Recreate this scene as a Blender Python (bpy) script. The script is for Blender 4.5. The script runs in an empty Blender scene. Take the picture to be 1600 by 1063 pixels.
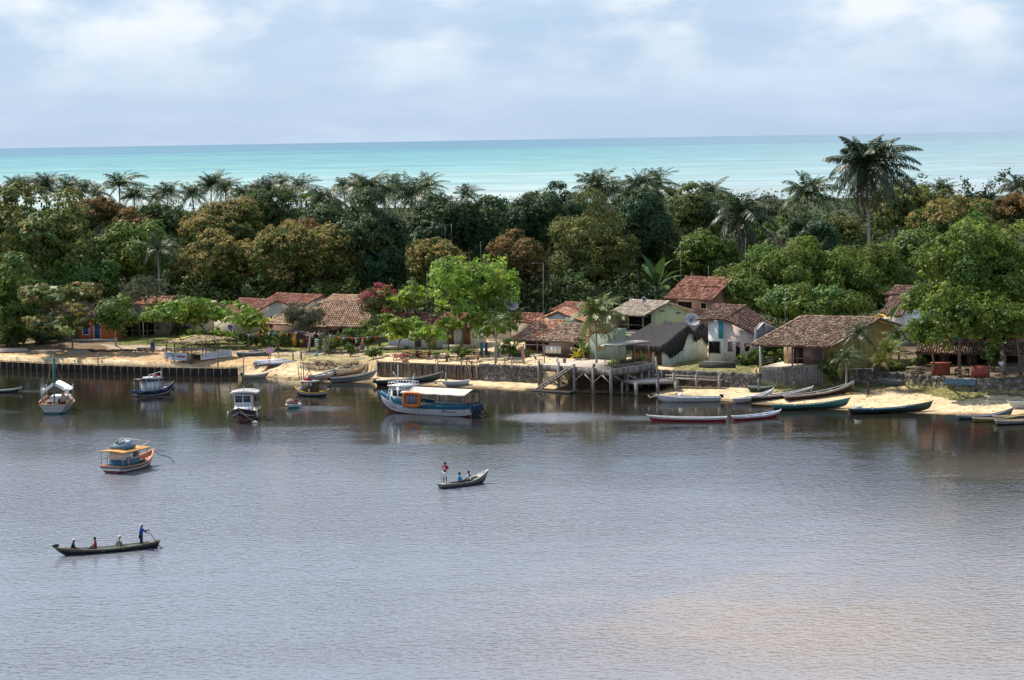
import bpy, math, random
import numpy as np
from mathutils import Vector, Matrix
random.seed(11)
rng = np.random.default_rng(11)
R = math.radians
scene = bpy.context.scene
COL = scene.collection

# ------------------------------------------------------------------ camera
F = 3600.0                      # focal length in photograph pixels (photo is 1600 wide)
CAM = np.array((0.0, 0.0, 30.0))
PITCH = math.atan(313.5 / F)
ROLL = R(0.969)
fw = np.array((0, math.cos(PITCH), -math.sin(PITCH)))
r0 = np.array((1.0, 0, 0)); u0 = np.array((0, math.sin(PITCH), math.cos(PITCH)))
rt = math.cos(ROLL) * r0 - math.sin(ROLL) * u0
up = math.cos(ROLL) * u0 + math.sin(ROLL) * r0
cd = bpy.data.cameras.new("camera"); cam = bpy.data.objects.new("camera", cd); COL.objects.link(cam)
cd.sensor_width = 36; cd.lens = 36 * F / 1600; cd.clip_start = 1; cd.clip_end = 300000
cam.matrix_world = Matrix(((rt[0], up[0], -fw[0], CAM[0]), (rt[1], up[1], -fw[1], CAM[1]), (rt[2], up[2], -fw[2], CAM[2]), (0, 0, 0, 1)))
scene.camera = cam

# ------------------------------------------------------------------ light
SUN_EL = R(53); SUN_AZ = R(-50)           # azimuth from +Y (into the picture), negative = from the left
sd = Vector((math.sin(SUN_AZ) * math.cos(SUN_EL), math.cos(SUN_AZ) * math.cos(SUN_EL), math.sin(SUN_EL)))
sl = bpy.data.lights.new("sun", 'SUN'); sl.energy = 5.0; sl.angle = R(0.5); sl.color = (1, 0.93, 0.82)
so = bpy.data.objects.new("sun", sl); COL.objects.link(so)
so.rotation_euler = sd.to_track_quat('Z', 'Y').to_euler()
world = bpy.data.worlds.new("World"); scene.world = world; world.use_nodes = True
wt = world.node_tree; wn = wt.nodes; wl = wt.links
bg = wn["Background"]
sky = wn.new("ShaderNodeTexSky"); sky.sky_type = 'NISHITA'; sky.sun_disc = False
sky.sun_elevation = SUN_EL; sky.sun_rotation = SUN_AZ; sky.air_density = 1.0; sky.dust_density = 0.6; sky.ozone_density = 2.0
tc = wn.new("ShaderNodeTexCoord")
def wnoise(scale, loc, detail, lo, hi, rough=0.55):
    mp = wn.new("ShaderNodeMapping"); mp.inputs['Scale'].default_value = scale; mp.inputs['Location'].default_value = loc
    wl.new(tc.outputs['Generated'], mp.inputs['Vector'])
    nz = wn.new("ShaderNodeTexNoise"); nz.inputs['Scale'].default_value = 1; nz.inputs['Detail'].default_value = detail; nz.inputs['Roughness'].default_value = rough
    wl.new(mp.outputs[0], nz.inputs['Vector'])
    mr = wn.new("ShaderNodeMapRange"); mr.interpolation_type = 'SMOOTHSTEP'
    mr.inputs['From Min'].default_value = lo; mr.inputs['From Max'].default_value = hi
    wl.new(nz.outputs['Fac'], mr.inputs['Value']); return mr.outputs[0]
veil = wnoise((11, 11, 48), (3, 1, 0.4), 5, 0.36, 0.72)          # thin streaky veil
puff = wnoise((20, 20, 42), (7.3, 2, 5.5), 7, 0.40, 0.68, 0.5)   # brighter cumulus
sx = wn.new("ShaderNodeSeparateXYZ"); wl.new(tc.outputs['Generated'], sx.inputs[0])
hi_ = wn.new("ShaderNodeMapRange"); hi_.inputs['From Min'].default_value = 0.016; hi_.inputs['From Max'].default_value = 0.052
wl.new(sx.outputs['Z'], hi_.inputs['Value'])
pm = wn.new("ShaderNodeMath"); pm.operation = 'MULTIPLY'; wl.new(puff, pm.inputs[0]); wl.new(hi_.outputs[0], pm.inputs[1])
def wmix(a, b, fac, k):
    m = wn.new("ShaderNodeMix"); m.data_type = 'RGBA'
    mu = wn.new("ShaderNodeMath"); mu.operation = 'MULTIPLY'; mu.inputs[1].default_value = k
    wl.new(fac, mu.inputs[0]); wl.new(mu.outputs[0], m.inputs['Factor'])
    for s, x in ((6, a), (7, b)):
        if isinstance(x, tuple): m.inputs[s].default_value = x
        else: wl.new(x, m.inputs[s])
    return m.outputs[2]
base = wn.new("ShaderNodeMix"); base.data_type = 'RGBA'; base.inputs['Factor'].default_value = 0.86
wl.new(sky.outputs[0], base.inputs[6])
el_ = wn.new("ShaderNodeMapRange"); el_.inputs['From Min'].default_value = 0.06; el_.inputs['From Max'].default_value = 0.45; el_.interpolation_type = 'SMOOTHSTEP'
vc = wn.new("ShaderNodeMix"); vc.data_type = 'RGBA'; vc.inputs[6].default_value = (3.65, 5.0, 6.85, 1); vc.inputs[7].default_value = (6.4, 7.3, 9.0, 1)
wl.new(el_.outputs[0], vc.inputs['Factor']); zn = wn.new("ShaderNodeMapRange"); zn.inputs['From Min'].default_value = 0.38; zn.inputs['From Max'].default_value = 0.68; zn.interpolation_type = 'SMOOTHSTEP'
vz = wn.new("ShaderNodeMix"); vz.data_type = 'RGBA'; vz.inputs[7].default_value = (2.6, 3.6, 5.4, 1); wl.new(vc.outputs[2], vz.inputs[6]); wl.new(zn.outputs[0], vz.inputs['Factor']); wl.new(vz.outputs[2], base.inputs[7])   # maritime haze over the blue
wl.new(sx.outputs['Z'], el_.inputs['Value']); wl.new(sx.outputs['Z'], zn.inputs['Value'])
fd = wn.new("ShaderNodeMapRange"); fd.inputs['From Min'].default_value = 0.060; fd.inputs['From Max'].default_value = 0.078; fd.inputs['To Min'].default_value = 1; fd.inputs['To Max'].default_value = 0; wl.new(sx.outputs['Z'], fd.inputs['Value'])
def fade(q):
    m = wn.new("ShaderNodeMath"); m.operation = 'MULTIPLY'; wl.new(q, m.inputs[0]); wl.new(fd.outputs[0], m.inputs[1]); return m.outputs[0]
s1 = wmix(base.outputs[2], (5.2, 6.2, 7.5, 1), fade(veil), 0.6)
s2 = wmix(s1, (7.6, 7.9, 8.2, 1), fade(pm.outputs[0]), 0.8)
wl.new(s2, bg.inputs['Color']); bg.inputs['Strength'].default_value = 0.092
scene.view_settings.view_transform = 'Standard'; scene.view_settings.look = 'None'
scene.view_settings.exposure = 0.5; scene.view_settings.gamma = 1.0
scene.cycles.max_bounces = 6; scene.cycles.transparent_max_bounces = 4; scene.cycles.diffuse_bounces = 3; scene.cycles.glossy_bounces = 3
scene.cycles.caustics_reflective = False; scene.cycles.caustics_refractive = False

# ------------------------------------------------------------------ pixel -> world
def ray(x, y):
    return fw * F + rt * (x - 800.0) - up * (y - 531.5)
def P(x, y, z=0.0):
    d = ray(x, y); return CAM + d * ((z - CAM[2]) / d[2])
def G(x, y, Y):
    d = ray(x, y); return CAM + d * (Y / d[1])
def px(p):
    q = np.asarray(p, float) - CAM; k = F / (q @ fw)
    return 800 + (q @ rt) * k, 531.5 - (q @ up) * k

# ------------------------------------------------------------------ materials
_M = {}
def _nodes(name):
    m = bpy.data.materials.new(name); m.use_nodes = True
    return m, m.node_tree.nodes, m.node_tree.links, m.node_tree.nodes["Principled BSDF"]
def mat(name, col, rough=0.75, spec=0.3, vary=0.25, scale=1.5, dirt=None, dirt_amt=0.5, bump=0.0, bscale=8.0, attr=False, stretch=(1, 1, 1), metallic=0.0, transl=0.0):
    """weathered paint / timber / plaster: colour with noise variation, optional dirt colour, optional bump"""
    if name in _M: return _M[name]
    m, n, l, b = _nodes(name)
    b.inputs['Roughness'].default_value = rough; b.inputs['Specular IOR Level'].default_value = spec; b.inputs['Metallic'].default_value = metallic
    g = n.new("ShaderNodeTexCoord"); mp = n.new("ShaderNodeMapping"); mp.inputs['Scale'].default_value = stretch
    l.new(g.outputs['Object'], mp.inputs['Vector'])
    nz = n.new("ShaderNodeTexNoise"); nz.inputs['Scale'].default_value = scale; nz.inputs['Detail'].default_value = 5; nz.inputs['Roughness'].default_value = 0.65
    l.new(mp.outputs[0], nz.inputs['Vector'])
    mr = n.new("ShaderNodeMapRange"); mr.inputs['From Min'].default_value = 0.3; mr.inputs['From Max'].default_value = 0.7
    mr.inputs['To Min'].default_value = 1 - vary; mr.inputs['To Max'].default_value = 1 + vary
    l.new(nz.outputs['Fac'], mr.inputs['Value'])
    mx = n.new("ShaderNodeMix"); mx.data_type = 'RGBA'; mx.blend_type = 'MULTIPLY'; mx.inputs['Factor'].default_value = 1
    if attr:
        at = n.new("ShaderNodeAttribute"); at.attribute_name = "Col"; l.new(at.outputs['Color'], mx.inputs[6])
    else:
        mx.inputs[6].default_value = (*col, 1)
    l.new(mr.outputs[0], mx.inputs[7]); out = mx.outputs[2]
    if dirt:
        n2 = n.new("ShaderNodeTexNoise"); n2.inputs['Scale'].default_value = scale * 2.3; n2.inputs['Detail'].default_value = 6; n2.inputs['Roughness'].default_value = 0.7
        l.new(mp.outputs[0], n2.inputs['Vector'])
        r2 = n.new("ShaderNodeMapRange"); r2.inputs['From Min'].default_value = 0.5; r2.inputs['From Max'].default_value = 0.68; r2.inputs['To Max'].default_value = dirt_amt
        l.new(n2.outputs['Fac'], r2.inputs['Value'])
        m2 = n.new("ShaderNodeMix"); m2.data_type = 'RGBA'; l.new(r2.outputs[0], m2.inputs['Factor']); l.new(out, m2.inputs[6]); m2.inputs[7].default_value = (*dirt, 1)
        out = m2.outputs[2]
    l.new(out, b.inputs['Base Color'])
    if bump:
        n3 = n.new("ShaderNodeTexNoise"); n3.inputs['Scale'].default_value = bscale; n3.inputs['Detail'].default_value = 4; l.new(mp.outputs[0], n3.inputs['Vector'])
        bp = n.new("ShaderNodeBump"); bp.inputs['Strength'].default_value = bump; bp.inputs['Distance'].default_value = 0.1
        l.new(n3.outputs['Fac'], bp.inputs['Height']); l.new(bp.outputs[0], b.inputs['Normal'])
    if transl:
        t = n.new("ShaderNodeBsdfTranslucent"); l.new(out, t.inputs['Color']); ms = n.new("ShaderNodeMixShader"); ms.inputs[0].default_value = transl
        l.new(b.outputs[0], ms.inputs[1]); l.new(t.outputs[0], ms.inputs[2]); l.new(ms.outputs[0], n["Material Output"].inputs['Surface'])
    _M[name] = m; return m

# ------------------------------------------------------------------ mesh builder
class MB:
    def __init__(s): s.v = []; s.f = []; s.m = []; s.c = []; s.n = 0; s.hc = False
    def add(s, v, f, m=0, c=None):
        v = np.asarray(v, float).reshape(-1, 3); s.v.append(v)
        if isinstance(f, np.ndarray): s.f.append(f + s.n); nf = len(f)
        else: s.f.append([[i + s.n for i in q] for q in f]); nf = len(f)
        s.m.append(np.full(nf, m) if np.isscalar(m) else np.asarray(m))
        if c is None: cc = np.ones((len(v), 4))
        else:
            s.hc = True; c = np.asarray(c, float)
            cc = np.ones((len(v), 4)); cc[:, :3] = c
        s.c.append(cc); s.n += len(v); return s
    def box(s, c, d, m=0, rz=0.0, col=None, tilt=None):
        x, y, z = np.asarray(d) / 2.0
        v = np.array([(i * x, j * y, k * z) for k in (-1, 1) for j in (-1, 1) for i in (-1, 1)])
        if tilt is not None: v = v @ np.array(Matrix.Rotation(tilt[0], 3, tilt[1])).T
        if rz: a, b = math.cos(rz), math.sin(rz); v = v @ np.array(((a, b, 0), (-b, a, 0), (0, 0, 1)))
        return s.add(v + np.asarray(c), [(0, 2, 3, 1), (4, 5, 7, 6), (0, 1, 5, 4), (2, 6, 7, 3), (0, 4, 6, 2), (1, 3, 7, 5)], m, col)
    def bar(s, a, b, w, h=None, m=0, col=None):
        """rectangular beam from a to b"""
        h = h or w; a = np.asarray(a, float); b = np.asarray(b, float); d = b - a; d /= max(1e-9, np.linalg.norm(d))
        ref = np.array((0, 0, 1.0)) if abs(d[2]) < 0.95 else np.array((0, 1.0, 0))
        e = np.cross(d, ref); e /= np.linalg.norm(e); g = np.cross(e, d)
        v = [p + e * i * w / 2 + g * j * h / 2 for p in (a, b) for i, j in ((-1, -1), (1, -1), (1, 1), (-1, 1))]
        return s.add(v, [(0, 1, 2, 3), (7, 6, 5, 4), (0, 4, 5, 1), (1, 5, 6, 2), (2, 6, 7, 3), (3, 7, 4, 0)], m, col)
    def tube(s, pts, rad, n=7, m=0, col=None, cap=True):
        pts = np.asarray(pts, float); k = len(pts); rad = np.full(k, rad) if np.isscalar(rad) else np.asarray(rad, float)
        t = np.gradient(pts, axis=0); t /= np.maximum(1e-9, np.linalg.norm(t, axis=1))[:, None]
        ref = np.array((0.0, 1, 0)) if abs(t[0][2]) > 0.7 else np.array((0.0, 0, 1))
        e = np.cross(t, ref); e /= np.maximum(1e-9, np.linalg.norm(e, axis=1))[:, None]; g = np.cross(t, e)
        a = np.arange(n) * 2 * math.pi / n
        v = (pts[:, None, :] + rad[:, None, None] * (np.cos(a)[None, :, None] * e[:, None, :] + np.sin(a)[None, :, None] * g[:, None, :])).reshape(-1, 3)
        f = [(i * n + j, i * n + (j + 1) % n, (i + 1) * n + (j + 1) % n, (i + 1) * n + j) for i in range(k - 1) for j in range(n)]
        if cap: f += [tuple(range(n))[::-1], tuple(range((k - 1) * n, k * n))]
        return s.add(v, f, m, col)
    def ball(s, c, r, m=0, nu=10, nv=7, col=None, lo=-1.0, jit=0.0):
        r = np.full(3, r) if np.isscalar(r) else np.asarray(r, float)
        th = np.linspace(math.asin(max(-1, lo)) if lo > -1 else -math.pi / 2, math.pi / 2, nv); ph = np.arange(nu) * 2 * math.pi / nu
        v = np.array([(math.cos(t) * math.cos(p), math.cos(t) * math.sin(p), math.sin(t)) for t in th for p in ph])
        if jit: v = v * (1 + jit * (rng.random((len(v), 1)) - 0.5))
        f = [(i * nu + j, i * nu + (j + 1) % nu, (i + 1) * nu + (j + 1) % nu, (i + 1) * nu + j) for i in range(nv - 1) for j in range(nu)]
        return s.add(v * r + np.asarray(c), f, m, col)
    def grid(s, pts, m=0, flip=False, col=None, wrap=False):
        """pts: array (rows, cols, 3)"""
        pts = np.asarray(pts, float); a, b = pts.shape[:2]; f = []
        for i in range(a - 1):
            for j in range(b if wrap else b - 1):
                q = (i * b + j, i * b + (j + 1) % b, (i + 1) * b + (j + 1) % b, (i + 1) * b + j); f.append(q[::-1] if flip else q)
        return s.add(pts.reshape(-1, 3), f, m, col)
    def slab(s, quad, th, m=0, col=None):
        """a quad (4 points) given thickness th downward"""
        q = np.asarray(quad, float); lo = q - np.array((0, 0, th))
        return s.add(np.vstack((q, lo)), [(0, 1, 2, 3), (7, 6, 5, 4), (0, 4, 5, 1), (1, 5, 6, 2), (2, 6, 7, 3), (3, 7, 4, 0)], m, col)
    def prism(s, poly, off, m=0, col=None):
        """extrude a planar polygon by the vector off"""
        p = np.asarray(poly, float); k = len(p); q = p + np.asarray(off, float)
        f = [tuple(range(k))[::-1], tuple(range(k, 2 * k))] + [(i, (i + 1) % k, k + (i + 1) % k, k + i) for i in range(k)]
        return s.add(np.vstack((p, q)), f, m, col)
    def mesh(s, name, mats, smooth=False):
        me = bpy.data.meshes.new(name); V = np.vstack(s.v)
        lens = []; loops = []
        for f in s.f:
            if isinstance(f, np.ndarray): lens.append(np.full(len(f), f.shape[1])); loops.append(f.ravel())
            else: lens.append(np.array([len(q) for q in f])); loops.append(np.array([i for q in f for i in q]))
        lens = np.concatenate(lens); loops = np.concatenate(loops)
        me.vertices.add(len(V)); me.vertices.foreach_set("co", V.ravel())
        me.loops.add(len(loops)); me.loops.foreach_set("vertex_index", loops.astype(np.int32))
        me.polygons.add(len(lens)); me.polygons.foreach_set("loop_start", np.concatenate(([0], np.cumsum(lens)[:-1])).astype(np.int32))
        me.polygons.foreach_set("material_index", np.concatenate(s.m).astype(np.int32))
        if smooth: me.polygons.foreach_set("use_smooth", np.ones(len(lens), bool))
        if s.hc:
            a = me.color_attributes.new("Col", 'FLOAT_COLOR', 'POINT'); a.data.foreach_set("color", np.vstack(s.c).astype(np.float32).ravel())
        for m in (mats if isinstance(mats, (list, tuple)) else [mats]): me.materials.append(m)
        me.update(calc_edges=True); return me
    def build(s, name, mats, parent=None, smooth=False):
        o = bpy.data.objects.new(name, s.mesh(name, mats, smooth)); COL.objects.link(o)
        if parent is not None: o.parent = parent
        return o
def tag(o, label, cat, group=None, kind=None):
    if label: o["label"] = label
    if cat: o["category"] = cat
    if group: o["group"] = group
    if kind: o["kind"] = kind
    return o
def thing(name, label, cat, loc=(0, 0, 0), rz=0.0, group=None):
    o = bpy.data.objects.new(name, None); COL.objects.link(o); o.empty_display_size = 0.3
    o.location = [float(q) for q in loc]; o.rotation_euler = (0, 0, rz)
    return tag(o, label, cat, group)
def structure(o): o["kind"] = "structure"; return o
def copy_tree(o, parent=None):
    c = o.copy(); COL.objects.link(c)
    if parent is not None: c.parent = parent
    for ch in list(o.children): copy_tree(ch, c)
    return c
def jit(a): return (random.random() - 0.5) * 2 * a
# ------------------------------------------------------------------ terrain
# column: photo x, shoreline y, y of the bank / retaining wall foot, height at its foot, height of the ground above it, width of the step
TER = [(-700, 556, 556, -0.5, 1.15, 0.2), (0, 577, 576.6, -0.5, 1.15, 0.2), (150, 583.5, 583, -0.5, 1.15, 0.2), (300, 588, 587.5, -0.5, 1.15, 0.2), (362, 589, 588, -0.3, 1.1, 0.3),
       (425, 590, 577, 0.75, 1.2, 2.5), (470, 594, 574, 1.0, 1.5, 1.6), (500, 597, 573, 1.0, 1.7, 1.0), (560, 598, 575, 0.9, 1.8, 1.0), (588, 599, 587.5, 0.45, 2.1, 0.4),
       (748, 607, 594, 0.5, 2.25, 0.4), (843, 612, 599, 0.5, 2.45, 0.4), (950, 614, 601, 0.5, 2.5, 0.4), (1060, 620, 603, 0.6, 2.3, 0.4), (1185, 632, 606, 0.8, 2.4, 0.4), (1290, 640, 604, 0.85, 2.2, 0.4),
       (1340, 642, 601, 0.9, 2.2, 0.4), (1400, 645, 601, 0.95, 2.25, 0.4), (1480, 648, 610.5, 1.0, 2.45, 0.4), (1600, 653, 617, 1.0, 2.55, 0.4), (2300, 690, 655, 1.0, 2.55, 0.4)]
_sh = np.array([P(a[0], a[1], 0)[:2] for a in TER]); _wl = np.array([P(a[0], a[2], a[3])[:2] for a in TER])
def y_shore(X): return np.interp(X, _sh[:, 0], _sh[:, 1])
def y_wall(X): return np.interp(X, _wl[:, 0], _wl[:, 1])
def _ti(X, k): return np.interp(X, _wl[:, 0], [a[k] for a in TER])
def hz(X, Y):
    X = np.asarray(X, float); Y = np.asarray(Y, float)
    ys = y_shore(X); yw = np.maximum(y_wall(X), ys + 0.05); hb = _ti(X, 3); ht = _ti(X, 4); st = _ti(X, 5)
    t = np.clip((Y - ys) / (yw - ys), -8, 1)
    beach = np.where(t > 0, hb * np.clip(t, 0, 1) ** 0.85, np.maximum(-2.5, 0.12 * (Y - ys)))
    beach = np.where(hb < 0, np.minimum(-0.4, 0.2 * (Y - ys)), beach)
    s = np.clip((Y - yw) / st, 0, 1); s = s * s * (3 - 2 * s)
    d = np.maximum(0, Y - yw - st)
    lim = np.where(ht < 1.3, 1.1, 0.6)
    terr = ht + lim * (1 - np.exp(-d * 0.05 / lim)) + 2.0 * np.clip((d - 25) / 120, 0, 1)
    h = beach * (1 - s) + terr * s
    sea = np.clip((Y - 900) / 200, 0, 1)
    return h * (1 - sea) - 2.0 * sea
def Gd(x, y):
    """ground point seen at a photo pixel"""
    z = 1.5
    for _ in range(25):
        p = P(x, y, z); z += 0.6 * (float(hz(p[0], p[1])) - z)
    return p
xs = np.concatenate((np.arange(-330, -100, 10), np.arange(-100, 82, 0.5), np.arange(82, 330, 10)))
def inpoly(poly, X, Y):
    c = np.zeros(X.shape, bool); n = len(poly)
    for i in range(n):
        x1, y1 = poly[i]; x2, y2 = poly[(i + 1) % n]
        cond = (y1 > Y) != (y2 > Y)
        c ^= cond & (X < (x2 - x1) * (Y - y1) / (y2 - y1 + 1e-12) + x1)
    return c
def build_ground():
    k = np.concatenate((np.linspace(-40, -2, 10), np.arange(-2, 46, 0.4), np.arange(46, 120, 4), np.arange(120, 900, 40)))
    X = np.repeat(xs[None, :], len(k), 0); Y = y_shore(xs)[None, :] + k[:, None]
    Z = hz(X, Y)
    bump = (np.sin(X * 0.9 + Y * 0.35) * np.sin(Y * 0.8 - X * 0.2) + 0.6 * np.sin(X * 2.3 + 1) * np.sin(Y * 1.9 + X * 0.7)) * 0.05
    d = Y - y_shore(X); Z = Z + bump * np.clip(d / 3, 0, 1)
    # sand / grass / earth, mapped on the ground as the place has them; deck shade painted in too
    PXx = 800 + F * X / Y; PY = 531.5 + F * ((30 - Z) / Y) - 313.5 - 0.0169 * (PXx - 800)
    n1 = np.sin(X * 0.55 + 2) * np.sin(Y * 0.42) + 0.6 * np.sin(X * 1.3 + Y * 1.1) + 0.4 * np.sin(X * 3.1 - Y * 2.3) + 0.3 * rng.standard_normal(X.shape)
    sand = np.array((0.60, 0.455, 0.275)); ochre = np.array((0.40, 0.25, 0.12)); grass = np.array((0.105, 0.125, 0.03)); dry = np.array((0.24, 0.21, 0.09)); earth = np.array((0.10, 0.075, 0.05)); wet = np.array((0.15, 0.105, 0.06)); path = np.array((0.42, 0.33, 0.25))
    C = np.empty(X.shape + (3,)); C[:] = sand
    PYn = PY + n1 * 1.6; PXn = PXx + n1 * 6
    def paint(poly, col, w=1.0):
        m = inpoly(poly, PXn, PYn)[..., None] * w; C[:] = C * (1 - m) + col * m
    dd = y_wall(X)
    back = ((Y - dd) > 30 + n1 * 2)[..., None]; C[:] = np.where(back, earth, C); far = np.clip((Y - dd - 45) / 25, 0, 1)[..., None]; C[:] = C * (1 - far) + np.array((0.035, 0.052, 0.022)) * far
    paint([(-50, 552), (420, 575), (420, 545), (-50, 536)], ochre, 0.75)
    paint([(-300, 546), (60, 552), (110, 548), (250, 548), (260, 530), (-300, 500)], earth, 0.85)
    paint([(160, 548), (345, 548), (345, 538), (160, 538)], path, 0.8)
    paint([(185, 539), (600, 555), (610, 500), (185, 500)], grass, 0.9)
    paint([(345, 553), (470, 558), (590, 553), (700, 548), (700, 544), (560, 547), (440, 548), (345, 548)], path, 0.85)
    paint([(430, 562), (590, 570), (590, 557), (430, 555)], dry, 0.7)
    paint([(590, 553), (740, 553), (740, 530), (590, 530)], grass, 0.9)
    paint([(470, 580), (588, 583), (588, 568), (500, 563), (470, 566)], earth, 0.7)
    paint([(1050, 590), (1180, 590), (1180, 560), (1050, 560)], grass, 0.8)
    paint([(1178, 612), (1330, 617), (1390, 613), (1440, 615), (1500, 628), (1530, 627), (1560, 618), (1700, 624), (1700, 590), (1178, 590)], dry * 0.5 + grass * 0.6, 0.9)
    paint([(1395, 598), (1440, 612), (1380, 625), (1330, 616)], sand, 0.7)
    paint([(1300, 600), (1700, 606), (1700, 540), (1300, 540)], earth, 0.9)
    paint([(862, 622), (866, 600), (900, 588), (1040, 588), (1045, 606), (1012, 622)], np.array((0.035, 0.03, 0.026)), 0.95)  # dark mud and rock, with the shade under the deck painted in
    wl_ = np.clip(1.2 - (d + 0.35 * n1) / 1.7, 0, 1)[..., None]; C[:] = C * (1 - wl_) + wet * wl_
    C *= (1 + 0.10 * n1[..., None] * 0.5)
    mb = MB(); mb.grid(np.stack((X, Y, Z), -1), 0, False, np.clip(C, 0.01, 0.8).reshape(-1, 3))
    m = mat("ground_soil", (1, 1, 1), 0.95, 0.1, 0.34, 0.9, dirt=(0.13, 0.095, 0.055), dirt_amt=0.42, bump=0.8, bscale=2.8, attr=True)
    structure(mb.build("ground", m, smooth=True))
build_ground()

# ------------------------------------------------------------------ water
def water_material():
    m, n, l, b = _nodes("river_water")
    b.inputs['Roughness'].default_value = 0.06; b.inputs['IOR'].default_value = 1.5; b.inputs['Specular IOR Level'].default_value = 0.5
    at = n.new("ShaderNodeAttribute"); at.attribute_name = "Col"
    sp = n.new("ShaderNodeSeparateColor"); l.new(at.outputs['Color'], sp.inputs[0])
    pos = n.new("ShaderNodeNewGeometry")
    def nz(scale, sx_, sy_, det, rough=0.5):
        mp = n.new("ShaderNodeMapping"); mp.inputs['Scale'].default_value = (sx_, sy_, 1); l.new(pos.outputs['Position'], mp.inputs['Vector'])
        t = n.new("ShaderNodeTexNoise"); t.inputs['Scale'].default_value = scale; t.inputs['Detail'].default_value = det; t.inputs['Roughness'].default_value = rough
        l.new(mp.outputs[0], t.inputs['Vector']); return t.outputs['Fac']
    def math_(op, a, b_):
        t = n.new("ShaderNodeMath"); t.operation = op
        for i, q in enumerate((a, b_)):
            if isinstance(q, (int, float)): t.inputs[i].default_value = q
            else: l.new(q, t.inputs[i])
        return t.outputs[0]
    # wind patches: R = how rippled, broken up by streaky noise
    streak = nz(0.06, 0.30, 1.3, 8, 0.72)
    rip = math_('ADD', sp.outputs[0], math_('MULTIPLY', math_('SUBTRACT', streak, 0.5), 2.4))
    mr = n.new("ShaderNodeMapRange"); mr.interpolation_type = 'SMOOTHSTEP'; mr.inputs['From Min'].default_value = 0.15; mr.inputs['From Max'].default_value = 0.85
    l.new(rip, mr.inputs['Value'])
    small = nz(2.0, 0.8, 1.0, 2, 0.5); mid = nz(0.5, 0.7, 1.0, 2)
    h = math_('ADD', math_('MULTIPLY', small, 0.17), math_('MULTIPLY', mid, 0.10))
    bp = n.new("ShaderNodeBump"); bp.inputs['Distance'].default_value = 1.0; l.new(h, bp.inputs['Height'])
    lane = nz(0.035, 0.25, 1.0, 5, 0.65); lm = n.new('ShaderNodeMapRange'); lm.inputs['From Min'].default_value = 0.35; lm.inputs['From Max'].default_value = 0.68; lm.inputs['To Min'].default_value = 0.30; lm.inputs['To Max'].default_value = 1.25; l.new(lane, lm.inputs['Value'])
    st = math_('ADD', math_('MULTIPLY', math_('MULTIPLY', mr.outputs[0], lm.outputs[0]), 0.85), 0.07); l.new(st, bp.inputs['Strength'])
    l.new(bp.outputs[0], b.inputs['Normal'])
    l.new(math_('ADD', math_('MULTIPLY', mr.outputs[0], 0.07), 0.05), b.inputs['Roughness'])
    # brown river, paler over the shallows (G); lilac sky sheen painted where rippled (R)
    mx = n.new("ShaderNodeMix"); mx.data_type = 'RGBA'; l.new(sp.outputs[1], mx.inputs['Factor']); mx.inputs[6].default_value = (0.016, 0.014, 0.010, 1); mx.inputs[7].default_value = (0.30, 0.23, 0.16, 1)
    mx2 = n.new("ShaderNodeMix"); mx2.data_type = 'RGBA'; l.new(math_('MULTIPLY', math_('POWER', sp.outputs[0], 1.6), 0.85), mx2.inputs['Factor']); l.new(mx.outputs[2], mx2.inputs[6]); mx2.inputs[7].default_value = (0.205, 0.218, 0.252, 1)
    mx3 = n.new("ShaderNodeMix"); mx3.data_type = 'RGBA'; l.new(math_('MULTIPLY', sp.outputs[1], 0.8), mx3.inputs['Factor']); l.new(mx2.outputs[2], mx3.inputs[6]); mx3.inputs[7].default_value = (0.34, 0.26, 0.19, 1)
    l.new(mx3.outputs[2], b.inputs['Base Color'])
    return m
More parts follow.
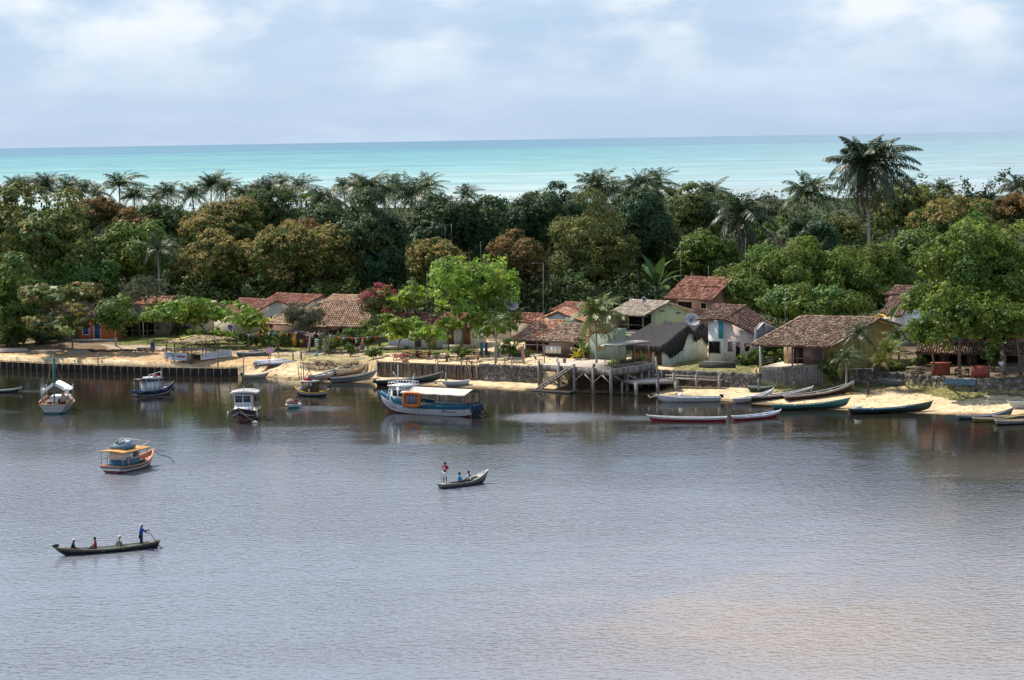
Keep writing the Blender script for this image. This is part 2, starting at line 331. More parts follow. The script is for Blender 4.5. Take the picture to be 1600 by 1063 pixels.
def build_water():
    X = np.repeat(np.linspace(-260, 260, 261)[None, :], 241, 0); Y = np.repeat((40 + 330 * np.linspace(0, 1, 241) ** 1.0)[:, None], 261, 1)
    PXx = 800 + F * X / Y; PY = 218 + F * 30 / Y - 0.0169 * (PXx - 800)
    # photo line beyond which the wind ripples the surface
    edge = 22 + np.interp(PXx, [-200, 0, 200, 330, 480, 600, 760, 900, 1000, 1150, 1300, 1450, 1600, 1900], [655, 654, 664, 668, 655, 680, 690, 690, 692, 688, 712, 735, 760, 770])
    w = np.interp(PXx, [-200, 300, 700, 1100, 1600], [50, 55, 60, 70, 110])
    rip = np.clip(0.5 + (PY - edge) / (2 * w), 0, 1)
    # the wake drifting right behind the tour boat
    def blob(cx, cy, rx, ry): return np.exp(-(((PXx - cx) / rx) ** 2 + ((PY - cy) / ry) ** 2) ** 2)
    rip = np.maximum(rip, 0.95 * blob(870, 654, 95, 9)); rip = np.maximum(rip, 0.6 * blob(980, 655, 80, 5)); rip = np.maximum(rip, 0.6 * blob(490, 640, 60, 5))
    rip = np.maximum(rip, 0.8 * blob(48, 612.5, 22, 1.6))
    nn = np.sin(X * 0.31 + Y * 0.2) * np.sin(Y * 0.45 - X * 0.1) + 0.5 * np.sin(X * 0.8 - Y * 0.6)
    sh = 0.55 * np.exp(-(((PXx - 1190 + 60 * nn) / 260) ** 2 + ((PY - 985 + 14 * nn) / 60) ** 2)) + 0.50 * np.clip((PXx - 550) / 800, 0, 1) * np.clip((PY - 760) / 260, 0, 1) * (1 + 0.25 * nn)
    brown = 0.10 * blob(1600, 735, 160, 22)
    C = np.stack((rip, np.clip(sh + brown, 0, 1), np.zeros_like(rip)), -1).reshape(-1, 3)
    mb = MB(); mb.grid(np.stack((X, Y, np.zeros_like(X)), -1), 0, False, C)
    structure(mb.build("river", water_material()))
    m, n, l, b = _nodes("sea_water")
    b.inputs['Roughness'].default_value = 0.45; b.inputs['Specular IOR Level'].default_value = 0.15
    pos = n.new("ShaderNodeNewGeometry"); sp = n.new("ShaderNodeSeparateXYZ"); l.new(pos.outputs['Position'], sp.inputs[0])
    lg = n.new("ShaderNodeMath"); lg.operation = 'LOGARITHM'; l.new(sp.outputs['Y'], lg.inputs[0]); lg.inputs[1].default_value = math.e
    cr = n.new("ShaderNodeValToRGB"); e = cr.color_ramp.elements
    stops = [(1050, (0.40, 0.45, 0.41)), (1500, (0.28, 0.40, 0.385)), (2300, (0.185, 0.345, 0.345)), (3600, (0.12, 0.285, 0.30)), (6500, (0.10, 0.26, 0.295)), (9000, (0.075, 0.19, 0.255)), (13000, (0.085, 0.195, 0.265)), (40000, (0.085, 0.18, 0.255))]
    l0, l1 = math.log(1000), math.log(60000)
    mr = n.new("ShaderNodeMapRange"); mr.inputs['From Min'].default_value = l0; mr.inputs['From Max'].default_value = l1; l.new(lg.outputs[0], mr.inputs['Value'])
    # streaks: noise in (X / Y, log Y) so that bands keep their look with distance
    q = n.new("ShaderNodeMath"); q.operation = 'DIVIDE'; l.new(sp.outputs['X'], q.inputs[0]); q.inputs[1].default_value = 1500
    cb = n.new("ShaderNodeCombineXYZ"); l.new(q.outputs[0], cb.inputs[0]); 
    k = n.new("ShaderNodeMath"); k.operation = 'MULTIPLY'; l.new(lg.outputs[0], k.inputs[0]); k.inputs[1].default_value = 9; l.new(k.outputs[0], cb.inputs[1])
    nz = n.new("ShaderNodeTexNoise"); nz.inputs['Scale'].default_value = 1; nz.inputs['Detail'].default_value = 4; l.new(cb.outputs[0], nz.inputs['Vector'])
    ad = n.new("ShaderNodeMath"); ad.operation = 'MULTIPLY_ADD'; l.new(nz.outputs['Fac'], ad.inputs[0]); ad.inputs[1].default_value = 0.34; l.new(mr.outputs[0], ad.inputs[2])
    sb = n.new("ShaderNodeMath"); sb.operation = 'SUBTRACT'; l.new(ad.outputs[0], sb.inputs[0]); sb.inputs[1].default_value = 0.17
    while len(e) < len(stops): e.new(0.5)
    for el, (yy, c) in zip(e, stops): el.position = (math.log(yy) - l0) / (l1 - l0); el.color = (*c, 1)
    l.new(sb.outputs[0], cr.inputs[0])
    n2 = n.new("ShaderNodeTexNoise"); n2.inputs['Scale'].default_value = 0.012; n2.inputs['Detail'].default_value = 6; l.new(pos.outputs['Position'], n2.inputs['Vector'])
    r2 = n.new("ShaderNodeMapRange"); r2.inputs['From Min'].default_value = 0.3; r2.inputs['From Max'].default_value = 0.7; r2.inputs['To Min'].default_value = 0.78; r2.inputs['To Max'].default_value = 1.22; l.new(n2.outputs['Fac'], r2.inputs['Value'])
    mx = n.new("ShaderNodeMix"); mx.data_type = 'RGBA'; mx.blend_type = 'MULTIPLY'; mx.inputs['Factor'].default_value = 1
    gx = n.new("ShaderNodeMapRange"); gx.inputs['From Min'].default_value = -0.02; gx.inputs['From Max'].default_value = 0.22; gx.inputs['To Max'].default_value = 0.55; xy = n.new("ShaderNodeMath"); xy.operation = 'DIVIDE'; l.new(sp.outputs['X'], xy.inputs[0]); l.new(sp.outputs['Y'], xy.inputs[1]); l.new(xy.outputs[0], gx.inputs['Value'])
    gm = n.new("ShaderNodeMix"); gm.data_type = 'RGBA'; l.new(gx.outputs[0], gm.inputs['Factor']); l.new(cr.outputs[0], gm.inputs[6]); gm.inputs[7].default_value = (0.27, 0.315, 0.355, 1); l.new(gm.outputs[2], mx.inputs[6]); l.new(r2.outputs[0], mx.inputs[7])
    l.new(mx.outputs[2], b.inputs['Base Color'])
    mb = MB(); mb.add([(-90000, 1010, -0.6), (90000, 1010, -0.6), (90000, 140000, -0.6), (-90000, 140000, -0.6)], [(0, 1, 2, 3)])
    structure(mb.build("sea", m))
build_water()
# ------------------------------------------------------------------ foliage
def unit(v): return v / np.maximum(1e-9, np.linalg.norm(v, axis=-1, keepdims=True))
LEAF = mat("leaf", (1, 1, 1), 0.5, 0.17, 0.12, 1.2, attr=True, transl=0.25)
LEAF_BRIGHT = mat("leaf_thin", (1, 1, 1), 0.5, 0.2, 0.12, 1.2, attr=True, transl=0.45)
LEAF_DULL = mat("leaf_matte", (1, 1, 1), 0.75, 0.15, 0.12, 1.2, attr=True, transl=0.25)
FROND = mat("palm_frond", (1, 1, 1), 0.45, 0.35, 0.15, 1.0, attr=True, transl=0.15)
BARK = mat("bark", (0.13, 0.10, 0.075), 0.95, 0.1, 0.35, 3.0, dirt=(0.28, 0.25, 0.21), dirt_amt=0.5, bump=0.5, bscale=6)
BARK_PALE = mat("bark_pale", (0.32, 0.28, 0.24), 0.95, 0.1, 0.3, 3.0, dirt=(0.14, 0.11, 0.09), dirt_amt=0.6, bump=0.4, bscale=6)
def leaves(mb, p, nrm, L, W, col, droop=0.35):
    """one rhombic leaf per point"""
    n = len(p); nrm = unit(nrm)
    t = rng.standard_normal((n, 3)); t[:, 2] -= droop; t -= nrm * (t * nrm).sum(1, keepdims=True); t = unit(t); b = np.cross(nrm, t)
    L = (L * (0.42 + 1.1 * rng.random(n)))[:, None]; W = (W * (0.65 + 0.7 * rng.random(n)))[:, None]
    v = np.stack((p - t * L * 0.5, p + b * W * 0.5 - nrm * 0.05 * L, p + t * L * 0.5, p - b * W * 0.5 - nrm * 0.05 * L), 1).reshape(-1, 3)
    mb.add(v, np.arange(4 * n).reshape(-1, 4), 0, np.repeat(col, 4, 0))
KIND = {  # leaf L, W, base colours, flower colours, flower share, clump radius (m), coverage, lobes, lobe size, flatness, glossy
    'mango':   (0.50, 0.22, [(0.052, 0.096, 0.035), (0.071, 0.117, 0.044), (0.041, 0.076, 0.029)], None, 0, 0.75, 1.6, 26, 0.40, 1.0, 1),
    'gold':    (0.42, 0.22, [(0.078, 0.110, 0.024), (0.100, 0.132, 0.026), (0.058, 0.084, 0.022)], [(0.36, 0.26, 0.085), (0.28, 0.20, 0.055), (0.42, 0.32, 0.13)], 0.42, 0.70, 1.5, 26, 0.38, 1.0, 0),
    'rust':    (0.42, 0.24, [(0.071, 0.079, 0.026), (0.111, 0.088, 0.032)], [(0.29, 0.16, 0.06), (0.33, 0.20, 0.075), (0.24, 0.13, 0.05)], 0.5, 0.7, 1.5, 24, 0.38, 1.0, 0),
    'olive':   (0.42, 0.24, [(0.123, 0.151, 0.041), (0.099, 0.121, 0.038), (0.159, 0.174, 0.054)], [(0.22, 0.17, 0.035), (0.16, 0.105, 0.04)], 0.16, 0.8, 1.25, 22, 0.38, 1.0, 0),
    'almond':  (0.60, 0.38, [(0.120, 0.167, 0.038), (0.091, 0.135, 0.035), (0.167, 0.199, 0.056)], [(0.34, 0.12, 0.03), (0.38, 0.20, 0.05), (0.30, 0.25, 0.07)], 0.10, 0.8, 1.15, 24, 0.36, 0.85, 1),
    'layer':   (0.55, 0.36, [(0.165, 0.272, 0.040), (0.122, 0.215, 0.036), (0.215, 0.300, 0.057)], [(0.36, 0.26, 0.07)], 0.05, 0.7, 0.85, 16, 0.42, 0.40, 1),
    'layer2':  (0.55, 0.36, [(0.167, 0.190, 0.056), (0.222, 0.238, 0.071), (0.120, 0.143, 0.048)], [(0.40, 0.29, 0.12), (0.36, 0.16, 0.05), (0.34, 0.30, 0.16)], 0.32, 0.7, 0.95, 16, 0.42, 0.42, 1),
    'bright':  (0.46, 0.28, [(0.190, 0.304, 0.043), (0.138, 0.236, 0.037), (0.258, 0.358, 0.061)], None, 0, 0.75, 0.72, 24, 0.36, 0.8, 1),
    'river':   (0.48, 0.28, [(0.115, 0.185, 0.030), (0.085, 0.145, 0.026), (0.150, 0.220, 0.036)], None, 0, 0.8, 1.15, 30, 0.34, 0.85, 1),
    'lime':    (0.50, 0.32, [(0.272, 0.358, 0.051), (0.200, 0.286, 0.043), (0.143, 0.215, 0.043)], None, 0, 0.6, 0.8, 18, 0.36, 0.6, 1),
    'green':   (0.46, 0.26, [(0.107, 0.171, 0.032), (0.135, 0.206, 0.038), (0.083, 0.135, 0.028)], None, 0, 0.85, 1.35, 24, 0.40, 0.95, 1),
    'acacia':  (0.38, 0.22, [(0.111, 0.184, 0.028), (0.145, 0.224, 0.035), (0.079, 0.138, 0.026)], [(0.17, 0.20, 0.03)], 0.22, 0.8, 1.5, 30, 0.34, 0.95, 0),
    'dim':     (0.50, 0.28, [(0.091, 0.123, 0.041), (0.076, 0.105, 0.038), (0.111, 0.146, 0.048)], None, 0, 0.9, 1.3, 20, 0.42, 0.95, 0),
    'grey':    (0.32, 0.16, [(0.111, 0.117, 0.068), (0.085, 0.094, 0.055), (0.143, 0.137, 0.091)], None, 0, 0.6, 1.1, 18, 0.40, 0.8, 0),
    'bougain': (0.34, 0.26, [(0.159, 0.190, 0.056), (0.111, 0.143, 0.048)], [(0.36, 0.045, 0.085), (0.42, 0.07, 0.11), (0.28, 0.03, 0.05)], 0.5, 0.6, 0.85, 16, 0.36, 0.9, 0),
    'shrub':   (0.34, 0.18, [(0.095, 0.146, 0.032), (0.135, 0.183, 0.041), (0.071, 0.107, 0.028)], None, 0, 0.35, 1.4, 12, 0.42, 0.95, 0),
}
def crown(mb, c, r, kind, cov=1.0, lobes=None, seed=0, leafscale=1.0, back=0.45):
    L, W, cols, fl, fshare, cr, cv, nl, ls, flat, _ = KIND[kind]
    g = np.random.default_rng(seed); c = np.asarray(c, float); r = np.asarray(r, float); rm = float(np.mean(r)); nl = lobes or nl
    L *= leafscale; W *= leafscale; cr = min(cr, rm * 0.32)
    i = np.arange(nl) + 0.5; z = 1 - 1.42 * i / nl; ph = i * 2.399963 + g.random() * 6; q = np.sqrt(np.maximum(0, 1 - z * z))
    D = np.stack((q * np.cos(ph), q * np.sin(ph), z), 1) + 0.24 * g.standard_normal((nl, 3))
    r = r * 0.9; LC = c + D * r * (1 - ls * 0.75) * (0.82 + 0.36 * g.random((nl, 1))); LR = rm * ls * (0.65 + 0.55 * g.random(nl))
    LS = np.stack((LR, LR, LR * min(1, flat * r[2] / rm * 1.3 + 0.1)), 1)
    area = 4 * math.pi * (LR ** 2).sum() * (0.55 + 0.45 * flat); n = int(cov * cv * 0.62 * area / (L * W * 0.5)); k = 22; nc = max(8, n // k)
    li = g.choice(nl, nc, p=LR ** 2 / (LR ** 2).sum()); d = unit(g.standard_normal((nc, 3)) + 0.55 * unit(D)[li] + np.array((0, 0, 0.15)))
    CC = LC[li] + d * LS[li] * (0.75 + 0.33 * g.random((nc, 1)))
    keep = (CC[:, 1] < c[1] + 0.25 * r[1]) | (g.random(nc) < back); li, d, CC = li[keep], d[keep], CC[keep]; nc = len(CC)
    d2 = unit(g.standard_normal((nc, k, 3)) + 0.7 * d[:, None, :]); cs = cr * (0.6 + 0.8 * g.random((nc, 1, 1)))
    p = CC[:, None, :] + d2 * cs * np.array((1, 1, 0.75 if flat > 0.7 else 0.4)) * (0.5 + 0.6 * g.random((nc, k, 1)))
    nr = 0.5 * d[:, None, :] + 0.8 * d2 + np.array((0, 0, 0.35)) + 0.45 * g.standard_normal((nc, k, 3))
    lt = (0.72 + 0.6 * g.random((nl, 1))) * (1 + np.array((0.22, 0.05, -0.1)) * g.normal(0, 0.6, (nl, 1))); base = np.asarray(cols)[g.integers(0, len(cols), nc)] * (0.78 + 0.44 * g.random((nc, 1))) * np.clip(lt, 0.4, 1.8)[li]; col = np.repeat(base[:, None, :], k, 1) * (0.85 + 0.3 * g.random((nc, k, 1)))
    if fl:
        inflo = (g.random(nc) < fshare * (1.15 if fshare > 0.4 else 1) * np.clip(0.75 + 0.8 * d[:, 2], 0.1, 1.3))[:, None] & (d2[:, :, 2] + 0.5 * d2 @ np.array((-0.5, -0.3, 0.0)) > -0.25) & (g.random((nc, k)) < 0.85) if fshare > 0.25 else (g.random((nc, k)) < fshare * np.clip(0.6 + d[:, None, 2], 0.2, 1.4))
        fc = np.asarray(fl)[g.integers(0, len(fl), (nc, k))]; col = np.where(inflo[..., None], fc, col)
    leaves(mb, p.reshape(-1, 3), nr.reshape(-1, 3), L, W, col.reshape(-1, 3))
    # inner foliage and twigs that stop one seeing straight through
    ni = max(20, int(n * 0.05)); pi_ = c + unit(g.standard_normal((ni, 3))) * r * 0.62 * g.random((ni, 1)) ** 0.4
    leaves(mb, pi_, g.standard_normal((ni, 3)), L * 2.6, W * 3.0, np.asarray(cols)[g.integers(0, len(cols), ni)])
    return LC
def trunk_mb(base, top, r0_, limbs=(), bend=0.0):
    mb = MB(); base = np.asarray(base, float); top = np.asarray(top, float); H = top - base
    side = np.array((random.uniform(-1, 1), random.uniform(-1, 1), 0)) * bend
    t = np.linspace(0, 1, 7)[:, None]; pts = base + H * t + side * np.sin(t * math.pi)
    mb.tube(pts, r0_ * (1.25 - 0.75 * t[:, 0]), 8)
    for q in limbs:
        a = pts[random.choice((3, 4, 5))]; q = np.asarray(q, float); m = (a + q) / 2 + np.array((0, 0, 0.12 * np.linalg.norm(q - a)))
        mb.tube([a, m, q], [r0_ * 0.5, r0_ * 0.33, r0_ * 0.14], 5)
    return mb
_seed = [100]
def tree(kind, cx, cy, rx, ry, Y, name, label, group=None, cov=1.0, base=None, lobes=None, ls=1.0, pale=False, cat="tree"):
    c = G(cx, cy, Y); k = F / Y; r = np.array((rx / k, (rx / k + ry / k) / 2, ry / k)); _seed[0] += 1
    b = np.array((c[0], c[1], 0.0))
    if base is not None: b = Gd(*base)
    b[2] = float(hz(b[0], b[1])) - 0.1
    root = thing(name, label, cat, b, 0, group)
    mb = MB(); LC = crown(mb, c - b, r, kind, cov, lobes, _seed[0], ls)
    mb.build("crown", LEAF_BRIGHT if kind in ('bright', 'lime', 'layer', 'acacia', 'river') else LEAF if KIND[kind][10] else LEAF_DULL, root)
    H = c[2] - b[2]; lim = LC[np.random.default_rng(_seed[0]).choice(len(LC), min(6, len(LC)), False)]
    trunk_mb((0, 0, -0.3), (c - b) + np.array((0, 0, -0.15 * r[2])), max(0.09, min(0.4, H * 0.026)), lim, 0.03 * H).build("trunk", BARK_PALE if pale else BARK, root, True)
    return root
# ---- palms
def frond(mb, o, az, el, L, droop, n=24, col=(0.04, 0.07, 0.025), lw=0.17, ll=0.24, hang=0.45, g=rng, m=0):
    t = np.linspace(0, 1, 9); e = el - droop * t ** 1.3
    dx = np.cumsum(np.concatenate(([0], np.cos(e[:-1])))) * L / 8; dz = np.cumsum(np.concatenate(([0], np.sin(e[:-1])))) * L / 8
    h = np.array((math.cos(az), math.sin(az), 0)); pts = o + dx[:, None] * h + dz[:, None] * np.array((0, 0, 1.0)) + (t ** 2 * L)[:, None] * np.array((0.14, 0.05, -0.10))
    mb.tube(pts, np.linspace(0.06, 0.012, 9) * L / 3.5, 4, m, np.asarray(col) * 1.4 + 0.02, cap=False)
    s = np.linspace(0.1, 1, n); idx = s * 8; i0 = np.minimum(7, idx.astype(int)); fr = (idx - i0)[:, None]; bp = pts[i0] * (1 - fr) + pts[i0 + 1] * fr
    tg = unit(pts[i0 + 1] - pts[i0]); side = np.cross(h, (0, 0, 1.0)); upv = np.cross(side, tg)
    ln = ll * L * (np.sin(np.clip(s * 2.6 + 0.45, 0, math.pi)) * 0.85 + 0.15)
    for sg in (-1, 1):
        d = unit(side * sg * 0.9 + tg * 0.55 + upv * 0.15 + np.array((0, 0, -hang)) + 0.12 * g.standard_normal((n, 3))); w = tg * (lw * L * 0.13)
        tip = bp + d * ln[:, None] + np.array((0, 0, -0.18)) * ln[:, None] * hang; mid = bp + d * ln[:, None] * 0.5
        v = np.stack((bp, mid + w * 0.6, tip, mid - w * 0.6), 1).reshape(-1, 3); c = np.repeat(np.asarray(col)[None] * (0.75 + 0.5 * g.random((n, 1))), 4, 0)
        mb.add(v, np.arange(4 * n).reshape(-1, 4), m, c)
def palm_crown(mb, o, L, n, seed, col=(0.040, 0.066, 0.026), lean=0.0, dead=0, up_=1.0, nl=24, hang=0.5, lw=0.17, mx=-0.6):
    g = np.random.default_rng(seed); o = np.asarray(o, float)
    for i in range(n):
        f = (i + 0.5) / n; el = (1.45 - (1.45 - mx) * f ** 1.1) * up_ + g.normal() * 0.08; az = i * 2.399963 + g.normal() * 0.15
        c = np.asarray(col) * (0.75 + 0.5 * g.random()) * (1 if f < 0.8 else np.array((1.7, 1.3, 1.0)))
        frond(mb, o, az, el, L * (0.85 + 0.25 * g.random()) * (0.75 + 0.25 * min(1, f * 3)), 0.7 + 0.9 * g.random() * (0.5 + f), nl, c, lw, 0.26, hang * (0.6 + f), g)
    for i in range(dead):
        frond(mb, o, g.random() * 6.28, -0.5 - 0.5 * g.random(), L * 0.85, 0.7, nl, np.array((0.17, 0.12, 0.07)) * (0.7 + 0.6 * g.random()), lw, 0.2, 0.9, g)
def palm(cx, cy, r, Y, label, group, name="coconut_palm", n=20, base=None, dead=0, col=(0.040, 0.066, 0.026), skirt=False, nl=22, up_=1.0, hang=0.5, pale=False, h_below=None, mx=-0.6):
    """(cx, cy): where the fronds spring from, r: their reach, photo pixels at depth Y"""
    c = G(cx, cy, Y); k = F / Y; L = r / k * 1.12; _seed[0] += 1
    b = np.array((c[0] + jit(1.2), c[1] + jit(0.6), 0.0)) if base is None else (np.asarray(base, float) if len(base) == 3 else Gd(*base))
    if base is None or len(base) == 2: b[2] = float(hz(b[0], b[1])) - 0.1
    root = thing(name, label, "palm tree", b, 0, group)
    mb = MB(); palm_crown(mb, c - b, L, n, _seed[0], col, 0, dead, up_, nl, hang, mx=mx); mb.build("crown", FROND, root)
    t = np.linspace(0, 1, 9)[:, None]; d = c - b; pts = d * t + np.array((0.10 * d[2] * 0.3, 0, 0)) * (np.sin(t * math.pi) * 0.4); R0 = max(0.11, min(0.2, d[2] * 0.013))
    tm = MB(); tm.tube(pts, R0 * (1.35 - 0.55 * t[:, 0]), 8); tm.build("trunk", BARK_PALE, root, True)
    if skirt:
        sm = MB(); g = np.random.default_rng(_seed[0])
        for i in range(26): frond(sm, c - b + np.array((0, 0, -0.3)), g.random() * 6.28, -0.75 - 0.55 * g.random(), L * (0.62 + 0.3 * g.random()), 0.6, 20, np.array((0.13, 0.085, 0.06)) * (0.6 + 0.8 * g.random()), 0.14, 0.16, 0.9, g)
        sm.build("dead_fronds", LEAF_DULL, root)
    return root
def banana(base_px, hpx, Y, label, n=9, name="banana_plant", yellow=False, col=(0.075, 0.13, 0.03), top=None, wide=0.24):
    b = G(base_px[0], base_px[1], Y) if top else Gd(*base_px); b[2] = float(hz(b[0], b[1])); H = hpx * Y / F
    if top: c = G(*top, Y) - b; H0 = c[2]
    else: c = np.array((0, 0, H * 0.35)); H0 = c[2]
    root = thing(name, label, "plant", b, random.random() * 0.3, "banana plants and gingers"); g = np.random.default_rng(_seed[0]); _seed[0] += 1
    tm = MB(); tm.tube([(0, 0, -0.2), c * 0.6, c], [0.2, 0.16, 0.1], 7); tm.build("stem", mat("banana_stem", (0.14, 0.15, 0.05), 0.7), root, True)
    mb = MB()
    for i in range(n):
        az = i * 2.4 + g.normal() * 0.2; el = 1.4 - 1.35 * (i + 0.3) / n; L = (H if top else H * 0.75) * (0.8 + 0.3 * g.random()); t = np.linspace(0, 1, 8); e = el - (0.5 + 0.7 * g.random()) * t ** 1.5
        dx = np.concatenate(([0], np.cumsum(np.cos(e[:-1])))) * L / 7; dz = np.concatenate(([0], np.cumsum(np.sin(e[:-1])))) * L / 7; h = np.array((math.cos(az), math.sin(az), 0)); s = np.array((-h[1], h[0], 0))
        q = c + dx[:, None] * h + dz[:, None] * np.array((0, 0, 1.0)); w = wide * L * np.sin(np.clip(t * 1.12 - 0.08, 0.02, 1.0) * math.pi * 0.97 + 0.05) * 0.5
        pts = np.stack((q + s * w[:, None] + np.array((0, 0, 1)) * w[:, None] * 0.35, q, q - s * w[:, None] + np.array((0, 0, 1)) * w[:, None] * 0.35), 1)
        cc = np.asarray((0.5, 0.3, 0.02) if yellow and i in (n - 2,) else col) * (0.7 + 0.6 * g.random()); mb.grid(pts, 0, False, np.tile(cc, (24, 1)))
    mb.build("leaf_crown", LEAF, root); return root
def bare(cx, cy, rx, ry, Y, label, name="bare_tree", base=None, col=(0.28, 0.25, 0.22), depth=5, cat="tree", foliage=None, cov=0.3, group=None, thick=0.02):
    c = G(cx, cy, Y); k = F / Y; b = np.array((c[0], c[1], 0.0)) if base is None else Gd(*base); b[2] = float(hz(b[0], b[1])) - 0.1
    root = thing(name, label, cat, b, 0, group); mb = MB(); g = np.random.default_rng(_seed[0]); _seed[0] += 1; cl = c - b; W, Hh = rx / k, ry / k
    start = np.array((cl[0], cl[1], max(0.3, cl[2] - Hh * 1.05)))
    mb.tube([(0, 0, -0.2), start * 0.6, start], [thick * cl[2] * 1.2, thick * cl[2], thick * cl[2] * 0.8], 6)
    def grow(p, d, L, r, lev):
        q = p + d * L; mb.tube([p, (p + q) / 2 + g.normal(size=3) * L * 0.06, q], [r, r * 0.85, r * 0.65], 4 if lev > 1 else 3, cap=False)
        if lev <= 0: return
        for _ in range(3 if g.random() < 0.6 else 2):
            e = unit(d + g.normal(size=3) * np.array((0.75 * W / max(W, Hh), 0.6, 0.45))); grow(p + d * L * (0.6 + 0.4 * g.random()), e, L * (0.62 + 0.2 * g.random()), r * 0.6, lev - 1)
    for a in range(4): grow(start, unit(np.array((math.cos(a * 1.6 + 0.4) * W / Hh, math.sin(a * 1.6 + 0.4) * 0.7, 0.9))), Hh * 0.52, thick * cl[2] * 0.5, depth - 1)
    mb.build("branches", mat("twig_%02d" % int(col[0] * 100), col, 0.95, 0.1, 0.2), root)
    if foliage:
        lm = MB(); crown(lm, cl, (W, W * 0.8, Hh), foliage, cov, None, _seed[0]); lm.build("crown", LEAF_DULL, root)
    return root
# ------------------------------------------------------------------ the trees, one by one
MG = "mango trees behind the village"; AL = "almond trees by the river"; SK = "coconut palms along the skyline"; GR = "green trees behind the village"; RU = "rust coloured mango trees in the far wood"
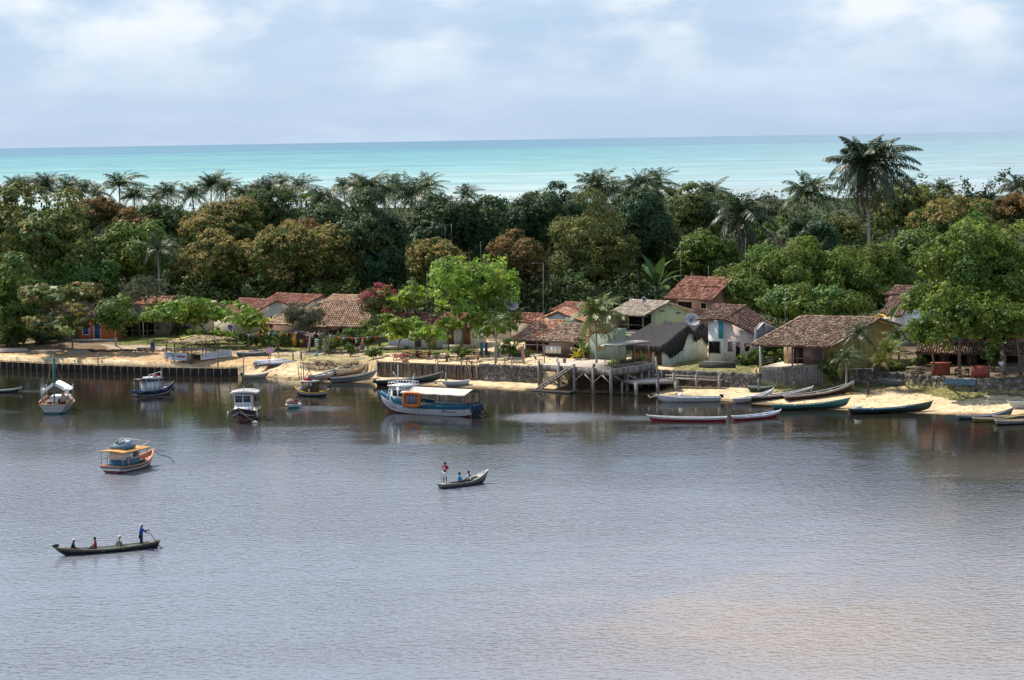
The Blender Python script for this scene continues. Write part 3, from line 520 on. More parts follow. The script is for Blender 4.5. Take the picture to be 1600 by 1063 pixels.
# near and middle trees: kind, crown centre and half size in the photo, depth, name, label
for a in [
 ('almond', 66, 376, 90, 68, 347, 'almond_tree', 'huge olive almond tree with orange reddening crown at the far left', AL, 1.1),
 ('green', 8, 470, 42, 62, 330, 'acacia_tree', 'feathery dark green tree cut off by the left edge beside the spreading almond', GR, 1.1),
 ('green', 200, 405, 62, 46, 352, 'feathery_tree', 'soft mid green tree between the big reddening almond and the golden mangoes', GR, 1.1),
 ('green', 120, 442, 75, 34, 345, 'shade_tree', 'dark green tree filling the dip below the reddening almond and above the orange cottage', GR, 1.0),
 ('gold', 345, 362, 66, 42, 385, 'mango_tree', 'olive mango tree with thin gold bloom behind the two big golden mangoes', MG, 1.1),
 ('gold', 343, 424, 70, 52, 352, 'mango_tree', 'big golden brown flowering mango tree above the beach kiosk and shrubs', MG, 1.15),
 ('gold', 474, 418, 76, 60, 350, 'mango_tree', 'big golden brown flowering mango tree right behind the long red tiled roofs', MG, 1.15),
 ('mango', 583, 392, 54, 80, 358, 'mango_tree', 'tall dark blue green mango tree with a rounded dome, behind the red bougainvillea', MG, 1.25),
 ('mango', 706, 366, 70, 57, 372, 'mango_tree', 'wide dark green mango tree behind the bright green tree and the aerial', MG, 1.15),
 ('gold', 682, 411, 46, 33, 340, 'mango_tree', 'small yellow gold flowering mango tree peeking over the bright green tree', MG, 1.2),
 ('rust', 806, 412, 46, 46, 350, 'mango_tree', 'brown rust flowering mango tree beside the street lamp, dark below', MG, 1.15),
 ('mango', 849, 350, 56, 46, 380, 'mango_tree', 'dark green domed mango tree above the street lamp, below open sea', MG, 1.2),
 ('olive', 925, 402, 66, 70, 355, 'olive_tree', 'tall loose brown olive tree with yellow patches above the thatched deck palm', GR, 1.05),
 ('mango', 999, 372, 46, 66, 372, 'mango_tree', 'dark green mango tree with two shoulders behind the big banana plant', MG, 1.2),
 ('dim', 1095, 342, 75, 42, 430, 'shade_tree', 'dull green tree between the dark two shouldered mango and the feathery palm', GR, 1.1),
 ('green', 1098, 404, 52, 34, 365, 'shade_tree', 'light green low tree behind the roof of the two tier house', GR, 1.0),
 ('green', 1195, 398, 60, 40, 372, 'shade_tree', 'mid green bushy tree below the feathery palm beside the lamp arm', GR, 1.0),
 ('acacia', 1215, 446, 88, 56, 322, 'acacia_tree', 'bright green knobbly tree covering the space behind the grey gable', GR, 1.25),
 ('acacia', 1335, 440, 92, 50, 326, 'acacia_tree', 'bright green knobbly tree rising behind the roof of the stick fronted veranda', GR, 1.25),
 ('mango', 1272, 376, 50, 33, 352, 'mango_tree', 'small dark green glossy mango tree below the tall palm with the dead skirt', MG, 1.2),
 ('almond', 1415, 330, 62, 46, 385, 'almond_tree', 'almond tree with a few orange leaves beside the tall skirted palm', AL, 1.0),
 ('gold', 1490, 352, 76, 36, 372, 'mango_tree', 'brownish gold mango tree over the crown of the giant riverside tree', MG, 1.0),
 ('rust', 1585, 330, 45, 22, 400, 'mango_tree', 'rust brown mango tree at the right edge under the half seen palm', RU, 1.0),
 ('green', 1440, 392, 45, 36, 350, 'shade_tree', 'dark green tree in the gap between the knobbly trees and the giant riverside tree', GR, 1.0),
 ('river', 1548, 434, 108, 92, 268, 'riverside_tree', 'giant bright green riverside tree overhanging the restaurant at the right edge', GR, 1.15),
 ('river', 1502, 500, 60, 44, 256, 'riverside_tree', 'low leafy boughs of a tree shading the restaurant terrace tables', GR, 0.8),
 ('river', 1586, 508, 46, 36, 256, 'riverside_tree', 'dark leafy bush tree behind the man in the white shirt', GR, 0.9),
 ('dim', 418, 338, 46, 40, 440, 'shade_tree', 'dark green round tree between the bare grey tree and the tallest golden mango', GR, 1.2),
 ('dim', 250, 348, 46, 26, 430, 'shade_tree', 'dark green low tree behind the olive golden mango, right of the rust treetops', GR, 1.2),
 ('mango', 505, 352, 42, 24, 425, 'mango_tree', 'dark low mango tree between the golden mango and the tall blue green dome', MG, 1.1),
 ('rust', 648, 360, 18, 22, 400, 'mango_tree', 'narrow rust flowering mango squeezed between two dark mango domes', RU, 1.1),
 ('rust', 480, 365, 34, 16, 400, 'mango_tree', 'low rust topped mango peeking over the golden mango by the red roofs', RU, 1.1),
 ('rust', 205, 352, 26, 20, 420, 'mango_tree', 'bright rust flowering mango in the far wood above the soft mid green tree', RU, 1.2),
 ('rust', 150, 335, 42, 20, 440, 'mango_tree', 'dull rust flowering mango just behind the reddening almond crown', RU, 1.1),
 ('rust', 1050, 395, 20, 30, 380, 'mango_tree', 'slim rust brown mango right of the two shouldered dark mango', RU, 1.0),
 ('gold', 745, 352, 20, 22, 430, 'mango_tree', 'small golden mango crown behind the wide dark mango', MG, 1.0),
 ('layer', 302, 490, 104, 25, 322, 'almond_tree', 'low bright green almond tree with flat spreading tiers above the kiosk', AL, 1.25),
 ('layer', 388, 503, 30, 18, 316, 'almond_tree', 'small bright green almond boughs hiding the foot of the cream gable', AL, 1.2),
 ('layer2', 92, 462, 72, 22, 322, 'almond_tree', 'yellowish almond tree with a flat pale top tier above the orange cottage', AL, 1.2),
 ('layer2', 92, 508, 60, 26, 318, 'almond_tree', 'spreading almond tree with reddish leaves leaning on a dark bent trunk', AL, 1.2),
 ('green', 178, 496, 26, 30, 318, 'small_tree', 'small round dark green tree on thin stems beside the orange cottage', GR, 1.1),
 ('grey', 474, 500, 36, 20, 312, 'small_tree', 'small grey green round topped tree before the red tiled roofs', GR, 1.3),
 ('bougain', 592, 478, 38, 34, 310, 'bougainvillea', 'crimson flowering bougainvillea climbing over the end of the red roofs', None, 1.2),
 ('lime', 640, 468, 46, 26, 308, 'small_tree', 'pale yellow green airy tree between the bougainvillea and the bright green tree', GR, 1.0),
 ('lime', 628, 515, 50, 24, 298, 'almond_tree', 'yellow green almond tree over the red picnic tables, leaning trunk', AL, 1.05),
 ('bright', 742, 448, 76, 50, 298, 'bright_tree', 'vivid bright green airy tree standing before the white house, brightest of all', GR, 1.05),
 ('lime', 672, 522, 30, 22, 294, 'almond_tree', 'small yellow green almond tree on a straight dark trunk by the picnic tables', AL, 1.0),
 ('bright', 768, 505, 52, 28, 296, 'bright_tree', 'lower bright green tree over the dark tables beside the red porch roof', GR, 1.0),
 ('green', 1262, 482, 92, 26, 302, 'understorey_tree', 'low dark leafy tree filling the space right behind the stick fronted veranda roof', GR, 1.2),
 ('green', 1160, 470, 36, 34, 305, 'understorey_tree', 'low leafy tree between the two tier house and the knobbly trees', GR, 1.1),
 ('river', 1452, 522, 34, 30, 254, 'riverside_tree', 'drooping leafy bough over the pale slab tables of the restaurant', GR, 0.85),
 ('river', 1442, 470, 36, 26, 278, 'riverside_tree', 'leafy bough half covering the white gabled house at the right', GR, 0.9),
 ('lime', 700, 505, 30, 26, 300, 'bright_tree', 'small yellowish tree between the brown doors of the white house', GR, 0.8),
]:
    kind, cx, cy, rx, ry, Y, nm, lab, grp, cov = a
    base = {('layer2', 508): (116, 534), ('green', 496): (181, 540), ('grey', 500): (484, 546), ('lime', 515): (620, 547), ('lime', 522): (672, 560), ('bright', 448): (718, 552), ('bright', 505): (780, 560), ('layer', 490): (345, 541), ('layer2', 462): (60, 537), ('river', 522): (1462, 583), ('river', 500): (1500, 584), ('river', 508): (1596, 585), ('river', 434): (1572, 586)}.get((kind, cy))
    tree(kind, cx, cy, rx, ry, Y, nm, lab, grp, cov, base, pale=nm == 'small_tree')
# far broadleaf trees on the skyline
for a in [
 ('layer', 478, 290, 30, 14, 560, 'far_tree', 'flat topped far tree on the skyline left of the tall narrow palm', 0.5), ('dim', 512, 300, 34, 18, 560, 'far_tree', 'dark far bushy tree beside the flat topped skyline tree', 1),
 ('mango', 772, 318, 20, 28, 480, 'pointed_tree', 'dark pointed far tree standing alone against the pale sea', 1.2), ('dim', 832, 308, 26, 20, 520, 'far_tree', 'open crowned far tree right of the pointed dark one', 0.9), ('dim', 800, 330, 34, 20, 470, 'far_tree', 'low dark far tree filling between the pointed tree and the domed mango', 1.2),
 ('dim', 905, 330, 40, 18, 500, 'far_tree', 'low dark far tree at the foot of the lone seaside palm', 1.2), ('olive', 1010, 305, 44, 26, 500, 'far_tree', 'olive far tree under the cluster of seaside palms', 1.1), ('dim', 1080, 315, 40, 16, 500, 'far_tree', 'low dull far tree right of the cluster of seaside palms', 1.1),
 ('olive', 1130, 305, 34, 22, 480, 'far_tree', 'olive far tree behind the feathery palm', 1.1), ('grey', 1195, 318, 42, 26, 450, 'far_tree', 'greyish thin far tree right of the feathery palm', 1.0), ('dim', 1245, 335, 42, 20, 430, 'far_tree', 'dark far tree under the upright palm, left of the tall skirted palm', 1.1),
 ('olive', 1320, 345, 30, 26, 420, 'far_tree', 'olive far tree at the foot of the tall skirted palm', 1.0), ('olive', 1400, 300, 34, 22, 470, 'far_tree', 'olive far tree just right of the tall skirted palm fronds', 1.0), ('olive', 1452, 296, 34, 20, 470, 'far_tree', 'brown olive far tree near the reaching bough', 0.9), ('almond', 1520, 308, 44, 14, 450, 'far_tree', 'low far almond tree under the reaching bough', 1.0),
 ('dim', 20, 318, 60, 26, 520, 'far_tree', 'dark far tree at the left edge under the skyline palms', 1.2), ('dim', 130, 312, 60, 20, 540, 'far_tree', 'dark far tree under the pair of skyline palms beside the almond', 1.2), ('dim', 205, 318, 50, 20, 530, 'far_tree', 'dark far tree under the tallest skyline palm', 1.2), ('dim', 265, 318, 46, 20, 540, 'far_tree', 'dark far tree left of the bare grey tree', 1.2),
 ('dim', 370, 320, 46, 20, 540, 'far_tree', 'dark far tree right of the bare grey tree', 1.2), ('dim', 455, 318, 50, 24, 530, 'far_tree', 'dark far tree below the flat topped skyline tree', 1.2), ('dim', 560, 325, 50, 20, 520, 'far_tree', 'dark far tree behind the tall blue green mango dome', 1.2), ('dim', 640, 330, 46, 20, 520, 'far_tree', 'dark far tree under the bushy skyline palm', 1.2), ('dim', 715, 322, 34, 12, 520, 'far_tree', 'low dark far tree behind the wide dark mango', 1.2),
]:
    kind, cx, cy, rx, ry, Y, nm, lab, cov = a
    tree(kind, cx, cy + (34 if kind in ('dim', 'olive') and cx < 760 else 19), rx, ry, Y, nm, lab, "far trees on the skyline", cov, ls=1.25)
bare(322, 304, 52, 32, 520, 'leafless grey branching tree among the skyline palms', base=None, depth=6, thick=0.012)
bare(222, 458, 40, 24, 335, 'thin grey half leafless tree above the roof of the olive house', base=None, depth=5, foliage='grey', cov=0.35, thick=0.014)
bare(1166, 520, 26, 32, 268, 'leafless pale bush in front of the pink wall', name="bare_bush", base=(1166, 566), depth=4, cat="bush", thick=0.016, col=(0.34, 0.29, 0.25))
bare(484, 517, 16, 9, 305, 'small leafless white branched tree beside the signposts', base=(483, 548), depth=4, thick=0.03, col=(0.5, 0.47, 0.45))
bare(506, 512, 10, 22, 303, 'thin brown twiggy bush between the signposts', name="bare_bush", base=(507, 550), depth=4, cat="bush", thick=0.014, col=(0.2, 0.15, 0.11))
bare(928, 440, 26, 34, 345, 'pale leaning dead limb rising from the olive tree', name="dead_tree", depth=3, thick=0.018, col=(0.4, 0.37, 0.33))
# skyline palms: heart of the crown, reach, depth
for a in [
 (26, 290, 30, 560, 'skyline palm nearest the left edge, broad crown'), (72, 288, 26, 580, 'round skyline palm beside the one nearest the left edge'), (106, 292, 26, 560, 'wind blown skyline palm above the reddening almond'), (152, 298, 24, 570, 'small skyline palm left of the tallest leftward palm'),
 (186, 288, 34, 540, 'tall bushy skyline palm, highest of the leftward row'), (210, 304, 26, 560, 'lower skyline palm touching the highest of the leftward row'), (262, 300, 26, 580, 'skyline palm just left of the bare grey tree'), (330, 290, 28, 600, 'skyline palm showing behind the bare grey tree'), (378, 304, 26, 560, 'small skyline palm right of the bare grey tree'),
 (418, 296, 30, 560, 'spiky skyline palm above the dark round tree'), (505, 318, 34, 480, 'dark palm below the flat topped skyline tree'), (536, 298, 22, 580, 'small skyline palm left of the tall narrow palm'), (575, 304, 38, 520, 'tall narrow skyline palm with upright central fronds'), (641, 316, 46, 480, 'big bushy palm above the rust sliver between two dark domes'),
 (600, 312, 30, 520, 'drooping skyline palm right of the tall narrow palm'), (932, 296, 40, 470, 'lone seaside palm with feathered arching fronds, standing clear against the sea'), (1000, 292, 34, 500, 'seaside palm on the left of the cluster'), (1024, 290, 34, 510, 'seaside palm in the middle of the cluster'), (1052, 302, 26, 520, 'small seaside palm on the right of the cluster'), (985, 306, 26, 500, 'low seaside palm at the foot of the cluster'),
 (1262, 306, 42, 440, 'upright palm with stiff fronds, left of the tall skirted palm'), (1595, 300, 40, 430, 'palm half cut by the right edge against the sea'), (1428, 302, 28, 480, 'slim palm behind the almond with orange leaves'), (1388, 300, 30, 450, 'palm hidden behind the right fronds of the tall skirted palm'), (450, 316, 30, 520, 'dark palm between the spiky one and the flat topped tree'), (690, 330, 26, 540, 'palm tips poking over the wide dark mango'), (-2, 300, 26, 560, 'palm fronds entering at the left edge'), (242, 306, 24, 590, 'faint skyline palm between two others left of the bare tree'),
 (300, 300, 24, 570, 'palm just left of the bare grey branches, low on the skyline'), (352, 296, 28, 585, 'palm rising behind the right side of the bare grey branches'), (398, 300, 26, 575, 'thin skyline palm left of the spiky one'), (436, 296, 28, 590, 'skyline palm right of the spiky one, fronds swept aside'), (468, 300, 24, 575, 'low palm under the flat topped skyline tree'), (556, 296, 26, 570, 'skyline palm touching the tall narrow palm from the left'), (618, 302, 30, 540, 'skyline palm between the drooping one and the big bushy one'), (664, 300, 28, 560, 'skyline palm right of the big bushy palm'), (728, 312, 24, 560, 'small palm at the edge of the open sea gap'), (48, 294, 26, 590, 'palm between the two leftmost round palms'), (128, 296, 26, 585, 'palm between the wind blown one and the small one'), (960, 300, 28, 520, 'palm between the lone seaside palm and the cluster'), (1108, 305, 30, 470, 'palm left of the large feathery one, partly hidden'), (1470, 298, 26, 490, 'palm tips left of the reaching bough')
]: palm(a[0], a[1] + (3 if a[0] < 420 else -7 if a[0] < 760 else 0), a[2] * (1.0 + 0.3 * random.random()), a[3], a[4], SK, n=random.randint(18, 34), nl=28, hang=random.uniform(0.4, 0.8), mx=random.uniform(-0.6, 0.25), dead=random.choice((0, 0, 2, 4)), up_=random.uniform(0.85, 1.12), col=random.choice(((0.065, 0.10, 0.034), (0.07, 0.09, 0.036), (0.055, 0.095, 0.032))))
palm(1158, 338, 62, 365, 'large feathery palm with long pale drooping fronds behind the two tier house', "palms in the village", n=32, nl=34, hang=0.5, dead=3, mx=-0.75)
palm(1352, 259, 76, 335, 'tallest coconut palm, rising above the horizon with a skirt of dead fronds', "palms in the village", base=None, n=38, skirt=True, nl=46, hang=0.75, mx=-0.6)
palm(1212, 372, 26, 345, 'dying palm with hanging grey fronds behind the knobbly trees', "palms in the village", n=6, dead=16, nl=18, col=(0.12, 0.11, 0.06))
palm(246, 392, 40, 345, 'young palm with shining fronds in front of the golden mangoes', "palms in the village", n=16, nl=22, base=None)
palm(930, 490, 46, 274.5, 'coconut palm standing on the timber deck before the tiled bars', "palms in the village", base=P(932, 569, 3.05), n=28, nl=42, hang=0.6, dead=2, col=(0.12, 0.16, 0.035), mx=-0.7)
palm(774, 512, 32, 286, 'young palm with upright fronds beside the stone wall corner', "palms in the village", base=(775, 567), n=14, nl=22, up_=1.1, hang=0.25, col=(0.075, 0.12, 0.03), mx=0.3)
palm(1322, 560, 34, 262, 'small dark fan of palm fronds before the yellow wall of the veranda house', "palms in the village", base=(1322, 598), n=24, nl=22, col=(0.055, 0.085, 0.03), mx=-0.5)
palm(1342, 522, 36, 264, 'low dark palm leaning over the veranda roof corner', "palms in the village", base=(1340, 585), n=24, nl=20, col=(0.045, 0.072, 0.024), mx=-0.6)
palm(1388, 552, 32, 262, 'yellow green clumping palm beside the white bench', "palms in the village", base=(1387, 588), n=30, nl=18, up_=1.05, col=(0.15, 0.18, 0.03), mx=0.2)
palm(1378, 566, 26, 261, 'low yellow green palm clump in front of the white bench end', "palms in the village", base=(1378, 589), n=26, nl=16, up_=1.05, col=(0.16, 0.19, 0.03), mx=0.15)
palm(1404, 530, 40, 268, 'darker clumping palm behind the yellow green one', "palms in the village", base=(1404, 587), n=28, nl=18, up_=1.0, col=(0.07, 0.12, 0.025), mx=0.1)
banana((1026, 470), 62, 352, 'great dark banana plant with paddle leaves behind the green house', n=12, top=(1026, 450))
banana((1395, 510), 42, 285, 'banana plant with one yellow leaf above the veranda house ridge', n=8, yellow=True, top=(1392, 500))
banana((418, 538), 52, 300, 'yellow leaved ginger clump before the red tiled roofs', n=16, col=(0.30, 0.30, 0.03))
banana((412, 540), 30, 299, 'dark green leafy clump below the yellow ginger', n=14, col=(0.05, 0.09, 0.025))
banana((902, 568), 26, 284, 'yellow striped croton plant beside the dark bar wall', n=14, col=(0.36, 0.30, 0.02), name="garden_plant")
banana((912, 565), 40, 286, 'tall green leafy plant at the edge of the timber deck', n=12, col=(0.10, 0.14, 0.03), name="garden_plant")
# shrubs
def shrub(cx, cy, rx, ry, label, kind='shrub', cov=1.0, base_y=None):
    b = Gd(cx, base_y or cy + ry); k = F / b[1]; root = thing('shrub', label, 'shrub', b, 0, "garden shrubs"); _seed[0] += 1
    mb = MB(); r = np.array((rx, rx * 0.8, ry)) / k; crown(mb, (0, 0, r[2]), r, kind, cov, None, _seed[0], 0.8); mb.build('crown', LEAF_DULL, root)
    tm = MB()
    for i in range(4): tm.tube([(0, 0, -0.1), (jit(r[0] * 0.3), jit(0.2), r[2] * 0.5), (jit(r[0] * 0.7), jit(0.4), r[2])], [0.05, 0.035, 0.02], 5)
    tm.build('stems', BARK, root); return root
for a in [(1200, 562, 34, 24, 'dark green hedge shrub beside the veranda of sticks'), (1160, 572, 18, 16, 'leafy shrub with white blooms under the pink wall'), (1215, 540, 16, 26, 'tall dark shrub between grey gable and veranda post'), (1302, 580, 18, 24, 'spiky tall shrub at the end of the stick skirt'), (545, 533, 28, 17, 'large garden bush under the eave of the widest red roof'), (515, 540, 22, 12, 'low dark bush behind the twin signposts'), (575, 522, 22, 26, 'rounded dark green bush right of the widest red roof'), (548, 545, 10, 12, 'young pale shrub beside the walking couple'), (388, 533, 18, 12, 'dark hedge between the kiosk and the ginger clump'), (430, 534, 26, 14, 'dark low bush in front of the garden doorway'), (1436, 570, 10, 18, 'pale variegated shrub on the restaurant terrace'), (1412, 580, 20, 14, 'green mound shrub behind the white bench'), (812, 560, 20, 18, 'dark shrubbery under the red porch roof'), (795, 545, 18, 16, 'dark leafy bush behind the striped towel'), (585, 553, 14, 8, 'low tuft of bush beside the house steps'), (1120, 578, 26, 6, 'low yellow flowered border before the pink wall'), (1552, 556, 18, 24, 'dark shrub behind the plain red screen'), (722, 552, 16, 9, 'round green bush between the dark tables'), (20, 528, 40, 12, 'dark undergrowth under the left edge trees'), (70, 524, 40, 12, 'dark undergrowth behind the bent almond trunk')]:
    shrub(*a)
for a in [(336, 524, 24, 13, 'pale leafy hedge under the flat bright almond', 'layer', 1.2), (362, 528, 14, 10, 'small hedge at the right foot of the flat bright almond', 'layer', 1.2), (306, 526, 22, 12, 'leafy hedge directly behind the kiosk roof', 'layer', 1.2)]: shrub(*a)
# the wood between them: one mass of leaves nobody could count
def woodland():
    mb = MB(); g = np.random.default_rng(5)
    for i in range(460):
        Y = 345 + 330 * g.random() ** 1.2; half = Y * 0.235 + 12; X = (g.random() * 2 - 1) * half
        top = np.interp(Y, [345, 430, 560, 680], [8.5, 10.2, 8.6, 7.0]) + g.normal() * 1.2; r = 3.5 + 2.5 * g.random()
        crown(mb, (X, Y, top - r * 0.9), (r * 1.2, r, r), 'dim', 0.42, 7, 900 + i, 1.3, 0.3)
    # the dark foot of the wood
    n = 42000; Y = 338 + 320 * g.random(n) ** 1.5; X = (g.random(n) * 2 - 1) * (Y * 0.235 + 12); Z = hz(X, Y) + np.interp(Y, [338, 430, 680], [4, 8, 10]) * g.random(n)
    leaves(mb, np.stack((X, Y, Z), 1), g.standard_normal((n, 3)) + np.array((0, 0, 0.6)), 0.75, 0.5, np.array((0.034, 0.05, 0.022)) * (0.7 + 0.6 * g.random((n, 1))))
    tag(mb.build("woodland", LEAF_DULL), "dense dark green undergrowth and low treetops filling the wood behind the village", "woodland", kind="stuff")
woodland()
# the reaching almond bough against the sea
def bough():
    b = G(1490, 330, 400); b[2] = float(hz(b[0], b[1])); root = thing('reaching_tree', 'slender tree with a leafy bough reaching out against the sea near the right edge', 'tree', b); mb = MB(); lm = MB()
    def q(x, y, dy=0): return G(x, y, 400 + dy) - b
    arms = [[q(1488, 345), q(1500, 318), q(1530, 305), q(1555, 285), q(1574, 268)], [q(1500, 318), q(1515, 300), q(1505, 282)], [q(1488, 345), q(1490, 310), q(1480, 285)], [q(1530, 305), q(1545, 310), q(1552, 302)]]
    mb.tube([(0, 0, 0), q(1488, 345)], [0.25, 0.16], 6)
    for a in arms:
        mb.tube(a, np.linspace(0.13, 0.04, len(a)), 5)
        for p0, p1 in zip(a[:-1], a[1:]):
            for t in np.linspace(0.2, 1, 5):
                p = p0 + (p1 - p0) * t; n = 16; leaves(lm, p + rng.standard_normal((n, 3)) * 0.42, rng.standard_normal((n, 3)) + np.array((0, 0, 0.8)), 0.55, 0.36, np.array((0.06, 0.09, 0.03)) * (0.7 + 0.6 * rng.random((n, 1))))
    mb.build('trunk', BARK, root); lm.build('crown', LEAF, root)
bough()
# ------------------------------------------------------------------ building materials
def stone_material(name, scale, c1, c2, mortar):
    m, n, l, b = _nodes(name); b.inputs['Roughness'].default_value = 0.95; b.inputs['Specular IOR Level'].default_value = 0.1
    g = n.new("ShaderNodeTexCoord")
    v = n.new("ShaderNodeTexVoronoi"); v.inputs['Scale'].default_value = scale; l.new(g.outputs['Object'], v.inputs['Vector'])
    e = n.new("ShaderNodeTexVoronoi"); e.feature = 'DISTANCE_TO_EDGE'; e.inputs['Scale'].default_value = scale; l.new(g.outputs['Object'], e.inputs['Vector'])
    sp = n.new("ShaderNodeSeparateColor"); l.new(v.outputs['Color'], sp.inputs[0])
    mx = n.new("ShaderNodeMix"); mx.data_type = 'RGBA'; l.new(sp.outputs[0], mx.inputs['Factor']); mx.inputs[6].default_value = (*c1, 1); mx.inputs[7].default_value = (*c2, 1)
    r = n.new("ShaderNodeMapRange"); r.inputs['From Max'].default_value = 0.09; l.new(e.outputs['Distance'], r.inputs['Value'])
    m2 = n.new("ShaderNodeMix"); m2.data_type = 'RGBA'; l.new(r.outputs[0], m2.inputs['Factor']); m2.inputs[6].default_value = (*mortar, 1); l.new(mx.outputs[2], m2.inputs[7])
    nz = n.new("ShaderNodeTexNoise"); nz.inputs['Scale'].default_value = 0.9; nz.inputs['Detail'].default_value = 6; l.new(g.outputs['Object'], nz.inputs['Vector'])
    r3 = n.new("ShaderNodeMapRange"); r3.inputs['From Min'].default_value = 0.3; r3.inputs['From Max'].default_value = 0.7; r3.inputs['To Min'].default_value = 0.55; r3.inputs['To Max'].default_value = 1.35; l.new(nz.outputs['Fac'], r3.inputs['Value'])
    m3 = n.new("ShaderNodeMix"); m3.data_type = 'RGBA'; m3.blend_type = 'MULTIPLY'; m3.inputs['Factor'].default_value = 1; l.new(m2.outputs[2], m3.inputs[6]); l.new(r3.outputs[0], m3.inputs[7]); l.new(m3.outputs[2], b.inputs['Base Color'])
    bp = n.new("ShaderNodeBump"); bp.inputs['Strength'].default_value = 0.9; bp.inputs['Distance'].default_value = 0.12; l.new(r.outputs[0], bp.inputs['Height']); l.new(bp.outputs[0], b.inputs['Normal']); return m
RUBBLE = stone_material("rubble_stone", 2.8, (0.12, 0.11, 0.095), (0.27, 0.25, 0.225), (0.125, 0.115, 0.10))
TIMBER = mat("grey_timber", (0.27, 0.235, 0.20), 0.9, 0.1, 0.4, 2.0, dirt=(0.10, 0.085, 0.07), dirt_amt=0.7, stretch=(1, 1, 0.25), bump=0.4, bscale=5)
DECKM = mat("deck_boards", (0.46, 0.40, 0.34), 0.9, 0.1, 0.25, 1.2, dirt=(0.26, 0.21, 0.17), dirt_amt=0.5, bump=0.3)
DARKW = mat("dark_timber", (0.075, 0.055, 0.042), 0.85, 0.15, 0.4, 2.0, dirt=(0.16, 0.13, 0.11), dirt_amt=0.4, stretch=(1, 1, 0.3))
POLE = mat("pole_wood", (0.20, 0.165, 0.13), 0.9, 0.1, 0.4, 3.0, dirt=(0.09, 0.07, 0.05), dirt_amt=0.6)
REDW = mat("red_table_wood", (0.33, 0.10, 0.055), 0.7, 0.25, 0.3, 4.0, dirt=(0.20, 0.09, 0.06), dirt_amt=0.4)
TILE = mat("clay_tiles", (1, 1, 1), 0.9, 0.12, 0.3, 1.1, dirt=(0.075, 0.055, 0.045), dirt_amt=0.55, attr=True)
UNDER = mat("roof_underside", (0.13, 0.085, 0.06), 0.9, 0.1, 0.3)
WHITEP = mat("white_paint", (0.72, 0.71, 0.68), 0.55, 0.35, 0.1, 1.5, dirt=(0.45, 0.42, 0.37), dirt_amt=0.35)
CREAM = mat("cream_plaster", (0.50, 0.44, 0.345), 0.9, 0.15, 0.12, 0.8, dirt=(0.35, 0.30, 0.23), dirt_amt=0.60, stretch=(1.6, 1.6, 0.5))
WHITEW = mat("white_plaster", (0.74, 0.72, 0.67), 0.9, 0.15, 0.1, 0.7, dirt=(0.46, 0.42, 0.36), dirt_amt=0.60, stretch=(1.6, 1.6, 0.5))
GREENW = mat("green_plaster", (0.36, 0.44, 0.27), 0.9, 0.15, 0.12, 0.7, dirt=(0.26, 0.30, 0.19), dirt_amt=0.68, stretch=(1.6, 1.6, 0.5))
PALEGREEN = mat("pale_green_plaster", (0.50, 0.57, 0.49), 0.9, 0.15, 0.12, 0.7, dirt=(0.30, 0.33, 0.28), dirt_amt=0.85, stretch=(1.6, 1.6, 0.5))
PINKW = mat("pink_plaster", (0.62, 0.50, 0.43), 0.9, 0.15, 0.14, 0.8, dirt=(0.40, 0.33, 0.28), dirt_amt=0.75, stretch=(1.6, 1.6, 0.5))
GREYW = mat("grey_cement", (0.15, 0.155, 0.17), 0.92, 0.15, 0.3, 0.9, dirt=(0.12, 0.12, 0.125), dirt_amt=0.6)
ORANGEW = mat("orange_plaster", (0.52, 0.14, 0.055), 0.9, 0.15, 0.15, 0.9, dirt=(0.36, 0.10, 0.05), dirt_amt=0.60, stretch=(1.6, 1.6, 0.5))
YELLOWW = mat("yellow_plaster", (0.50, 0.40, 0.16), 0.9, 0.15, 0.15, 0.8, dirt=(0.33, 0.25, 0.12), dirt_amt=0.68, stretch=(1.6, 1.6, 0.5))
OLIVEW = mat("olive_plaster", (0.26, 0.26, 0.18), 0.9, 0.15, 0.15, 0.8)
BROWNW = mat("brown_plaster", (0.20, 0.13, 0.10), 0.9, 0.15, 0.25, 0.8, dirt=(0.12, 0.08, 0.06), dirt_amt=0.5)
REDPANEL = mat("red_panel_paint", (0.27, 0.065, 0.05), 0.7, 0.25, 0.18, 0.8, dirt=(0.30, 0.08, 0.06), dirt_amt=0.5)
BLUEP = mat("blue_paint", (0.025, 0.075, 0.20), 0.6, 0.3, 0.15, 1.5)
TEAL = mat("teal_paint", (0.03, 0.26, 0.32), 0.6, 0.3, 0.15, 1.5)
MAROON = mat("maroon_paint", (0.22, 0.04, 0.05), 0.6, 0.3, 0.15, 1.5)
BROWND = mat("brown_door_paint", (0.30, 0.12, 0.055), 0.6, 0.3, 0.2, 1.5)
YELLOWP = mat("yellow_post_paint", (0.58, 0.36, 0.05), 0.65, 0.3, 0.15, 1.5)
DARKIN = mat("interior_shade", (0.020, 0.016, 0.014), 0.95, 0.05, 0.3)  # near-black paint standing in for the shade inside rooms and openings
GLASSY = mat("window_pane", (0.03, 0.035, 0.04), 0.15, 0.5, 0.1)
THATCH = mat("dark_thatch", (0.055, 0.053, 0.054), 0.98, 0.05, 0.45, 4.0, dirt=(0.125, 0.12, 0.12), dirt_amt=0.6, bump=1.0, bscale=14, stretch=(1, 1, 0.5))
STRAW = mat("straw_thatch", (0.32, 0.255, 0.155), 0.95, 0.05, 0.45, 3.0, dirt=(0.13, 0.09, 0.06), dirt_amt=0.7, bump=0.9, bscale=9)
METAL = mat("grey_metal", (0.15, 0.155, 0.155), 0.5, 0.4, 0.15, 2.0, metallic=0.3)
SLATE = mat("pale_sheet_roof", (0.50, 0.45, 0.37), 0.9, 0.1, 0.25, 1.0, dirt=(0.30, 0.26, 0.21), dirt_amt=0.5)
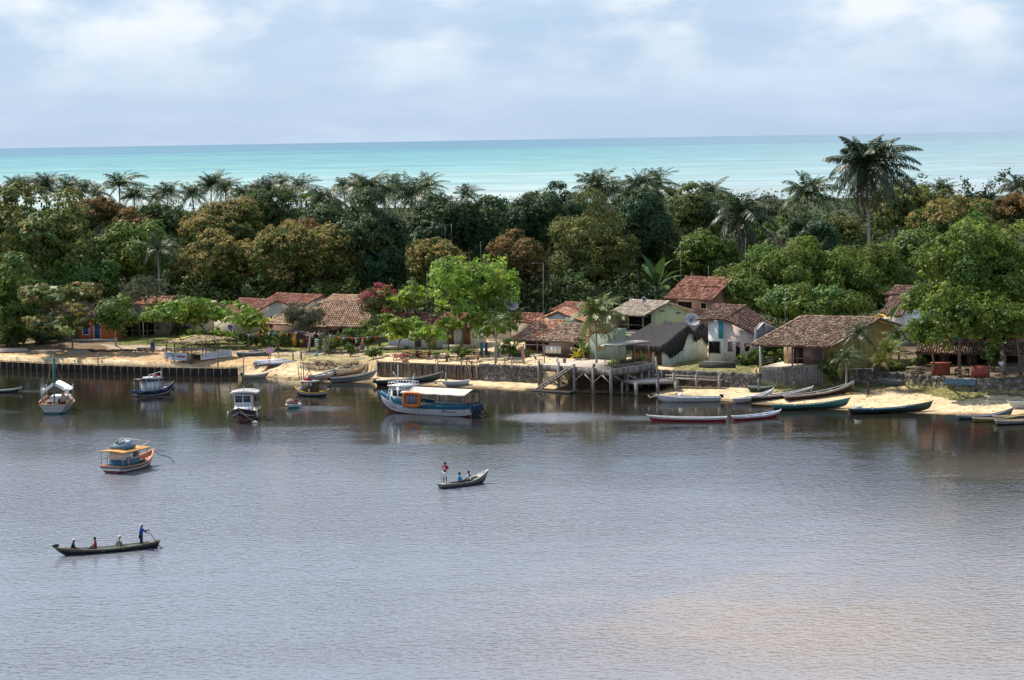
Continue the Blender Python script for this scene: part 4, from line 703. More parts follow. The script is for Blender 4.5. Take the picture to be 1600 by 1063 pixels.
PAL = {'red': [(0.30, 0.13, 0.085), (0.25, 0.105, 0.075), (0.35, 0.17, 0.11), (0.19, 0.085, 0.07), (0.40, 0.23, 0.16)],
       'light': [(0.50, 0.32, 0.20), (0.44, 0.25, 0.16), (0.55, 0.40, 0.26), (0.36, 0.18, 0.12), (0.58, 0.45, 0.32)],
       'orange': [(0.46, 0.23, 0.13), (0.40, 0.18, 0.10), (0.52, 0.30, 0.18), (0.30, 0.14, 0.09), (0.55, 0.37, 0.25)],
       'brown': [(0.30, 0.20, 0.135), (0.24, 0.155, 0.11), (0.38, 0.265, 0.18), (0.17, 0.115, 0.085), (0.44, 0.33, 0.23)],
       'dark': [(0.17, 0.10, 0.075), (0.12, 0.075, 0.06), (0.22, 0.135, 0.10), (0.28, 0.19, 0.14)],
       'beige': [(0.52, 0.44, 0.34), (0.48, 0.40, 0.31), (0.56, 0.49, 0.38), (0.44, 0.35, 0.27)],
       'tan': [(0.38, 0.25, 0.165), (0.33, 0.21, 0.135), (0.43, 0.30, 0.20), (0.27, 0.16, 0.105)]}
def tile_roof(mb, A, B, C, D, pal, tw=0.30, tl=0.46, rough=1.0, sag=0.06):
    """A eave left, B eave right, C ridge right, D ridge left: a skin of separate barrel tiles over a slab"""
    A, B, C, D = (np.asarray(q, float) for q in (A, B, C, D)); nx = max(3, int(np.linalg.norm(B - A) / tw)); ny = max(2, int(np.linalg.norm(D - A) / tl))
    nrm = unit(np.cross(B - A, D - A)); i, j = np.meshgrid(np.arange(nx), np.arange(ny)); i = i.ravel(); j = j.ravel(); n = len(i)
    def pt(u, v):
        u = u[..., None]; v = v[..., None]; p = (A * (1 - u) + B * u) * (1 - v) + (D * (1 - u) + C * u) * v
        return p - np.array((0, 0, 1.0)) * (sag * np.sin(u * math.pi) + 0.05 * np.sin(u * 9 + v * 3)) * np.sin(np.clip(v + 0.15, 0, 1) * math.pi)
    wu = tw / np.linalg.norm(B - A); wv = tl / np.linalg.norm(D - A); g = rng
    uc = (i + 0.5) / nx + g.normal(0, 0.05 * rough, n) * wu; v0 = j / ny + g.normal(0, 0.10 * rough, n) * wv - np.where(j == 0, 0.25 * wv * g.random(n), 0); v1 = v0 + wv * 1.12
    sk = g.normal(0, 0.07 * rough, n) * wu; lift = g.random(n) * 0.03 * rough; V = []
    for v, h0, rs in ((v0, 0.055, 1.0), (v1, 0.02, 0.85)):
        for k in range(5):
            a = math.pi * k / 4; V.append(pt(uc + (sk if v is v1 else 0) - math.cos(a) * wu * 0.44 * rs, v) + nrm * (math.sin(a) * tw * 0.34 * rs + h0 + lift)[:, None] if not np.isscalar(h0) or True else 0)
    V = np.stack(V, 1); f = np.array([(k, k + 1, k + 6, k + 5) for k in range(4)]); Fc = (np.arange(n)[:, None, None] * 10 + f[None]).reshape(-1, 4)
    pc = np.asarray(PAL[pal]); c = pc[g.integers(0, len(pc), n)] * (0.8 + 0.4 * g.random((n, 1))); mb.add(V.reshape(-1, 3), Fc, 0, np.repeat(c, 10, 0))
    lo = np.array((0, 0, -0.02)); q = np.array([A, B, C, D]) + lo; gsl = []
    for v in np.linspace(0, 1, 7): gsl.append(pt(np.linspace(0, 1, 7), np.full(7, v)) + lo)
    mb.grid(np.array(gsl), 0, False, np.tile(pc[0] * 0.7, (49, 1))); mb.grid(np.array(gsl) - np.array((0, 0, 0.09)), 1, True, np.tile((0.1, 0.07, 0.05), (49, 1)))
    for e in (np.array(gsl)[0], np.array(gsl)[-1], np.array(gsl)[:, 0], np.array(gsl)[:, -1]): mb.grid(np.array([e, e - np.array((0, 0, 0.09))]), 1, False, np.tile((0.16, 0.10, 0.07), (14, 1)))
def ridge_caps(mb, a, b, pal, r=0.13):
    a, b = np.asarray(a, float), np.asarray(b, float); n = max(2, int(np.linalg.norm(b - a) / 0.42)); pc = np.asarray(PAL[pal])
    for k in range(n):
        p, q = a + (b - a) * k / n, a + (b - a) * (k + 1.1) / n; o = np.array((0, 0, 0.05 + jit(0.02))); mb.tube([p + o, q + o + np.array((0, 0, 0.03))], [r, r * 0.85], 6, 0, pc[random.randrange(len(pc))] * random.uniform(0.85, 1.25))
def opening(root, kind, face, pos, z, w, h, m, frame=None, depth=0.05, at=0.0):
    """a door / window leaf standing proud of a wall face; frame bars as its child"""
    mb = MB()
    def B(c, d, k): # c: along, z ; face transform
        (a, zz), (da, dz, dp) = c, d
        if face == 'front': k.box((a, at - dp / 2 + 0.02, zz), (da, dp, dz))
        elif face == 'right': k.box((at + dp / 2 - 0.02, a, zz), (dp, da, dz))
        elif face == 'left': k.box((at - dp / 2 + 0.02, a, zz), (dp, da, dz))
    B((pos, z + h / 2), (w, h, depth), mb); o = mb.build(kind, m, root)
    if frame is not None:
        fm = MB(); t = 0.10
        B((pos - w / 2 - t / 2, z + h / 2), (t, h + 2 * t, depth + 0.05), fm); B((pos + w / 2 + t / 2, z + h / 2), (t, h + 2 * t, depth + 0.05), fm)
        B((pos, z + h + t / 2), (w, t, depth + 0.04), fm); B((pos, z - t / 2), (w, t, depth + 0.04), fm); fm.build("frame", frame, o)
    else:
        fm = MB()
        for k in range(max(2, int(w / 0.35))): B((pos - w / 2 + w * (k + 0.5) / max(2, int(w / 0.35)), z + h / 2), (0.03, h * 0.96, depth + 0.02), fm)
        fm.build("rails", m, o)
    return o
def house(name, label, E, th, L, half, rise, wall_m, pal, ov=0.45, zg=None, back=True, gable_m=None, cat="house", left_ov=None, sink=0.4):
    """E: world point of the front right corner of the eave. Local x along the front (0 at the right end), y into the depth."""
    E = np.asarray(E, float); th = R(th); c, s = math.cos(th), math.sin(th); O = E[:2] - np.array((c * ov - s * (-ov), s * ov + c * (-ov)))
    g = float(hz(O[0], O[1])) if zg is None else zg; root = thing(name, label, cat, (O[0], O[1], g), th); ze = E[2] - g; D = 2 * (half - ov); zr = ze + rise; zl = ze - 0.12; lo = ov if left_ov is None else left_ov
    root_info = dict(root=root, ze=ze, zr=zr, D=D, L=L, ov=ov)
    w = MB(); t = 0.12; pk = ze - 0.10 + rise * (D / 2) / (D / 2 + ov); zs = ze - 0.10 + rise * ov / (D / 2 + ov)
    w.prism([(-L, 0, -sink), (-L, D, -sink), (-L, D, zs), (-L, D / 2, pk), (-L, 0, zs)], (L, 0, 0)); root_info['wall'] = w.build("wall", wall_m, root)
    rf = MB(); A, B_, C_, D_ = (-L - lo, -ov, ze), (ov, -ov, ze), (ov, D / 2, zr), (-L - lo, D / 2, zr); tile_roof(rf, A, B_, C_, D_, pal)
    if back: rf.slab([(ov, D + ov, ze), (-L - lo, D + ov, ze), (-L - lo, D / 2, zr), (ov, D / 2, zr)][::1], 0.1, 0, np.asarray(PAL[pal][0]) * 0.9)
    ridge_caps(rf, (-L - lo, D / 2, zr + 0.03), (ov, D / 2, zr + 0.03), pal)
    # verge tiles down the right hand edge
    ridge_caps(rf, (ov - 0.05, -ov, ze + 0.03), (ov - 0.05, D / 2, zr + 0.03), pal, 0.11)
    root_info['roof'] = rf.build("roof", [TILE, UNDER], root); return root_info
def post(root, x, y, z0, z1, r=0.08, m=None, name="post"):
    mb = MB(); mb.tube([(x, y, z0), (x + jit(0.02), y, (z0 + z1) / 2), (x, y, z1)], [r * 1.05, r, r * 0.95], 7); return mb.build(name, m or POLE, root, True)
def text_mesh(s, size, parent, m, loc, rot, name="lettering", bold=0.0):
    cu = bpy.data.curves.new("txt", 'FONT'); cu.body = s; cu.size = size; cu.extrude = 0.004; cu.offset = bold; cu.align_x = 'CENTER'; cu.align_y = 'CENTER'
    o = bpy.data.objects.new("txt", cu); COL.objects.link(o); dg = bpy.context.evaluated_depsgraph_get(); me = bpy.data.meshes.new_from_object(o.evaluated_get(dg)); bpy.data.objects.remove(o); me.name = name
    me.materials.clear(); me.materials.append(m); q = bpy.data.objects.new(name, me); COL.objects.link(q); q.parent = parent; q.location = loc; q.rotation_euler = rot; return q

# ------------------------------------------------------------------ houses, left to right
# orange cottage (its front wall faces the river squarely)
b = Gd(181, 532.5); OC = thing('cottage', 'orange cottage with blue door and window in white surrounds under the almond tree', 'house', b, R(-8))
w = MB(); w.prism([(-5.6, 0, -0.3), (-5.6, 5, -0.3), (-5.6, 5, 3.1), (-5.6, 2.5, 4.6), (-5.6, 0, 3.1)], (5.6, 0, 0)); w.build('wall', ORANGEW, OC)
s_ = MB(); s_.box((-3.0, -0.35, 0.12), (6.6, 0.9, 0.36)); s_.build('step', CREAM, OC)
opening(OC, 'door', 'front', -2.75, 0.32, 0.85, 2.1, BLUEP, WHITEP); opening(OC, 'window', 'front', -4.45, 0.95, 0.85, 1.0, BLUEP, WHITEP)
r_ = MB(); tile_roof(r_, (-6.4, -0.5, 3.0), (0.4, -0.5, 3.0), (0.4, 2.5, 4.7), (-6.4, 2.5, 4.7), 'dark'); r_.slab([(0.4, 5.4, 3.0), (-6.4, 5.4, 3.0), (-6.4, 2.5, 4.7), (0.4, 2.5, 4.7)], 0.1, 0, (0.2, 0.12, 0.08)); r_.build('roof', [TILE, UNDER], OC)
# brown roofed gable behind the cottage
H = house('gabled_house', 'half hidden house with a small brown tiled gable and pale awning behind the orange cottage', G(153, 484.5, 338), 50, 5, 2.6, 1.1, OLIVEW, 'dark')
aw = MB(); aw.slab([(-4, -2.2, H['ze'] - 1.0), (0.8, -2.2, H['ze'] - 1.0), (0.8, 0, H['ze'] - 0.4), (-4, 0, H['ze'] - 0.4)], 0.06); aw.build('awning', WHITEW, H['root'])
# olive two storey house with a veranda
H = house('veranda_house', 'olive two storey house with an open post veranda behind the flat almond', G(262, 476, 338), -12, 7.2, 3.0, 0.9, OLIVEW, 'orange')
RT, ze = H['root'], H['ze']; pr = MB(); tile_roof(pr, (-9.2, -2.6, ze - 2.35), (1.6, -2.6, ze - 2.35), (1.6, -0.02, ze - 1.75), (-9.2, -0.02, ze - 1.75), 'red'); pr.build('pent_roof', [TILE, UNDER], RT)
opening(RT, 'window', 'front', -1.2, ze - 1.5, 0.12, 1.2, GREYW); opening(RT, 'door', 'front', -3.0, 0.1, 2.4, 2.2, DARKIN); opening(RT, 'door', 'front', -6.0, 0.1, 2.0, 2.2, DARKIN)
for k in range(10): post(RT, -9.0 + k * 1.15, -2.4, -0.3, ze - 2.4, 0.05, POLE)
rl = MB(); rl.bar((-9, -2.4, 0.9), (1.4, -2.4, 0.9), 0.06); rl.build('rail', POLE, RT)
H = house('low_house', 'low house with a pale tiled roof corner behind the flat bright almond', G(322, 482, 336), -38, 4, 2.2, 0.8, CREAM, 'beige')
# group of red roofs
H = house('tiled_house', 'cream gabled house at the left end of the long red roofs', G(390, 493, 326), -40, 7.4, 5.6, 1.75, CREAM, 'red', ov=0.25, left_ov=0.2)
opening(H['root'], 'window', 'right', 4.2, H['ze'] - 0.9, 0.3, 0.45, DARKIN)
opening(H['root'], 'door', 'front', -4.0, 0.2, 0.9, 2.1, GREYW, WHITEP)
H = house('tiled_house', 'house with the highest dark red tiled roof, in the middle of the long red roofs', G(462, 486, 331), -40, 9.2, 5.6, 1.85, CREAM, 'red', ov=0.25, left_ov=0.2)
H = house('tiled_house', 'house with a sunlit pale orange tiled roof behind the small grey green tree', G(469, 509, 317), -40, 6.2, 5.6, 1.9, BROWNW, 'light', ov=0.3)
opening(H['root'], 'door', 'front', -1.2, 0.1, 0.9, 1.9, YELLOWP, DARKW); opening(H['root'], 'door', 'front', -2.6, 0.1, 1.0, 1.9, DARKIN, DARKW); opening(H['root'], 'door', 'front', -0.2, 0.1, 0.7, 1.9, DARKW)
H = house('tiled_house', 'house with the widest tan tiled roof, rows clearly visible, beside the bougainvillea', G(572, 511, 314), -16, 6.4, 5.0, 3.1, BROWNW, 'tan', ov=0.9)
opening(H['root'], 'door', 'front', -2.6, 0.1, 1.2, 2.0, DARKIN, DARKW); opening(H['root'], 'window', 'front', -4.6, 0.9, 1.4, 1.0, DARKIN, DARKW)
H = house('tiled_house', 'house with a pinkish tiled roof seen behind the top of the tan roof', G(548, 476, 330), -30, 5.4, 4.2, 0.95, CREAM, 'light', ov=0.3)
# long white house behind the bright trees
H = house('white_house', 'long white house with brown and maroon doors behind the picnic tables', G(741, 512, 302), -14, 11.6, 4.0, 1.5, WHITEW, 'red', ov=0.35)
RT, ze = H['root'], H['ze']
pl = MB(); pl.box((-1.9, -0.5, 0.15), (4.0, 1.0, 0.7)); pl.build('plinth', CREAM, RT)
opening(RT, 'door', 'front', -0.85, 0.5, 1.15, 2.2, BROWND, WHITEP); opening(RT, 'door', 'front', -3.0, 0.5, 0.95, 2.2, BROWND, WHITEP); opening(RT, 'door', 'front', -7.5, 0.15, 0.6, 2.1, GREYW, MAROON)
yp = MB(); yp.box((-5.6, -0.03, ze / 2 - 0.3), (1.2, 0.05, ze - 0.5)); yp.build('pilaster', YELLOWW, RT)
st = MB(); st.box((-10.6, -0.7, 0.1), (3.0, 1.2, 0.4)); st.build('step', CREAM, RT)
H = house('tiled_house', 'house with a low red roof glimpsed between the bright green tree and the porch', G(836, 504, 306), -30, 3.6, 2.6, 0.9, CREAM, 'red', ov=0.3)
# gable house behind the bars
H = house('gabled_house', 'house with a pale green white gable facing the river between red roofs', G(829, 505, 300), -100, 7.5, 3.55, 1.45, PALEGREEN, 'orange', ov=0.25)
gp = H; gl = MB(); gl.slab([(0.25, gp['D'] + 0.25, gp['ze']), (-7.7, gp['D'] + 0.25, gp['ze']), (-7.7, gp['D'] / 2, gp['zr']), (0.25, gp['D'] / 2, gp['zr'])], 0.05, 0, (0.3, 0.15, 0.1))
tile_roof(gl, (0.25, gp['D'] + 0.25, gp['ze'] + 0.04), (-7.7, gp['D'] + 0.25, gp['ze'] + 0.04), (-7.7, gp['D'] / 2, gp['zr'] + 0.04), (0.25, gp['D'] / 2, gp['zr'] + 0.04), 'orange'); gl.build('roof', [TILE, UNDER], gp['root'])
H = house('tiled_house', 'house with a small dark roof behind the crown of the deck palm', G(905, 487, 306), -40, 4.5, 3.4, 0.8, BROWNW, 'red', ov=0.3)
# porch bar with the red roof
H = house('porch_bar', 'open riverside bar under a sunlit orange tiled roof with red framed window', G(840, 533, 291), -40, 3.6, 5.6, 2.1, DARKW, 'orange', ov=0.5, cat="bar"); RT, ze = H['root'], H['ze']
H['wall'].location = (0, 2.2, 0)
for x in (-3.6, -1.7, 0.2): post(RT, x, -0.2, -0.3, ze + 0.1, 0.11, TIMBER)
bm_ = MB(); bm_.bar((-3.8, -0.2, ze - 0.05), (0.4, -0.2, ze - 0.05), 0.14); bm_.build('beam', TIMBER, RT)
opening(RT, 'window', 'front', -0.5, 0.8, 1.1, 1.1, CREAM, MAROON, at=2.2); opening(RT, 'door', 'front', -2.0, 0.1, 0.7, 2.0, MAROON, MAROON, at=2.2)
# bar with the brown roof
H = house('tiled_bar', 'bar with a weathered brown tiled roof and dark plank front beside the timber deck', G(925, 537, 283), -38, 7.6, 5.2, 1.75, DARKW, 'brown', ov=0.5, cat="bar"); RT, ze = H['root'], H['ze']
wp = MB(); wp.box((-5.9, -0.06, ze - 1.05), (2.6, 0.06, 0.95)); wp.build('shutter', WHITEW, RT)
dp = MB()
for k in range(4): dp.box((-7.1 + k * 0.65, -0.10, ze - 1.05), (0.03, 0.05, 0.95))
dp.build('battens', GREYW, RT)
sg = MB(); sg.tube([(-3.0, -0.08, ze - 0.75), (-3.0, -0.02, ze - 0.75)], 0.19, 14); sg.build('round_sign', WHITEP, RT)
opening(RT, 'door', 'front', -1.7, 0.1, 1.6, 2.2, DARKIN, DARKW)
# green wall with the scalloped tile coping
c0 = G(921, 570, 280.5); c0[2] = float(hz(c0[0], c0[1])); GW = thing('garden_wall', 'green wall with a wavy red tiled coping and a painted sun star behind the deck', 'wall', c0, R(-16))
tops = [(0, 3.2), (0.5, 3.75), (1.1, 3.75), (1.8, 3.55), (2.3, 3.9), (3.1, 4.2), (4.6, 4.2)]; w = MB(); w.prism([(0, 0, -0.4)] + [(x, 0, z) for x, z in tops] + [(4.6, 0, -0.4)], (0, 0.25, 0)); w.build('wall', mat('sage_plaster', (0.27, 0.325, 0.25), 0.9, 0.15, 0.15, 0.8, dirt=(0.16, 0.22, 0.15), dirt_amt=0.5), GW)
cp = MB(); xs_ = np.linspace(0, 3.2, 17)
for k, x in enumerate(xs_):
    z = np.interp(x, [p_[0] for p_ in tops], [p_[1] for p_ in tops]) + 0.04 + 0.10 * math.sin(k * 1.6); cp.box((x, 0.12, z), (0.24, 0.42, 0.15), 0, 0, (0.30 + jit(0.06), 0.10, 0.07), (jit(0.25), 'Y'))
cp.tube([(-0.03, 0.1, -0.3), (-0.03, 0.1, 3.25)], 0.12, 6, 0, (0.16, 0.08, 0.06)); cp.build('coping', TILE, GW)
stx = MB(); stp = []
for k in range(14): rr = 0.50 if k % 2 == 0 else 0.24; stp.append((1.35 + rr * math.cos(k * math.pi / 7), -0.03, 1.75 + rr * math.sin(k * math.pi / 7)))
stx.prism(stp, (0, 0.024, 0)); stx.build('sun_star', mat('mustard_paint', (0.40, 0.20, 0.03), 0.7), GW)
# green house with an open upper veranda
E = G(1006, 494, 287); H = house('green_house', 'two storey light green house with a pale roof and open upper veranda', E, -40, 5.2, 5.4, 1.4, GREENW, 'beige', ov=0.5); RT, ze, D = H['root'], H['ze'], H['D']
bpy.data.objects.remove(H['wall']); pk = ze + 1.2; fl = ze - 2.2
w = MB(); w.prism([(-5.2, 2.4, fl + 0.13), (-5.2, D, fl + 0.13), (-5.2, D, ze), (-5.2, D / 2, pk), (-5.2, 2.4, ze + 0.62)], (5.2, 0, 0)); w.box((-2.6, D / 2, fl / 2 - 0.35), (5.2, D, fl + 0.44)); w.build('wall', GREENW, RT)
sl_ = MB(); sl_.box((-3.4, D / 2 - 0.4, fl), (8.0, D + 1.0, 0.25)); sl_.build('floor_slab', CREAM, RT)
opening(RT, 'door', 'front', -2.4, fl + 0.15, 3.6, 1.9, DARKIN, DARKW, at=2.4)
iw = MB(); iw.box((-5.1, 1.2, fl + 1.2), (0.12, 2.3, 2.1)); iw.build('side_wall', CREAM, RT)
for x in (-5.0, -2.4, -0.08): post(RT, x, 0.1, fl + 0.1, ze + 0.1, 0.10, POLE)
rr_ = MB(); rr_.bar((-5.1, 0.1, fl + 0.95), (0, 0.1, fl + 0.95), 0.07); rr_.build('rail', POLE, RT)
for k in range(3): bb = MB(); bb.bar((-0.1, 0.2 + k * 3.5, ze - 0.15 + (0.5 if k == 1 else 0)), (0.6, 0.2 + k * 3.5, ze - 0.15 + (0.5 if k == 1 else 0)), 0.14); bb.build('beam', DARKW, RT)
lean = MB(); lean.slab([(-8.6, 0.5, fl + 0.35), (-5.3, 0.2, fl + 0.35), (-5.3, 3.2, fl + 1.9), (-7.6, 3.4, fl + 1.9)], 0.1); lean.build('lean_to_roof', SLATE, RT)
# black thatched house
E = G(1032, 541, 276); th = R(-40); g0 = 2.5; TH = thing('thatched_house', 'pale green walled house under a shaggy black double thatched roof', 'house', (E[0], E[1], g0), th)
ze = E[2] - g0; prof = [(0, ze), (2.2, ze + 0.75), (5.6, ze + 2.15), (6.9, ze + 1.25), (8.6, ze + 2.25), (10.6, ze + 0.9)]; LL = 5.6
pts = []; nn = 24
ys_ = np.concatenate([np.linspace(prof[k][0], prof[k + 1][0], 6)[:-1] for k in range(5)] + [[prof[-1][0]]]); zs_ = np.interp(ys_, [p_[0] for p_ in prof], [p_[1] for p_ in prof])
rg = np.random.default_rng(3); X_ = np.linspace(-LL, 0.0, nn); top = np.array([[(x - (0.25 * (5.6 - y) if x < -LL + 0.3 and y < 5.6 else 0), y, z - 0.15 * math.sin((x + LL) / LL * math.pi) + rg.normal(0, 0.035)) for x in X_] for y, z in zip(ys_, zs_)])
rf = MB(); rf.grid(top); bot = top - np.array((0, 0, 0.38)); rf.grid(bot, 0, True); rf.grid(np.array([top[:, 0], bot[:, 0]]), 0, True); rf.grid(np.array([top[:, -1], bot[:, -1]])); rf.grid(np.array([top[0], bot[0]]), 0, True); rf.grid(np.array([top[-1], bot[-1]]))
# ragged fringe along the front eave and thick hanging curtain over the right gable
for k in range(160):
    x = -LL - 0.9 + (LL + 0.9) * rg.random(); l_ = 0.45 + 0.35 * rg.random(); rf.bar((x, jit(0.05), ze - 0.02), (x + jit(0.04), -0.04 + jit(0.06), ze - l_), 0.09, 0.06)
def hem(y): return np.interp(y, [0, 1.4, 1.6, 4.3, 4.6, 5.3, 6.2, 6.9, 7.2, 9.0, 10.6], [0.55, 1.6, 2.1, 2.3, 1.9, 1.3, 0.5, 0.55, 1.4, 1.7, 2.1])
for k in range(420):
    y = 10.5 * rg.random(); z = np.interp(y, ys_, zs_); l_ = hem(y) * (0.8 + 0.3 * rg.random()); rf.bar((0.02 + jit(0.08), y, z - 0.05), (0.10 + jit(0.08), y + jit(0.15), z - l_), 0.17, 0.08)
rf.build('thatch_roof', THATCH, TH)
w = MB(); gp_ = [(0.8, -0.6)] + [(0.8, ze - 0.45)] + [(y, np.interp(y, ys_, zs_) - 0.42) for y in (2.2, 5.6, 6.9, 8.6, 10.0)] + [(10.0, -0.6)]; w.prism([(-LL + 0.6, y, z) for y, z in gp_], (LL - 0.75, 0, 0)); w.build('wall', PALEGREEN, TH)
opening(TH, 'door', 'front', -0.9, 0.0, 0.9, 1.75, DARKW, BROWND, at=0.8); opening(TH, 'door', 'front', -2.6, 0.0, 1.3, 1.75, BROWND, POLE, at=0.8); opening(TH, 'window', 'front', -4.2, 0.5, 1.0, 1.2, BROWND, DARKW, at=0.8)
# two tier house behind
H = house('two_tier_house', 'brown house with a two tier red tiled roof behind the green house', G(1113, 469, 300), -40, 6.6, 4.9, 2.5, BROWNW, 'red', ov=0.6); RT, ze = H['root'], H['ze']
opening(RT, 'window', 'front', -1.2, ze - 1.2, 0.9, 0.7, DARKIN, CREAM); opening(RT, 'window', 'front', -4.2, ze - 1.2, 2.0, 0.7, DARKIN, DARKW)
rc = MB(); ridge_caps(rc, (-7.0, H['D'] / 4 + 0.1, ze + 1.55), (0.55, H['D'] / 4 + 0.1, ze + 1.55), 'red', 0.14); rc.build('roof_step', TILE, RT)
# white and pink house with the teal shutter
b = G(1131.5, 566, 277); b[2] = float(hz(b[0], b[1])); PK = thing('pink_house', 'white and pink house with a tall teal shutter behind the bare bush', 'house', b, R(-24)); k = F / 277
hw = (566 - 497.5) / k - 0.1; w = MB(); w.box((-1.0, 3.0, hw / 2 - 0.2), (2.0, 6, hw + 0.4)); w.build('wall', WHITEW, PK)
w = MB(); w.prism([(0.002, 0.1, -0.4), (3.9, 0.1, -0.4), (3.9, 0.1, hw - 1.75), (0.002, 0.1, hw)], (0, 5.8, 0)); w.build('pink_wall', PINKW, PK)
bd = MB(); bd.box((1.95, 0.06, hw - 1.9), (3.9, 0.1, 0.12)); bd.build('string_course', WHITEW, PK)
opening(PK, 'shutter', 'front', -0.36, hw - 2.25, 0.62, 2.1, TEAL); opening(PK, 'window', 'front', -1.2, 1.2, 1.3, 1.3, DARKIN, GREYW)
opening(PK, 'window', 'front', 0.75, 1.35, 0.65, 1.2, BROWNW, WHITEP, at=0.1); opening(PK, 'door', 'front', 1.75, 0.4, 0.55, 2.1, DARKIN, CREAM, at=0.1); opening(PK, 'window', 'front', 2.95, 1.4, 0.8, 1.0, DARKIN, CREAM, at=0.1)
rf = MB(); tile_roof(rf, (-3.3, -0.5, hw + 0.05), (0.3, -0.5, hw + 0.12), (1.0, 5.8, hw + 1.35), (-3.3, 5.8, hw + 1.5), 'dark'); tile_roof(rf, (0.3, -0.4, hw + 0.05), (4.2, -0.4, hw - 1.65), (4.2, 5.8, hw - 0.9), (0.8, 5.8, hw + 1.25), 'dark'); rf.build('roof', [TILE, UNDER], PK)
# grey cement gable
b = G(1184, 560, 274); b[2] = float(hz(b[0], b[1])); GG = thing('cement_house', 'windowless grey cement gable between the pink house and the veranda', 'house', b, R(-38)); k = F / 274
w = MB(); hg = (560 - 505) / k; w.prism([(0, 0, -0.4), (0, 4.6, -0.4), (0, 4.6, hg - 0.4), (0, 1.3, hg + 0.75), (0, 0, hg)], (-0.5, 0, 0)); w.build('wall', GREYW, GG)
e = MB(); e.bar((0.02, -0.05, hg + 0.04), (0.02, 1.3, hg + 0.80), 0.14, 0.1); e.bar((0.02, 1.3, hg + 0.80), (0.02, 4.7, hg - 0.36), 0.14, 0.1); e.build('coping', WHITEW, GG)
# veranda house on the stick skirt
O = G(1187, 604, 266.3); O[2] = 0.8; VH = thing('stick_veranda_house', 'open veranda house with a wide brown tiled roof raised on a skirt of grey sticks', 'house', O, R(-7)); inv = np.array(Matrix.Rotation(R(7), 3, 'Z'))
def loc(p): return inv @ (np.asarray(p) - O)
A, B_, C_, D_ = (loc(q) for q in (G(1173, 539, 265), G(1301, 542, 263), G(1376, 497, 272), G(1253, 494.5, 275)))
rf = MB(); tile_roof(rf, A, B_, C_, D_, 'brown', 0.30, 0.46, 1.4, 0.12); mid_b = (C_ + (C_ - B_) * 0.62 - np.array((0, 0, 2 * 0.62 * (C_ - B_)[2]))); mid_a = (D_ + (D_ - A) * 0.62 - np.array((0, 0, 2 * 0.62 * (D_ - A)[2])))
rf.slab([mid_b, mid_a, D_, C_], 0.1, 0, (0.25, 0.16, 0.11)); ridge_caps(rf, D_, C_, 'brown'); ridge_caps(rf, A, D_, 'brown'); ridge_caps(rf, B_, C_, 'brown'); rf.build('roof', [TILE, UNDER], VH)
zf = 2.35; fp = MB(); fp.prism([(0.1, 0.05, zf - 0.18), (7.6, 0.05, zf - 0.18), (10.5, 6.5, zf - 0.18), (2.6, 6.5, zf - 0.18)], (0, 0, 0.2)); fp.build('floor', CREAM, VH)
sk = MB(); g = np.random.default_rng(9)
for k in range(210):
    x = -0.05 + 7.3 * k / 209 + g.normal(0, 0.015); c = np.array((0.30, 0.27, 0.245)) * (0.45 + 0.85 * g.random()); sk.tube([(x + g.normal(0, 0.05), -0.03 + g.normal(0, 0.025), -0.25), (x, g.normal(0, 0.02), zf - 0.02 + g.normal(0, 0.06))], 0.018 + 0.018 * g.random(), 5, 0, c)
sk.build('stick_skirt', mat('stick_wood', (1, 1, 1), 0.95, 0.05, 0.3, 3.0, attr=True), VH)
bk = MB(); bk.box((3.6, 0.6, zf / 2 - 0.3), (7.0, 0.3, zf - 0.1)); bk.build('foundation', DARKIN, VH)
def zroof(x, y):   # height of the roof sheet above a local point
    nr = np.cross(B_ - A, D_ - A); return A[2] - (nr[0] * (x - A[0]) + nr[1] * (y - A[1])) / nr[2] - 0.14
for (x, y, r_, m_) in [(0.1, 0.25, 0.13, PALEGREEN), (3.8, 0.2, 0.10, GREYW), (7.35, 0.25, 0.12, GREYW), (3.2, 3.6, 0.11, YELLOWP), (7.4, 3.9, 0.11, YELLOWP)]: post(VH, x, y, zf - 0.1, zroof(x, y), r_, m_)
cpst = MB(); cpst.box((-0.35, 0.3, zf - 0.45), (0.22, 0.3, 1.0)); cpst.build('corner_block', YELLOWP, VH)
bwall = MB(); bwall.box((5.6, 4.4, zf + 1.1), (5.6, 0.12, 2.2)); bwall.build('back_wall', mat('pinkish_planks', (0.40, 0.31, 0.27), 0.9, 0.1, 0.3, 1.5), VH)
opening(VH, 'door', 'front', 4.5, zf, 0.9, 2.0, DARKW, DARKW, at=4.34)
for (x0, y0, x1, y1) in [(0.1, 0.35, 1.6, 3.6), (3.9, 0.3, 7.3, 0.35)]:
    for zz in ((0.35, 0.62, 0.9) if x0 < 1 else (0.95,)): rl = MB(); rl.bar((x0, y0, zf + zz), (x1, y1, zf + zz), 0.06); rl.build('rail', GREYW, VH)
yw = MB(); q0, q1 = loc(G(1316, 588, 267)), loc(G(1394, 588, 276)); pkx = q0 + (q1 - q0) * 0.72; yw.prism([(q0[0], q0[1], 0), (q1[0], q1[1], 0), (q1[0], q1[1], zroof(q0[0], q0[1]) + 0.9), (pkx[0], pkx[1], C_[2] - 0.25), (q0[0], q0[1], zroof(q0[0], q0[1]) + 0.15)], (-2.2, 2.6, 0)); yw.build('side_wall', YELLOWW, VH)
